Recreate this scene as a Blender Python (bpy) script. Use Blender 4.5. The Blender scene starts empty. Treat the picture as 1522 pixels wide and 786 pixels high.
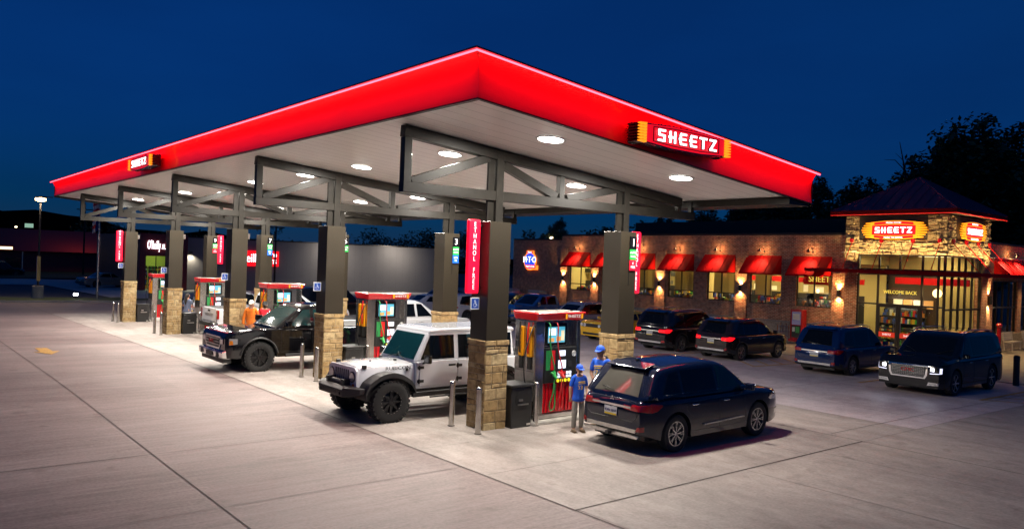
import bpy, bmesh, math, random
from mathutils import Vector, Matrix
R = math.radians
random.seed(7)
scn = bpy.context.scene
COL = scn.collection

# ---------------------------------------------------------------- camera
def cam_setup():
    yaw, pit, rol, f = 0.87647, -0.0041, 0.035008, 1148.82
    fw = Vector((math.cos(yaw)*math.cos(pit), math.sin(yaw)*math.cos(pit), math.sin(pit)))
    r = Vector((math.sin(yaw), -math.cos(yaw), 0)); u = r.cross(fw)
    c, s = math.cos(rol), math.sin(rol)
    rr = c*r + s*u; uu = -s*r + c*u
    m = Matrix((rr, uu, -fw)).transposed().to_4x4()
    m.translation = Vector((-9.874, -12.531, 3.43))
    cd = bpy.data.cameras.new('camera'); co = bpy.data.objects.new('camera', cd)
    COL.objects.link(co); co.matrix_world = m
    cd.sensor_width = 36; cd.lens = 36*f/1522; cd.clip_end = 3000; cd.clip_start = .1
    scn.camera = co
cam_setup()
# ---------------------------------------------------------------- world: deep dusk sky
w = bpy.data.worlds.new('World'); scn.world = w; w.use_nodes = True
nt = w.node_tree; bg = nt.nodes['Background']
sky = nt.nodes.new('ShaderNodeTexSky'); sky.sky_type = 'NISHITA'; sky.sun_disc = False
sky.sun_elevation = R(2.0); sky.sun_rotation = R(200); sky.ozone_density = 10; sky.air_density = 1.0; sky.dust_density = .1
tint = nt.nodes.new('ShaderNodeMix'); tint.data_type = 'RGBA'; tint.blend_type = 'MULTIPLY'; tint.inputs[0].default_value = 1
tint.inputs[7].default_value = (1.0, 1.0, 1.0, 1)
nt.links.new(sky.outputs[0], tint.inputs[6]); flat = nt.nodes.new('ShaderNodeMix'); flat.data_type = 'RGBA'; flat.inputs[0].default_value = .55; flat.inputs[7].default_value = (.015, .27, 1.0, 1)
nt.links.new(tint.outputs[2], flat.inputs[6]); tcw = nt.nodes.new('ShaderNodeTexCoord'); nw = nt.nodes.new('ShaderNodeTexNoise'); nw.inputs['Scale'].default_value = 2.2; nw.inputs['Detail'].default_value = 5
mpw = nt.nodes.new('ShaderNodeMapping'); mpw.inputs['Scale'].default_value = (1, 1, 3.5); nt.links.new(tcw.outputs['Generated'], mpw.inputs['Vector']); nt.links.new(mpw.outputs[0], nw.inputs['Vector'])
rw = nt.nodes.new('ShaderNodeValToRGB'); rw.color_ramp.elements[0].position = .35; rw.color_ramp.elements[0].color = (.86, .86, .86, 1); rw.color_ramp.elements[1].position = .7; rw.color_ramp.elements[1].color = (1.1, 1.08, 1.04, 1)
nt.links.new(nw.outputs['Fac'], rw.inputs['Fac'])
cl = nt.nodes.new('ShaderNodeMix'); cl.data_type = 'RGBA'; cl.blend_type = 'MULTIPLY'; cl.inputs[0].default_value = 1
nt.links.new(flat.outputs[2], cl.inputs[6]); nt.links.new(rw.outputs['Color'], cl.inputs[7]); nt.links.new(cl.outputs[2], bg.inputs[0])
bg.inputs[1].default_value = 0.10
scn.view_settings.view_transform = 'Standard'; scn.view_settings.look = 'None'
scn.view_settings.exposure = 0.45; scn.view_settings.gamma = 1; scn.view_settings.use_curve_mapping = False
scn.cycles.use_denoising = True; scn.cycles.max_bounces = 6; scn.cycles.diffuse_bounces = 3; scn.cycles.glossy_bounces = 3
scn.cycles.transparent_max_bounces = 12; scn.cycles.sample_clamp_indirect = 4; scn.cycles.use_light_tree = True
LED_W = 3.6; LAMP_W = 230; SCONCE_W = 110

# ---------------------------------------------------------------- ground height
def sp(t, k): 
    t = t/k
    return k*(t if t > 30 else math.log1p(math.exp(t)))
def G(x, y):
    y = min(y, 45); x = max(min(x, 40), -30)
    return -.007*x - .010*sp(x-8, 2.) + .010*sp(x-26, 2.) - .0115*sp(y-9, 1.5) + .004*min(max(y, 0), 9)

# ---------------------------------------------------------------- materials
MATS = {}
def mat(name, col=(.5,.5,.5), rough=.5, metal=0, spec=.5, em=None, es=0, coat=0, noise=0, nscale=8, bump=0, bscale=40, alpha=None, transmission=0):
    if name in MATS: return MATS[name]
    m = bpy.data.materials.new(name); m.use_nodes = True; n = m.node_tree; b = n.nodes['Principled BSDF']
    b.inputs['Base Color'].default_value = (*col, 1); b.inputs['Roughness'].default_value = rough
    b.inputs['Metallic'].default_value = metal; b.inputs['Specular IOR Level'].default_value = spec
    b.inputs['Coat Weight'].default_value = coat; b.inputs['Coat Roughness'].default_value = .04
    if em: b.inputs['Emission Color'].default_value = (*em, 1); b.inputs['Emission Strength'].default_value = es
    if transmission: b.inputs['Transmission Weight'].default_value = transmission
    if noise or bump:
        tc = n.nodes.new('ShaderNodeTexCoord')
    if noise:
        nz = n.nodes.new('ShaderNodeTexNoise'); nz.inputs['Scale'].default_value = nscale; nz.inputs['Detail'].default_value = 6
        n.links.new(tc.outputs['Object'], nz.inputs['Vector'])
        rp = n.nodes.new('ShaderNodeValToRGB'); e = rp.color_ramp.elements
        e[0].position = .3; e[1].position = .7
        e[0].color = (*[c*(1-noise) for c in col], 1); e[1].color = (*[min(1, c*(1+noise)) for c in col], 1)
        n.links.new(nz.outputs['Fac'], rp.inputs['Fac']); n.links.new(rp.outputs['Color'], b.inputs['Base Color'])
    if bump:
        nb = n.nodes.new('ShaderNodeTexNoise'); nb.inputs['Scale'].default_value = bscale; nb.inputs['Detail'].default_value = 4
        n.links.new(tc.outputs['Object'], nb.inputs['Vector'])
        bp = n.nodes.new('ShaderNodeBump'); bp.inputs['Strength'].default_value = bump; bp.inputs['Distance'].default_value = .01
        n.links.new(nb.outputs['Fac'], bp.inputs['Height']); n.links.new(bp.outputs['Normal'], b.inputs['Normal'])
    MATS[name] = m; return m

def concrete_mat(name, lo, hi, streak=(.35, 3.2), rough=.62):
    m = bpy.data.materials.new(name); m.use_nodes = True; n = m.node_tree; b = n.nodes['Principled BSDF']; L = n.links.new
    tc = n.nodes.new('ShaderNodeTexCoord')
    mp = n.nodes.new('ShaderNodeMapping'); mp.inputs['Scale'].default_value = (streak[0], streak[1], 1)
    L(tc.outputs['Object'], mp.inputs['Vector'])
    a = n.nodes.new('ShaderNodeTexNoise'); a.inputs['Scale'].default_value = .55; a.inputs['Detail'].default_value = 8; a.inputs['Roughness'].default_value = .62; a.inputs['Distortion'].default_value = .4
    L(mp.outputs[0], a.inputs['Vector'])
    c = n.nodes.new('ShaderNodeTexNoise'); c.inputs['Scale'].default_value = .16; c.inputs['Detail'].default_value = 5
    L(tc.outputs['Object'], c.inputs['Vector'])
    fi = n.nodes.new('ShaderNodeTexNoise'); fi.inputs['Scale'].default_value = 22; fi.inputs['Detail'].default_value = 6
    L(tc.outputs['Object'], fi.inputs['Vector'])
    m1 = n.nodes.new('ShaderNodeMix'); m1.inputs[0].default_value = .42; L(a.outputs['Fac'], m1.inputs[2]); L(c.outputs['Fac'], m1.inputs[3])
    mq = n.nodes.new('ShaderNodeMapping'); mq.inputs['Scale'].default_value = (streak[0]*1.6, streak[1]*4.5, 1); L(tc.outputs['Object'], mq.inputs['Vector'])
    st = n.nodes.new('ShaderNodeTexNoise'); st.inputs['Scale'].default_value = 1.0; st.inputs['Detail'].default_value = 7; st.inputs['Roughness'].default_value = .7; L(mq.outputs[0], st.inputs['Vector'])
    m0 = n.nodes.new('ShaderNodeMix'); m0.inputs[0].default_value = .34; L(m1.outputs[0], m0.inputs[2]); L(st.outputs['Fac'], m0.inputs[3])
    m2 = n.nodes.new('ShaderNodeMix'); m2.inputs[0].default_value = .20; L(m0.outputs[0], m2.inputs[2]); L(fi.outputs['Fac'], m2.inputs[3])
    rp = n.nodes.new('ShaderNodeValToRGB'); e = rp.color_ramp.elements
    e[0].position = .40; e[0].color = (*lo, 1); e[1].position = .60; e[1].color = (*hi, 1)
    L(m2.outputs[0], rp.inputs['Fac'])
    # dark oil spots
    v = n.nodes.new('ShaderNodeTexNoise'); v.inputs['Scale'].default_value = 1.7; v.inputs['Detail'].default_value = 3
    L(tc.outputs['Object'], v.inputs['Vector'])
    vr = n.nodes.new('ShaderNodeValToRGB'); q = vr.color_ramp.elements; q[0].position = .28; q[0].color = (.72,.70,.68,1); q[1].position = .36; q[1].color = (1,1,1,1)
    L(v.outputs['Fac'], vr.inputs['Fac'])
    mm = n.nodes.new('ShaderNodeMix'); mm.data_type = 'RGBA'; mm.blend_type = 'MULTIPLY'; mm.inputs[0].default_value = .8
    L(rp.outputs['Color'], mm.inputs[6]); L(vr.outputs['Color'], mm.inputs[7])
    # each cast slab has its own tone
    dv = n.nodes.new('ShaderNodeVectorMath'); dv.operation = 'DIVIDE'; dv.inputs[1].default_value = (3.95, 3.6, 1000); L(tc.outputs['Object'], dv.inputs[0])
    fl_ = n.nodes.new('ShaderNodeVectorMath'); fl_.operation = 'FLOOR'; L(dv.outputs[0], fl_.inputs[0])
    wn = n.nodes.new('ShaderNodeTexWhiteNoise'); L(fl_.outputs[0], wn.inputs['Vector'])
    wr = n.nodes.new('ShaderNodeMapRange'); wr.inputs[3].default_value = .92; wr.inputs[4].default_value = 1.05; L(wn.outputs['Value'], wr.inputs[0])
    vs = n.nodes.new('ShaderNodeVectorMath'); vs.operation = 'SCALE'; L(mm.outputs[2], vs.inputs[0]); L(wr.outputs[0], vs.inputs['Scale']); L(vs.outputs[0], b.inputs['Base Color'])
    rr = n.nodes.new('ShaderNodeMapRange'); rr.inputs[3].default_value = rough-.14; rr.inputs[4].default_value = rough+.16; L(m1.outputs[0], rr.inputs[0]); L(rr.outputs[0], b.inputs['Roughness'])
    bp = n.nodes.new('ShaderNodeBump'); bp.inputs['Strength'].default_value = .25; bp.inputs['Distance'].default_value = .006; L(fi.outputs['Fac'], bp.inputs['Height']); L(bp.outputs['Normal'], b.inputs['Normal'])
    MATS[name] = m; return m

def brick_mat(name, axes, c1, c2, mortar, bw=.21, rh=.072, ms=.012):
    m = bpy.data.materials.new(name); m.use_nodes = True; n = m.node_tree; b = n.nodes['Principled BSDF']; L = n.links.new
    tc = n.nodes.new('ShaderNodeTexCoord'); sx = n.nodes.new('ShaderNodeSeparateXYZ'); cx = n.nodes.new('ShaderNodeCombineXYZ')
    L(tc.outputs['Object'], sx.inputs[0]); L(sx.outputs[axes[0]], cx.inputs[0]); L(sx.outputs[axes[1]], cx.inputs[1])
    br = n.nodes.new('ShaderNodeTexBrick'); br.inputs['Scale'].default_value = 1; br.inputs['Brick Width'].default_value = bw; br.inputs['Row Height'].default_value = rh
    br.inputs['Mortar Size'].default_value = ms; br.inputs['Mortar Smooth'].default_value = .2; br.inputs['Bias'].default_value = -.1
    br.inputs['Color1'].default_value = (*c1, 1); br.inputs['Color2'].default_value = (*c2, 1); br.inputs['Mortar'].default_value = (*mortar, 1)
    L(cx.outputs[0], br.inputs['Vector'])
    nz = n.nodes.new('ShaderNodeTexNoise'); nz.inputs['Scale'].default_value = 5; nz.inputs['Detail'].default_value = 7; L(tc.outputs['Object'], nz.inputs['Vector'])
    rp = n.nodes.new('ShaderNodeValToRGB'); rp.color_ramp.elements[0].color = (.45,.42,.4,1); rp.color_ramp.elements[1].color = (1.2,1.2,1.2,1); rp.color_ramp.elements[0].position = .3; rp.color_ramp.elements[1].position = .65
    L(nz.outputs['Fac'], rp.inputs['Fac'])
    mm = n.nodes.new('ShaderNodeMix'); mm.data_type = 'RGBA'; mm.blend_type = 'MULTIPLY'; mm.inputs[0].default_value = .75
    L(br.outputs['Color'], mm.inputs[6]); L(rp.outputs['Color'], mm.inputs[7]); L(mm.outputs[2], b.inputs['Base Color'])
    b.inputs['Roughness'].default_value = .82
    inv = n.nodes.new('ShaderNodeMath'); inv.operation = 'SUBTRACT'; inv.inputs[0].default_value = 1; L(br.outputs['Fac'], inv.inputs[1])
    bp = n.nodes.new('ShaderNodeBump'); bp.inputs['Strength'].default_value = .7; bp.inputs['Distance'].default_value = .012; L(inv.outputs[0], bp.inputs['Height']); L(bp.outputs['Normal'], b.inputs['Normal'])
    MATS[name] = m; return m

def stone_mat(name, cols):
    m = bpy.data.materials.new(name); m.use_nodes = True; n = m.node_tree; b = n.nodes['Principled BSDF']; L = n.links.new
    g = n.nodes.new('ShaderNodeNewGeometry'); rp = n.nodes.new('ShaderNodeValToRGB')
    el = rp.color_ramp.elements
    while len(el) < len(cols): el.new(.5)
    for i, c in enumerate(cols): el[i].position = i/(len(cols)-1); el[i].color = (*c, 1)
    L(g.outputs['Random Per Island'], rp.inputs['Fac'])
    tc = n.nodes.new('ShaderNodeTexCoord'); nz = n.nodes.new('ShaderNodeTexNoise'); nz.inputs['Scale'].default_value = 9; nz.inputs['Detail'].default_value = 8; nz.inputs['Roughness'].default_value = .65
    L(tc.outputs['Object'], nz.inputs['Vector'])
    r2 = n.nodes.new('ShaderNodeValToRGB'); r2.color_ramp.elements[0].color = (.5,.45,.36,1); r2.color_ramp.elements[1].color = (1.15,1.12,1.05,1); r2.color_ramp.elements[0].position = .32; r2.color_ramp.elements[1].position = .6
    L(nz.outputs['Fac'], r2.inputs['Fac'])
    mm = n.nodes.new('ShaderNodeMix'); mm.data_type = 'RGBA'; mm.blend_type = 'MULTIPLY'; mm.inputs[0].default_value = .85
    L(rp.outputs['Color'], mm.inputs[6]); L(r2.outputs['Color'], mm.inputs[7]); L(mm.outputs[2], b.inputs['Base Color'])
    b.inputs['Roughness'].default_value = .85
    bp = n.nodes.new('ShaderNodeBump'); bp.inputs['Strength'].default_value = .8; bp.inputs['Distance'].default_value = .02; L(nz.outputs['Fac'], bp.inputs['Height']); L(bp.outputs['Normal'], b.inputs['Normal'])
    MATS[name] = m; return m

def panel_mat(name, col, axis, pitch, gap=.04, rough=.4, metal=0, dark=.45, noise=.06):
    """sheet panels with a narrow groove every `pitch` metres along an axis"""
    m = bpy.data.materials.new(name); m.use_nodes = True; n = m.node_tree; b = n.nodes['Principled BSDF']; L = n.links.new
    tc = n.nodes.new('ShaderNodeTexCoord'); sx = n.nodes.new('ShaderNodeSeparateXYZ'); L(tc.outputs['Object'], sx.inputs[0])
    d = n.nodes.new('ShaderNodeMath'); d.operation = 'DIVIDE'; d.inputs[1].default_value = pitch; L(sx.outputs[axis], d.inputs[0])
    f = n.nodes.new('ShaderNodeMath'); f.operation = 'FRACT'; L(d.outputs[0], f.inputs[0])
    g = n.nodes.new('ShaderNodeMath'); g.operation = 'LESS_THAN'; g.inputs[1].default_value = gap; L(f.outputs[0], g.inputs[0])
    nz = n.nodes.new('ShaderNodeTexNoise'); nz.inputs['Scale'].default_value = 1.3; nz.inputs['Detail'].default_value = 6; L(tc.outputs['Object'], nz.inputs['Vector'])
    rp = n.nodes.new('ShaderNodeValToRGB'); rp.color_ramp.elements[0].color = (*[c*(1-noise) for c in col],1); rp.color_ramp.elements[1].color = (*[c*(1+noise) for c in col],1)
    L(nz.outputs['Fac'], rp.inputs['Fac'])
    mm = n.nodes.new('ShaderNodeMix'); mm.data_type = 'RGBA'; L(g.outputs[0], mm.inputs[0]); L(rp.outputs['Color'], mm.inputs[6]); mm.inputs[7].default_value = (*[c*dark for c in col],1)
    L(mm.outputs[2], b.inputs['Base Color']); b.inputs['Roughness'].default_value = rough; b.inputs['Metallic'].default_value = metal
    bp = n.nodes.new('ShaderNodeBump'); bp.inputs['Strength'].default_value = .5; bp.inputs['Distance'].default_value = .01; bp.invert = True; L(g.outputs[0], bp.inputs['Height']); L(bp.outputs['Normal'], b.inputs['Normal'])
    MATS[name] = m; return m

def pane_mat(name, tint=(.9,.93,.9), fac=.12):
    m = bpy.data.materials.new(name); m.use_nodes = True; n = m.node_tree; L = n.links.new
    n.nodes.remove(n.nodes['Principled BSDF']); out = [x for x in n.nodes if x.type == 'OUTPUT_MATERIAL'][0]
    t = n.nodes.new('ShaderNodeBsdfTransparent'); t.inputs[0].default_value = (*tint,1)
    g = n.nodes.new('ShaderNodeBsdfGlossy'); g.inputs['Roughness'].default_value = .03
    fr = n.nodes.new('ShaderNodeFresnel'); fr.inputs[0].default_value = 1.5
    mr = n.nodes.new('ShaderNodeMath'); mr.operation = 'ADD'; mr.inputs[1].default_value = fac*.3; mr.use_clamp = True; L(fr.outputs[0], mr.inputs[0])
    ge = n.nodes.new('ShaderNodeNewGeometry'); iv = n.nodes.new('ShaderNodeMath'); iv.operation = 'SUBTRACT'; iv.inputs[0].default_value = 1; L(ge.outputs['Backfacing'], iv.inputs[1])
    ml = n.nodes.new('ShaderNodeMath'); ml.operation = 'MULTIPLY'; L(mr.outputs[0], ml.inputs[0]); L(iv.outputs[0], ml.inputs[1])
    mx = n.nodes.new('ShaderNodeMixShader'); L(ml.outputs[0], mx.inputs[0]); L(t.outputs[0], mx.inputs[1]); L(g.outputs[0], mx.inputs[2]); L(mx.outputs[0], out.inputs['Surface'])
    MATS[name] = m; return m

def glow(name, col, s): return mat(name, col, .5, em=col, es=s)

M = MATS
concrete_mat('concrete', (.125,.090,.083), (.30,.235,.22), (.45,1.9))  # pinker base colour paints in the red fascia glow on open ground
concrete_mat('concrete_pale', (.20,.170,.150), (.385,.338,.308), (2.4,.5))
concrete_mat('concrete_lot', (.30,.240,.25), (.56,.48,.49), (1.2,.7))  # raised albedo and mauve tint stand in for sky light on the lot
concrete_mat('road_pale', (.30,.31,.32), (.42,.43,.43), (1,1), .8)
concrete_mat('sidewalk', (.22,.2,.17), (.36,.33,.29), (1,1))
concrete_mat('asphalt', (.028,.03,.034), (.05,.052,.056), (1,1), .8)
concrete_mat('old_concrete', (.17,.17,.17), (.27,.265,.26), (1,1), .8)
mat('joint', (.07,.058,.05), .9)
mat('joint_faint', (.17,.15,.135), .9)
mat('yellow_paint', (.48,.26,.04), .6, noise=.35, nscale=12)
brick_mat('brick_x', (1,2), (.50,.17,.08), (.22,.07,.04), (.55,.46,.34))
brick_mat('brick_y', (0,2), (.50,.17,.08), (.22,.07,.04), (.55,.46,.34))
stone_mat('stone', [(.30,.20,.09),(.44,.32,.16),(.36,.24,.11),(.50,.39,.22),(.28,.18,.08),(.42,.29,.13)])
stone_mat('ledge_stone', [(.26,.20,.12),(.42,.34,.20),(.18,.14,.09),(.48,.40,.26),(.33,.26,.16)])
stone_mat('base_stone', [(.26,.24,.21),(.34,.31,.27),(.22,.20,.18)])
mat('mortar', (.42,.35,.24), .95, bump=.4)
mat('dark_mortar', (.10,.08,.05), .95)
panel_mat('soffit', (.90,.875,.84), 1, .41, .035, .32)
mat('bronze_panel', (.034,.027,.017), .42, metal=.25, bump=.05)
mat('bronze_steel', (.017,.015,.012), .42, metal=0, spec=.3, noise=.25, nscale=6)
mat('fascia_red', (.80,.004,.020), .42, coat=.15)
mat('fascia_cap', (.25,.003,.008), .4)
mat('led_red', (.9,.1,.1), .5, em=(1,.07,.11), es=4.2)
mat('lamp_disc', (1,1,1), .5, em=(1,.96,.88), es=22)
mat('white_plastic', (.78,.78,.76), .4)
mat('black', (.012,.012,.012), .45)
mat('black_gloss', (.006,.006,.007), .12, coat=.5)
mat('trim', (.022,.022,.023), .55, bump=.15, bscale=300)
mat('rubber', (.018,.018,.018), .82, bump=.5, bscale=90)
mat('steel', (.62,.61,.59), .28, metal=1, noise=.1, nscale=10)
mat('brushed', (.50,.48,.45), .24, metal=1, noise=.16, nscale=5)
mat('chrome', (.78,.78,.78), .08, metal=1)
mat('alloy', (.50,.50,.51), .25, metal=.9)
mat('dark_alloy', (.03,.03,.032), .3, metal=.6)
mat('hub', (.05,.05,.05), .5, metal=.5)
mat('auto_glass', (.003,.004,.005), .05, spec=.35)
mat('teal_glass', (.004,.028,.030), .05, spec=.5)
mat('rear_glass', (.085,.082,.07), .06, spec=.9, coat=.8)
mat('red_lens', (.30,.004,.006), .12, coat=1)
mat('red_lit', (.5,.004,.004), .2, em=(1,.004,.008), es=1.6)
mat('clear_lens', (.55,.55,.56), .08, metal=.6, coat=1)
mat('amber_lens', (.8,.25,.02), .15, coat=1)
glow('headlamp_dim', (.8,.8,1.0), 1.0)
glow('headlamp_lit', (.85,.85,1.0), 6)
mat('plate', (.6,.6,.62), .4); mat('plate_yellow', (.75,.55,.02), .4); mat('plate_ink', (.02,.03,.12), .5)
mat('white_paint', (.80,.80,.80), .5)
mat('mortar_white', (.6,.6,.6), .6)
mat('red_sheet', (.5,.006,.008), .7, spec=.12)
mat('roof_red', (.40,.07,.11), .8, spec=.15)
mat('red_gloss', (.40,.006,.012), .25, coat=.6)
mat('frame_dark', (.016,.013,.011), .4)
pane_mat('pane')
mat('grass', (.03,.05,.012), .9, noise=.5, nscale=20)
for i_, c_ in enumerate([(.5,.03,.02),(.05,.3,.08),(.6,.4,.03),(.05,.1,.45),(.7,.68,.6),(.5,.2,.04),(.1,.1,.1)]): mat('goods_%d'%i_, c_, .5)
mat('bark', (.03,.022,.016), .9, noise=.4, nscale=12)
mat('leaf', (.05,.085,.030), .7, noise=.45, nscale=.7)
mat('leaf_pale', (.075,.11,.045), .7, noise=.45, nscale=.7)
mat('hill', (.003,.004,.003), 1.0, spec=0, noise=.4, nscale=.05)

mat('sign_red',(.6,.005,.012),.35,em=(1,.004,.018),es=.62); mat('sign_yellow',(.8,.3,.01),.4,em=(1,.33,.012),es=.85); mat('sign_white',(.9,.9,.9),.4,em=(.95,.95,1),es=1.6)
mat('blade_red',(.7,.005,.03),.35,em=(1,.003,.03),es=.85); mat('sign_white_flat',(.85,.85,.85),.4,em=(1,.9,.9),es=.7)
mat('blue_sign',(.01,.06,.35),.4)
mat('green_sign',(.02,.30,.05),.4,em=(.02,.5,.08),es=.25); mat('red_plate',(.6,.01,.03),.4,em=(.8,.01,.04),es=.3); mat('blue_plate',(.01,.10,.5),.4,em=(.01,.15,.8),es=.3)
mat('warm_lens',(1,.8,.5),.5,em=(1,.7,.35),es=6)
mat('eave_led',(.6,.02,.02),.5,em=(1,.02,.01),es=.45)
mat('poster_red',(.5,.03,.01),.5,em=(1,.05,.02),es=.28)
mat('cream',(.50,.40,.17),.8); mat('ceiling_in',(.7,.68,.6),.8); mat('interior_lamp',(1,1,1),.5,em=(1,.80,.45),es=1.5)
mat('menu_wall',(.06,.035,.02),.7)
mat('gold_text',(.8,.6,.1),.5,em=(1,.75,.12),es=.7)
mat('pendant_glow',(1,.8,.5),.5,em=(1,.62,.26),es=3.2)
mat('mto_blue',(.02,.06,.5),.4,em=(.02,.08,.9),es=.9); mat('mto_orange',(.9,.3,.02),.4,em=(1,.25,.02),es=1.1); mat('mto_red',(.7,.03,.03),.4,em=(1,.04,.05),es=.9)
mat('kiosk_screen',(.12,.11,.2),.3,em=(.45,.38,.62),es=.10)
mat('jug_blue',(.05,.2,.6),.3,coat=.4)
mat('bench_white',(.5,.48,.42),.5)
mat('cab_grey',(.28,.28,.30),.5,noise=.1)
panel_mat('siding_dark',(.20,.022,.028),0,1.2,.02,.5,.1,.7)
mat('cream_green',(.35,.42,.12),.8)
mat('white_glow',(.9,.9,.9),.5,em=(.9,.93,1),es=2.2)
mat('shop_red',(.7,.01,.02),.4,em=(1,.006,.015),es=.8)
mat('far_roof',(.5,.06,.06),.9,spec=.1)
mat('lamp_orange',(1,.5,.1),.5,em=(1,.35,.06),es=14); mat('lamp_warm',(1,.8,.5),.5,em=(1,.72,.4),es=14); mat('lit_window',(.9,.7,.3),.5,em=(1,.8,.45),es=2); mat('lit_green',(.2,.5,.4),.5,em=(.35,.6,.45),es=.5)
mat('pole_lamp',(1,.8,.5),.5,em=(1,.60,.24),es=9)
mat('banner_yellow',(.55,.38,.12),.6)
mat('flood_white',(1,1,1),.5,em=(.8,.85,1),es=12)
mat('flag_red',(.5,.03,.04),.8); mat('flag_white',(.6,.6,.62),.8); mat('flag_blue',(.02,.04,.22),.8)
mat('bin_black',(.02,.02,.02),.35,bump=.2,bscale=200)
mat('pump_red',(.62,.004,.012),.25,coat=.6); mat('pump_stripe',(.25,.004,.01),.3,coat=.5); mat('nozzle_yellow',(.8,.33,.005),.4); mat('nozzle_green',(.02,.35,.06),.4); mat('nozzle_red',(.6,.01,.01),.4); mat('nozzle_blue',(.02,.15,.6),.4)
mat('hose_green',(.02,.25,.06),.5); mat('hose_red',(.5,.02,.02),.5); mat('screen_blue',(.1,.3,.4),.2,em=(.07,.38,.52),es=.7); mat('screen_white',(.7,.7,.8),.2,em=(.75,.82,1),es=.9); mat('button_yellow',(.8,.7,.02),.4,em=(1,.8,.02),es=.5); mat('island','sidewalk' and (.36,.34,.30),.7,noise=.15)
mat('screen_orange',(.6,.3,.1),.3,em=(.8,.35,.08),es=.35); mat('screen_cream',(.7,.6,.4),.3,em=(.8,.7,.45),es=.4)
mat('crown_lid',(.45,.42,.36),.6,noise=.3)
mat('skin',(.50,.27,.18),.5); mat('skin_dark',(.36,.19,.12),.5); mat('shirt_blue',(.01,.10,.62),.8,noise=.15,nscale=9); mat('hoodie_black',(.02,.02,.025),.9); mat('trousers_grey',(.26,.24,.21),.9,noise=.2); mat('boots',(.12,.08,.045),.8); mat('cap_blue',(.01,.09,.6),.7); mat('cap_pale',(.6,.58,.5),.8); mat('cap_dark',(.03,.03,.03),.8); mat('orange_cloth',(.75,.17,.01),.85,noise=.15); mat('red_cloth',(.60,.01,.025),.85,noise=.15); mat('hair_brown',(.10,.05,.02),.7); mat('hair_dark',(.02,.014,.01),.7); mat('grey_blue_cloth',(.13,.16,.25),.85,noise=.1); mat('jeans',(.03,.05,.12),.85); mat('print_gold',(.75,.5,.05),.6); mat('eye',(.02,.015,.01),.2); mat('lips',(.4,.14,.1),.6); mat('beard',(.06,.035,.02),.9)
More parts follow.
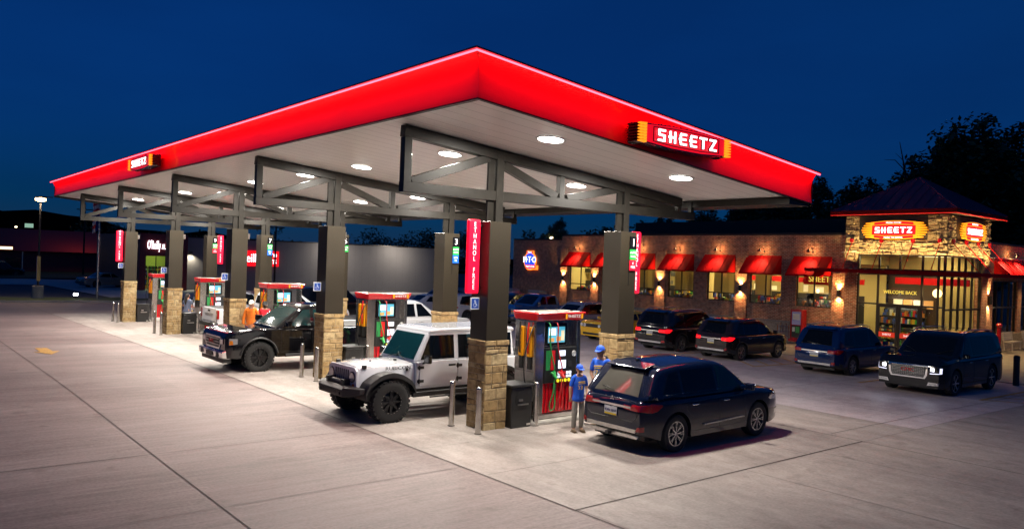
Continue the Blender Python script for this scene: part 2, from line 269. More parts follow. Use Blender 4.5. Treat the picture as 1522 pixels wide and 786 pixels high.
# ---------------------------------------------------------------- mesh builder
class MB:
    def __init__(s): s.v=[]; s.f=[]; s.m=[]
    def add(s, v, f, mi=0):
        o=len(s.v); s.v += [tuple(p) for p in v]; s.f += [tuple(i+o for i in q) for q in f]; s.m += [mi]*len(f); return s
    def bb(s, x0,x1,y0,y1,z0,z1, mi=0):
        v=[(x0,y0,z0),(x1,y0,z0),(x1,y1,z0),(x0,y1,z0),(x0,y0,z1),(x1,y0,z1),(x1,y1,z1),(x0,y1,z1)]
        return s.add(v, [(0,3,2,1),(4,5,6,7),(0,1,5,4),(1,2,6,5),(2,3,7,6),(3,0,4,7)], mi)
    def box(s, c, d, rz=0, ry=0, rx=0, mi=0):
        m = Matrix.Rotation(rz,3,'Z') @ Matrix.Rotation(ry,3,'Y') @ Matrix.Rotation(rx,3,'X')
        v=[]
        for z in (-.5,.5):
            for x,y in ((-.5,-.5),(.5,-.5),(.5,.5),(-.5,.5)):
                v.append(Vector(c)+m@Vector((x*d[0],y*d[1],z*d[2])))
        return s.add(v, [(0,3,2,1),(4,5,6,7),(0,1,5,4),(1,2,6,5),(2,3,7,6),(3,0,4,7)], mi)
    def bar(s, a, b, w, h, up=(0,0,1), mi=0):
        a=Vector(a); b=Vector(b); d=(b-a).normalized(); up=Vector(up)
        if abs(d.dot(up))>.99: up=Vector((1,0,0))
        r=d.cross(up).normalized()*w/2; u=d.cross(r).normalized()*h/2
        v=[a-r-u,a+r-u,a+r+u,a-r+u,b-r-u,b+r-u,b+r+u,b-r+u]
        return s.add(v,[(0,3,2,1),(4,5,6,7),(0,1,5,4),(1,2,6,5),(2,3,7,6),(3,0,4,7)],mi)
    def cyl(s, a, b, r0, r1=None, n=16, mi=0, caps=True):
        r1 = r0 if r1 is None else r1
        a=Vector(a); b=Vector(b); d=(b-a).normalized(); t=Vector((0,0,1)) if abs(d.z)<.9 else Vector((1,0,0))
        u=d.cross(t).normalized(); w=d.cross(u)
        v=[]
        for p,r in ((a,r0),(b,r1)):
            for i in range(n):
                k=2*math.pi*i/n; v.append(p+u*(r*math.cos(k))+w*(r*math.sin(k)))
        f=[(i,(i+1)%n,n+(i+1)%n,n+i) for i in range(n)]
        if caps: f += [tuple(range(n-1,-1,-1)), tuple(range(n,2*n))]
        return s.add(v,f,mi)
    def tube(s, pts, r, n=8, mi=0):
        pts=[Vector(p) for p in pts]; rs = r if isinstance(r,(list,tuple)) else [r]*len(pts)
        v=[]; pu=None
        for i,p in enumerate(pts):
            d=(pts[min(i+1,len(pts)-1)]-pts[max(i-1,0)]).normalized()
            if pu is None:
                t=Vector((0,0,1)) if abs(d.z)<.9 else Vector((1,0,0)); pu=d.cross(t).normalized()
            else: pu=(pu-d*pu.dot(d)).normalized()
            w=d.cross(pu)
            for k in range(n):
                a=2*math.pi*k/n; v.append(p+pu*(rs[i]*math.cos(a))+w*(rs[i]*math.sin(a)))
        f=[]
        for i in range(len(pts)-1):
            for k in range(n): f.append((i*n+k,i*n+(k+1)%n,(i+1)*n+(k+1)%n,(i+1)*n+k))
        f += [tuple(range(n-1,-1,-1)), tuple(range((len(pts)-1)*n,len(pts)*n))]
        return s.add(v,f,mi)
    def prism(s, poly, axis, a, b, mi=0):
        """poly of 2-D points extruded along axis (0,1,2) between a and b; 2-D = remaining axes in order"""
        n=len(poly); v=[]
        for t in (a,b):
            for p in poly:
                q=[0,0,0]; q[axis]=t; o=[i for i in range(3) if i!=axis]; q[o[0]]=p[0]; q[o[1]]=p[1]; v.append(q)
        f=[tuple(range(n)), tuple(range(2*n-1,n-1,-1))]+[(i,n+i,n+(i+1)%n,(i+1)%n) for i in range(n)]
        return s.add(v,f,mi)
    def sphere(s, c, r, n=12, mi=0):
        rx,ry,rz = r if isinstance(r,(list,tuple)) else (r,r,r)
        v=[(c[0],c[1],c[2]-rz)]; k=n//2
        for i in range(1,k):
            t=-math.pi/2+math.pi*i/k
            for j in range(n):
                a=2*math.pi*j/n; v.append((c[0]+rx*math.cos(t)*math.cos(a),c[1]+ry*math.cos(t)*math.sin(a),c[2]+rz*math.sin(t)))
        v.append((c[0],c[1],c[2]+rz)); f=[]
        for j in range(n):
            f.append((0,1+(j+1)%n,1+j)); f.append((len(v)-1,1+(k-2)*n+j,1+(k-2)*n+(j+1)%n))
        for i in range(k-2):
            for j in range(n): f.append((1+i*n+j,1+i*n+(j+1)%n,1+(i+1)*n+(j+1)%n,1+(i+1)*n+j))
        return s.add(v,f,mi)
    def lathe(s, prof, c, axis=2, n=24, mi=0, closed=True):
        """prof: list (r, h) ; spun round axis through c"""
        v=[]; k=len(prof)
        for j in range(n):
            a=2*math.pi*j/n
            for r,h in prof:
                q=[r*math.cos(a),r*math.sin(a),h]
                if axis==1: q=[q[0],q[2],q[1]]
                if axis==0: q=[q[2],q[0],q[1]]
                v.append((c[0]+q[0],c[1]+q[1],c[2]+q[2]))
        f=[]
        for j in range(n):
            for i in range(k if closed else k-1):
                i2=(i+1)%k
                f.append((j*k+i,j*k+i2,((j+1)%n)*k+i2,((j+1)%n)*k+i))
        return s.add(v,f,mi)
    def build(s, name, mats, parent=None, smooth=None, bevel=0, seg=2, loc=None):
        me=bpy.data.meshes.new(name)
        if bevel or smooth is not None:
            bm=bmesh.new(); vs=[bm.verts.new(p) for p in s.v]
            for q,mi in zip(s.f,s.m):
                try: fc=bm.faces.new([vs[i] for i in q]); fc.material_index=mi
                except ValueError: pass
            bmesh.ops.recalc_face_normals(bm, faces=bm.faces)
            if bevel:
                es=[e for e in bm.edges if len(e.link_faces)==2 and e.calc_face_angle(0)>.5]
                bmesh.ops.bevel(bm, geom=es, offset=bevel, segments=seg, profile=.5, affect='EDGES', clamp_overlap=True)
            if smooth is not None:
                lim=R(smooth)
                for fc in bm.faces: fc.smooth=True
                for e in bm.edges: e.smooth = (len(e.link_faces)==2 and e.calc_face_angle(9)<lim)
            bm.to_mesh(me); bm.free()
        else:
            me.from_pydata(s.v,[],s.f)
            for p,mi in zip(me.polygons,s.m): p.material_index=mi
        for m_ in (mats if isinstance(mats,(list,tuple)) else [mats]):
            me.materials.append(M[m_] if isinstance(m_,str) else m_)
        o=bpy.data.objects.new(name,me); COL.objects.link(o)
        if parent: o.parent=parent
        if loc: o.location=loc
        return o

def spl(pts, n=5):
    P=[Vector(p) for p in pts]; P=[P[0]*2-P[1]]+P+[P[-1]*2-P[-2]]; out=[]
    for i in range(1,len(P)-2):
        a,b,c,d=P[i-1:i+3]
        for k in range(n):
            t=k/n; out.append(.5*((2*b)+(c-a)*t+(2*a-5*b+4*c-d)*t*t+(3*b-3*c+d-a)*t**3))
    out.append(P[-2]); return out
def tag(o, label=None, cat=None, group=None, kind=None):
    if label: o['label']=label
    if cat: o['category']=cat
    if group: o['group']=group
    if kind: o['kind']=kind
    return o
def thing(name, label, cat, loc=(0,0,0), rz=0, group=None):
    o=bpy.data.objects.new(name,None); COL.objects.link(o); o.location=loc; o.rotation_euler=(0,0,rz); o.empty_display_size=.2
    return tag(o,label,cat,group)
def structure(o): o['kind']='structure'; return o
def kids(o): return [c for c in bpy.data.objects if c.parent==o]
def dup(root, loc, rz=0, label=None, parent=None):
    """copy of a thing with copies of its parts and sub-parts"""
    ch=list(CH.get(root.name) or kids_index(root))
    r=root.copy(); COL.objects.link(r); r.location=loc; r.rotation_euler=(0,0,rz)
    if label: r['label']=label
    if parent: r.parent=parent
    for c in ch: dup_child(c, r)
    return r
CH={}
def kids_index(root):
    k=[c for c in COL.objects if c.parent==root]; CH[root.name]=k; return k
def dup_child(c, parent):
    g=list(CH.get(c.name) or kids_index(c))
    d=c.copy(); COL.objects.link(d); d.parent=parent
    for q in g: dup_child(q,d)
    return d
def light(kind, name, parent, loc, power, col=(1,.9,.75), size=.1, rot=None, spot=None, blend=.5):
    ld=bpy.data.lights.new(name,kind); ld.energy=power; ld.color=col
    if kind=='AREA': ld.shape='DISK'; ld.size=size
    else: ld.shadow_soft_size=size
    if kind=='SPOT': ld.spot_size=R(spot); ld.spot_blend=blend
    o=bpy.data.objects.new(name,ld); COL.objects.link(o); o.location=loc
    if rot: o.rotation_euler=rot
    if parent: o.parent=parent
    return o

# ---------------------------------------------------------------- lettering
TXT={}
def text_geo(s, size, ext=.005, align='CENTER'):
    key=(s,size,ext,align)
    if key in TXT: return TXT[key]
    cu=bpy.data.curves.new('t','FONT'); cu.body=s; cu.size=size; cu.extrude=ext; cu.align_x=align; cu.align_y='CENTER'; cu.resolution_u=3
    ob=bpy.data.objects.new('t',cu); COL.objects.link(ob)
    dg=bpy.context.evaluated_depsgraph_get(); dg.update()
    me=bpy.data.meshes.new_from_object(ob.evaluated_get(dg))
    r=([tuple(v.co) for v in me.vertices],[tuple(p.vertices) for p in me.polygons])
    bpy.data.objects.remove(ob); bpy.data.curves.remove(cu); bpy.data.meshes.remove(me)
    TXT[key]=r; return r
def text(mb, s, org, right, up, size, ext=.004, sx=1, bold=0, mi=0, align='CENTER'):
    """adds lettering to a builder: org = centre, right/up = axes"""
    v,f=text_geo(s,size,ext,align); rt=Vector(right).normalized(); u=Vector(up).normalized(); nn=rt.cross(u); og=Vector(org)
    mb.add([og+rt*(p[0]*sx)+u*p[1]+nn*p[2] for p in v],f,mi); return mb
GL={ # strokes in a 1 x 1 cell
 'S':[[(.95,1),(.08,1),(.08,.55),(.9,.5),(.9,0),(0,0)]],
 'H':[[(.12,1),(.12,0)],[(.88,1),(.88,0)],[(-.05,.5),(.88,.5)]],
 'E':[[(.95,1),(.15,1),(.08,.85),(.08,.15),(.15,0),(.95,0)],[(-.08,.5),(.85,.5)]],
 'T':[[(-.05,1),(1.0,1)],[(.48,1),(.48,0)]],
 'Z':[[(0,1),(.92,1),(.05,0),(1,0)]],
}
def word(mb, s, org, right, up, h, w, gap, th, depth, mi=0):
    rt=Vector(right).normalized(); u=Vector(up).normalized(); nn=rt.cross(u)
    tot=len(s)*w+(len(s)-1)*gap; x0=-tot/2; k=0
    for ch in s:
        for st in GL[ch]:
            P=[Vector(org)+rt*(x0+p[0]*w)+u*((p[1]-.5)*(h-th)) for p in st]
            for i in range(len(P)-1):
                a,b=P[i],P[i+1]; d=(b-a).normalized(); side=nn.cross(d)*th/2; e=d*th/2*.9
                dd=depth+k*.0006; k+=1
                q=[a-e-side,b+e-side,b+e+side,a-e+side]
                mb.add(q+[p+nn*dd for p in q],[(3,2,1,0),(4,5,6,7),(0,1,5,4),(1,2,6,5),(2,3,7,6),(3,0,4,7)],mi)
        x0+=w+gap
    return mb

# ================================================================ ground
def sheet(name, xs, ys, z, m, kind='structure', parent=None):
    mb=MB(); nx=len(xs)
    for y in ys:
        for x in xs: mb.v.append((x,y,z(x,y)))
    for j in range(len(ys)-1):
        for i in range(nx-1):
            a=j*nx+i; mb.f.append((a,a+1,a+nx+1,a+nx)); mb.m.append(0)
    o=mb.build(name, m, parent, smooth=60)
    if kind: o['kind']=kind
    return o
def fr(a,b,st):
    n=max(1,int(round((b-a)/st))); return [a+(b-a)*i/n for i in range(n+1)]
far=[-600,-250,-120]
sheet('ground', far+fr(-60,60,6)+[120,250,700], [-300,-120]+fr(-60,90,6)+[140,250,500,1200], lambda x,y:G(x,y)-.06, 'asphalt')
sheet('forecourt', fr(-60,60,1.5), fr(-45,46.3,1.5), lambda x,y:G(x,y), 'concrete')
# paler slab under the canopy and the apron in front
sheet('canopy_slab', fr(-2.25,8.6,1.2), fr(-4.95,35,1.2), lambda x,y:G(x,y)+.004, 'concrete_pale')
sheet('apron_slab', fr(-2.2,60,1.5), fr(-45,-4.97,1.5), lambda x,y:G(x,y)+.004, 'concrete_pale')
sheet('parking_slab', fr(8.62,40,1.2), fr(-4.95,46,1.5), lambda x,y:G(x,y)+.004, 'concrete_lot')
def strip(mb, a, b, w, dz=.008):
    a=Vector(a); b=Vector(b); n=max(1,int((b-a).length/1.2)); d=(b-a).normalized(); s=Vector((-d.y,d.x))*w/2; v=[]
    for i in range(n+1):
        p=a+(b-a)*i/n
        for q in (p-s,p+s): v.append((q.x,q.y,G(q.x,q.y)+dz))
    mb.add(v,[(2*i,2*i+2,2*i+3,2*i+1) for i in range(n)])
j1=MB(); j2=MB()
strip(j1,(-2.27,-45),(-2.27,46),.02); strip(j1,(-2.27,-4.95),(6.05,-4.95),.028); strip(j1,(-6.2,-45),(-6.2,46),.016)
strip(j1,(6.05,-45),(6.05,46),.02,.009); strip(j1,(-60,.95),(-6.2,.95),.02); strip(j1,(-6.2,.95),(-2.27,.95),.014)
for y in (-11.5,-8.2,-2.3,4.2,7.6,11.2,14.8,18.4,22,25.6,29.2,34,38,42): strip(j2,(-30,y),(-2.3,y),.014)
for x in (-10.5,-15,): strip(j2,(x,-45),(x,46),.016)
for x in (-.6,1.9,): strip(j2,(x+2.4,-4.97),(x+2.4,-45),.014,.009)
strip(j2,(-2.2,-.95),(8,-.95),.01,.009); strip(j2,(-2.2,-2.9),(3,-2.9),.012,.009); strip(j2,(3.9,-4.9),(3.9,8),.012,.009)
for y in (-12.4,-8.1,-4.2,.2,4.4,8.6,13,17.4,22,27,33,39): strip(j2,(6.2,y),(21.2,y),.02,.0095)
for x in (10.3,14.6,): strip(j2,(x,-4.9),(x,46),.02,.0095)
for x in (10.8,15.2): strip(j2,(x,-5),(x,-45),.02,.0095)
structure(j1.build('slab_joints','joint')); structure(j2.build('control_joints','joint_faint'))
# yellow paint: bay lines, hatching, arrow
yp=MB()
for y in (-3.95,-.3,3.7,7.65,11.4,15.3,19.1,23,27,31): strip(yp,(15.4,y),(21.0,y),.11,.013)
for k in range(5): strip(yp,(15.6+k*1.1,-4.0),(17.2+k*1.1,-6.4),.1,.013)
strip(yp,(15.4,-6.5),(21,-6.5),.11,.013)
for k in range(5): strip(yp,(15.6+k*1.0,3.8),(16.6+k*1.0,5.0),.09,.014)
structure(yp.build('bay_markings','yellow_paint'))
ar=MB(); z=lambda x,y:(x,y,G(x,y)+.012)
ar.add([z(-5.55,17.3),z(-5.2,17.3),z(-5.2,16.2),z(-5.55,16.2)],[(0,3,2,1)])
ar.add([z(-5.75,16.2),z(-5.0,16.2),z(-5.38,15.3)],[(0,2,1)])
structure(ar.build('lane_arrow','yellow_paint'))
# pavement round the store
sw=MB()
sw.bb(21.3,60,-9,33,-1,G(24,5)+.06)
o=sw.build('pavement','sidewalk',bevel=.02); structure(o)
# verge, kerb, side lot and road at the far left
kb=MB()
for i in range(40):
    x0=-60+i*3; kb.bb(x0,x0+2.98,46.2,46.42,G(x0,46)-.3,G(x0,46)+.13)
structure(kb.build('kerb','old_concrete',bevel=.02))
sheet('verge', fr(-60,60,1.5), fr(46.4,50.5,.8), lambda x,y:G(x,y)+.10+.05*math.sin(x*1.7+y), 'grass')
sheet('side_road', fr(-60,60,4), fr(73,88,2.5), lambda x,y:G(x,y)+.0, 'road_pale')
la=MB(); la.add([(4.6,50.6,G(5,45)+.004),(60,50.6,G(40,45)+.004),(60,73,G(40,45)+.004),(3.2,73,G(4,45)+.004)],[(0,1,2,3)])
structure(la.build('side_lot','road_pale'))
gr=MB(); gr.add([(-200,88,-.3),(60,88,-.3),(60,140,1.4),(-200,140,1.4)],[(0,1,2,3)]); structure(gr.build('bank','grass'))

# ================================================================ canopy
S_=7.18; W_=3.89
def SOF(x): return 5.747-.089*x
CX0,CX1,CY0,CY1=-2.64,7.42,-2.87,33.0
can=thing('gas_canopy','long sloping fuel canopy with glowing red fascia on stone and bronze columns','canopy',(0,0,0))
m_=MB()   # soffit and roof deck
e_=.04; m_.add([(CX0+e_,CY0+e_,SOF(CX0+e_)),(CX1,CY0+e_,SOF(CX1)),(CX1,CY1,SOF(CX1)),(CX0+e_,CY1,SOF(CX0+e_)),(CX0+e_,CY0+e_,SOF(CX0)+.05),(CX1,CY0+e_,SOF(CX1)+.05),(CX1,CY1,SOF(CX1)+.05),(CX0+e_,CY1,SOF(CX0)+.05)],
 [(0,1,2,3),(7,6,5,4),(0,4,5,1),(1,5,6,2),(2,6,7,3),(3,7,4,0)])
m_.build('soffit','soffit',can)
m_=MB(); d=.03
m_.add([(CX0+.1,CY0+.1,SOF(CX0)+.55),(CX1,CY0+.1,SOF(CX1)+.55),(CX1,CY1,SOF(CX1)+.55),(CX0+.1,CY1,SOF(CX0)+.55)],[(0,1,2,3)]); m_.build('roof_deck','trim',can)
# concave fascia: profile (outward, height)
FP=[(0,-.02),(.0,.0),(-.02,.12),(-.03,.26),(-.02,.40),(.01,.52),(.055,.61),(.11,.668)]
def fascia(mb, P0, P1, n0, n1, prof, n=40, th=.03):
    """P0,P1 lower corner points; n0,n1 outward dirs (mitred)"""
    v=[];k=len(prof)
    for i in range(n+1):
        t=i/n; p=P0.lerp(P1,t); nn=n0.lerp(n1,t) if True else n0
        for o_,h in prof: v.append(p+nn*o_+Vector((0,0,h)))
    f=[(i*k+j,i*k+j+1,(i+1)*k+j+1,(i+1)*k+j) for i in range(n) for j in range(k-1)]
    mb.add(v,f)
A=Vector((CX0,CY0,SOF(CX0))); B=Vector((CX1,CY0,SOF(CX1))); C_=Vector((CX0,CY1,SOF(CX0))); D=Vector((CX1,CY1,SOF(CX1)))
def closed(prof): return prof+[(o-.03,h) for o,h in reversed(prof)]+[prof[0]]
nA=Vector((-1,-1,0))
def side_fascia(P0,P1,n0,n1,nm,tilt):
    mb=MB(); fascia(mb,P0,P1,n0,n1,closed(FP),1 if not tilt else 1); mb.build('fascia','fascia_red',can,smooth=50)
    mb=MB(); cap=[(.11,.672),(.225,.672),(.225,.70),(-.1,.70),(-.1,.685),(.11,.685),(.11,.672)]; fascia(mb,P0,P1,n0,n1,cap,1); mb.build('fascia_cap','fascia_cap',can)
    mb=MB(); led=[(.175,.636),(.20,.636),(.20,.662),(.175,.662),(.175,.636)]; fascia(mb,P0,P1,n0,n1,led,1); mb.build('led_strip','led_red',can)
    mb=MB(); edge=[(-.08,-.045),(.008,-.045),(.008,-.022),(-.08,-.022),(-.08,-.045)]; fascia(mb,P0,P1,n0,n1,edge,1); mb.build('drip_edge','bronze_steel',can)
side_fascia(A,B,nA,Vector((.0,-1,0)),'f',1)
side_fascia(C_,A,Vector((-1,0,0)),nA,'l',0)
def led_lamp(a,b,out,n):
    a=Vector(a); b=Vector(b); 
    for k in range(n):
        c0=a.lerp(b,(k+.5)/n); L_=(b-a).length/n*.98
        ld=bpy.data.lights.new('led_lamp','AREA'); ld.shape='RECTANGLE'; ld.size=L_; ld.size_y=.025; ld.energy=LED_W*L_; ld.color=(1,.006,.016)
        o=bpy.data.objects.new('led_lamp',ld); COL.objects.link(o); o.parent=can; o.location=c0
        ax=(b-a).normalized(); dr=(Vector(out)*-.30+Vector((0,0,-.42))).normalized(); z=-dr; y=z.cross(ax)
        m=Matrix((ax,y,z)).transposed(); o.rotation_euler=m.to_euler()
up_=Vector((0,0,.615))
led_lamp(A+up_+Vector((-.0,-.165,0)),B+up_+Vector((0,-.165,0)),(0,-1,0),3)
led_lamp(C_+up_+Vector((-.165,0,0)),A+up_+Vector((-.165,-.0,0)),(-1,0,0),8)
m_=MB()   # back edge beam hanging below the soffit
m_.add([(CX1-.9,CY0+.05,SOF(CX1-.9)-.01),(CX1,CY0+.05,SOF(CX1)-.01),(CX1,CY1,SOF(CX1)-.01),(CX1-.9,CY1,SOF(CX1-.9)-.01),
        (CX1-.9,CY0+.05,SOF(CX1)-.10),(CX1,CY0+.05,SOF(CX1)-.10),(CX1,CY1,SOF(CX1)-.10),(CX1-.9,CY1,SOF(CX1)-.10)],
 [(0,3,2,1),(4,5,6,7),(0,1,5,4),(1,2,6,5),(2,3,7,6),(3,0,4,7)]); m_.build('edge_beam','bronze_steel',can)
m_=MB(); m_.bb(CX1,CX1+.03,CY0,CY1,SOF(CX1)-.10,SOF(CX1)+.66); m_.build('back_panel','bronze_steel',can)
m_=MB(); m_.add([(CX0,CY1,SOF(CX0)-.1),(CX1,CY1,SOF(CX1)-.1),(CX1,CY1,SOF(CX1)+.66),(CX0,CY1,SOF(CX0)+.66),(CX0,CY1-.08,SOF(CX0)-.1),(CX1,CY1-.08,SOF(CX1)-.1),(CX1,CY1-.08,SOF(CX1)+.66),(CX0,CY1-.08,SOF(CX0)+.66)],
 [(0,1,2,3),(7,6,5,4),(0,4,5,1),(3,2,6,7),(0,3,7,4),(1,5,6,2)]); m_.build('end_panel','bronze_steel',can)

def blocks(mb, x0, x1, z0, z1, face, rows, lens, rnd, mortar=.012, jit=.018, mi=0, round_=.35):
    """coursed rough blocks on a face; face(u,z,out) -> 3-D point"""
    z=z0
    while z<z1-.02:
        h=min(rnd.choice(rows), z1-z)
        if z1-z-h<.05: h=z1-z
        u=x0+0
        while u<x1-.01:
            l=rnd.uniform(*lens)
            if x1-u-l<lens[0]*.6: l=x1-u
            a,b,c,d=u+mortar/2,u+l-mortar/2,z+mortar/2,z+h-mortar/2
            if a<=x0+mortar: a=x0-.0
            if b>=x1-mortar: b=x1+.0
            o=rnd.uniform(.006,jit); e=.012
            # 3 x 3 rough front
            us=[a,a+e,(a+b)/2+rnd.uniform(-.02,.02)*min(1,l*3),b-e,b]; zs=[c,c+e,(c+d)/2+rnd.uniform(-.01,.01),d-e,d]
            v=[]
            for zz in zs:
                for uu in us:
                    edge=(uu in (a,b)) or (zz in (c,d)); out=(o*.25 if edge else o+rnd.uniform(-.4,.5)*o*.8)
                    v.append(face(uu,zz,out))
            base=len(v)
            for zz,uu in ((c,a),(c,b),(d,b),(d,a)): v.append(face(uu,zz,-.02))
            f=[(j*5+i,j*5+i+1,(j+1)*5+i+1,(j+1)*5+i) for j in range(4) for i in range(4)]
            f+= [(base,base+1,4,3,2,1,0),(base+1,base+2,24,19,14,9,4),(base+2,base+3,20,21,22,23,24),(base+3,base,0,5,10,15,20)]
            mb.add(v,f,mi)
            u+=l
        z+=h
def stone_base(seed, parent, gz):
    rnd=random.Random(seed); h=.285; mb=MB()
    F=[lambda u,z,o:(u,-h-o,z), lambda u,z,o:(h+o,u,z), lambda u,z,o:(-u,h+o,z), lambda u,z,o:(-h-o,-u,z)]
    for fc in F: blocks(mb,-h,h,gz,1.70,fc,(.09,.12,.15,.18,.23),(.14,.36),rnd)
    for fc in F: blocks(mb,-h,h,1.705,1.815,(lambda g:(lambda u,z,o:g(u*1.07,z,o+.018)))(fc),(.11,),(.2,.34),rnd,jit=.012)
    o=mb.build('stone_base','stone',parent); 
    c=MB(); c.bb(-h+.004,h-.004,-h+.004,h-.004,gz,1.80); c.build('mortar_core','mortar',o)
    return o
for i in range(5):
    for j,(x,lab) in enumerate(((0,'f'),(W_,'b'))):
        y=i*S_
        col=bpy.data.objects.new('column',None); COL.objects.link(col); col.parent=can; col.location=(x,y,0)
        stone_base(i*7+j, col, G(x,y)-.03)
        c=MB(); c.bb(-.275,.275,-.275,.275,1.80,4.22); c.build('cladding','bronze_panel',col,bevel=.004,seg=1)
        c=MB(); c.bb(.0,.19,-.095,.095,4.222,SOF(x)-.08); c.bb(-.17,-.006,-.03,.03,4.222,SOF(x)-.12); c.bb(-.23,.25,-.02,.02,4.222,4.235); c.build('post','bronze_steel',col,bevel=.006,seg=1)
    # truss
    t=MB(); y=i*S_; hw=.09; u=(0,1,0)
    def seg(x0,z0,x1,z1,w=.17,h=.2,dy=0): t.bar((x0,y+dy,z0),(x1,y+dy,z1),w,h,(0,1,0))
    seg(-2.22,4.76,6.62,4.76,.20,.17)                                   # bottom chord
    t.bar((-2.22,y,SOF(-2.22)-.13),(6.08,y,SOF(6.08)-.13),.22,.18,(0,1,0))  # top chord
    seg(-2.13,4.85,-2.13,SOF(-2.13)-.24,.17,.16)
    seg(6.0,4.85,6.0,SOF(6)-.24,.14,.14)
    seg(6.55,4.85,6.55,SOF(6.5)-.02,.12,.12)
    seg(1.88,4.85,1.88,SOF(1.88)-.24,.15,.13)
    seg(-2.02,4.87,-.18,5.52,.17,.13,.002); seg(.22,5.42,1.74,4.88,.17,.13,.003)
    seg(2.05,4.87,3.75,5.22,.17,.12,.002); seg(4.12,5.06,5.85,4.86,.15,.12,.003)
    t.build('truss','bronze_steel',can,bevel=.006,seg=1)
# recessed lights
LY=[-1.8,1.47,5.44,8.8,12.6,15.9,20.0,23.3,27.1,30.4]
tilt=math.atan(.089)
names=['near end of the front row','far end']
ordn=['first','second','third','fourth','fifth','sixth','seventh','eighth','ninth','tenth']
for r,x in enumerate((-.1,3.8)):
    for k,y in enumerate(LY):
        lt=thing('ceiling_light','round recessed canopy light, %s from the near end in the %s row'%(ordn[k],'higher road side' if r==0 else 'lower store side'),'ceiling light',(x,y,SOF(x)),0,'recessed lights in the canopy ceiling')
        lt.rotation_euler=(0,tilt,0)
        q=MB(); q.cyl((0,0,-.035),(0,0,-.012),.235,.25,28); q.build('lens','lamp_disc',lt,smooth=40)
        q=MB(); q.lathe([(.24,-.004),(.29,-.006),(.30,-.02),(.262,-.03),(.24,-.03)],(0,0,0),2,28); q.build('trim_ring','white_plastic',lt,smooth=40)
        light('AREA','bulb',lt,(0,0,-.05),LAMP_W,(1,.925,.82),.44)

# --- signs on the canopy
def bar_sign(name,label,org,right,hh,length,yellow_w):
    """long box sign with fluted yellow ends, front faces right x up"""
    rt=Vector(right); up=Vector((0,0,1)); nn=rt.cross(up)
    t=thing(name,label,'sign',org); 
    def P(u,z,o): p=rt*u+up*z+nn*o; return (p.x,p.y,p.z)
    def slab(pts,o0,o1,m,nm,par=t,bev=0,mb=None):
        q=mb or MB(); n=len(pts); v=[P(a,b,o0) for a,b in pts]+[P(a,b,o1) for a,b in pts]
        q.add(v,[tuple(range(n-1,-1,-1)),tuple(range(n,2*n))]+[(i,(i+1)%n,n+(i+1)%n,n+i) for i in range(n)])
        if mb is None: return q.build(nm,m,par,bevel=bev)
        return q
    L=length/2; e=yellow_w; h=hh/2
    shape=[(-L+e*.6,-h*.86),(-L*.35,-h*1.12),(L*.35,-h*1.12),(L-e*.6,-h*.86),(L-e*.6,h*.86),(L*.35,h*1.12),(-L*.35,h*1.12),(-L+e*.6,h*.86)]
    slab(shape,-.30,0,'black_gloss','cabinet')
    s2=[(a*.93,b*.90) for a,b in shape]; slab(s2,.0,.012,'sign_red','face')
    s3=[(-L*.72,-h*.66),(-L*.3,-h*.80),(L*.3,-h*.80),(L*.72,-h*.66),(L*.72,h*.66),(L*.3,h*.80),(-L*.3,h*.80),(-L*.72,h*.66)]
    fb=MB()
    for i in range(len(s3)):
        a=s3[i]; b=s3[(i+1)%len(s3)]; fb.bar(P(a[0],a[1],.018),P(b[0],b[1],.018),.014,.012,tuple(nn))
    fb.build('outline','black',t)
    for s in (-1,1):
        yb=MB(); kb2=MB(); nfl=7
        for k in range(nfl):
            z0=-h*.92+2*h*.92*k/nfl; z1=z0+2*h*.92/nfl
            pts=[(s*(L-e),z0+.004),(s*(L+.0),z0+(z1-z0)*.28),(s*(L+.0),z1-(z1-z0)*.28),(s*(L-e),z1-.004)]
            if s<0: pts=pts[::-1]
            slab(pts,-.03,.035,'','',mb=yb)
            slab(pts,-.28,-.031,'','',mb=kb2)
        yb.build('fluted_end','sign_yellow',t); kb2.build('fluted_side','black',t)
        kb_=MB(); pts=[(s*(L-e*.98),-h*.95),(s*(L-.05),-h*.95),(s*(L-.05),h*.95),(s*(L-e*.98),h*.95)]
        if s<0: pts=pts[::-1]
        slab(pts,-.30,-.20,'','',mb=kb_); kb_.build('end_cap','black',t)
    word_=MB(); word(word_,'SHEETZ',P(0,0,.012),rt,up,hh*.56,length*.066,length*.046,hh*.092,.03); word_.build('lettering','sign_white',t)
    sh=MB(); word(sh,'SHEETZ',P(0,0,.0125),rt,up,hh*.56+.02,length*.066,length*.046,hh*.092+.02,.006); sh.build('letter_shadow','black',t)
    return t
bar_sign('canopy_sign','backlit red bar sign with yellow fluted ends on the store-side fascia of the canopy',(2.16,-3.2,5.86),(1,0,0),.40,2.78,.18)
bar_sign('canopy_sign','backlit red bar sign with yellow fluted ends on the long road-side fascia of the canopy',(-3.0,15.3,6.28),(0,-1,0),.40,2.78,.18)

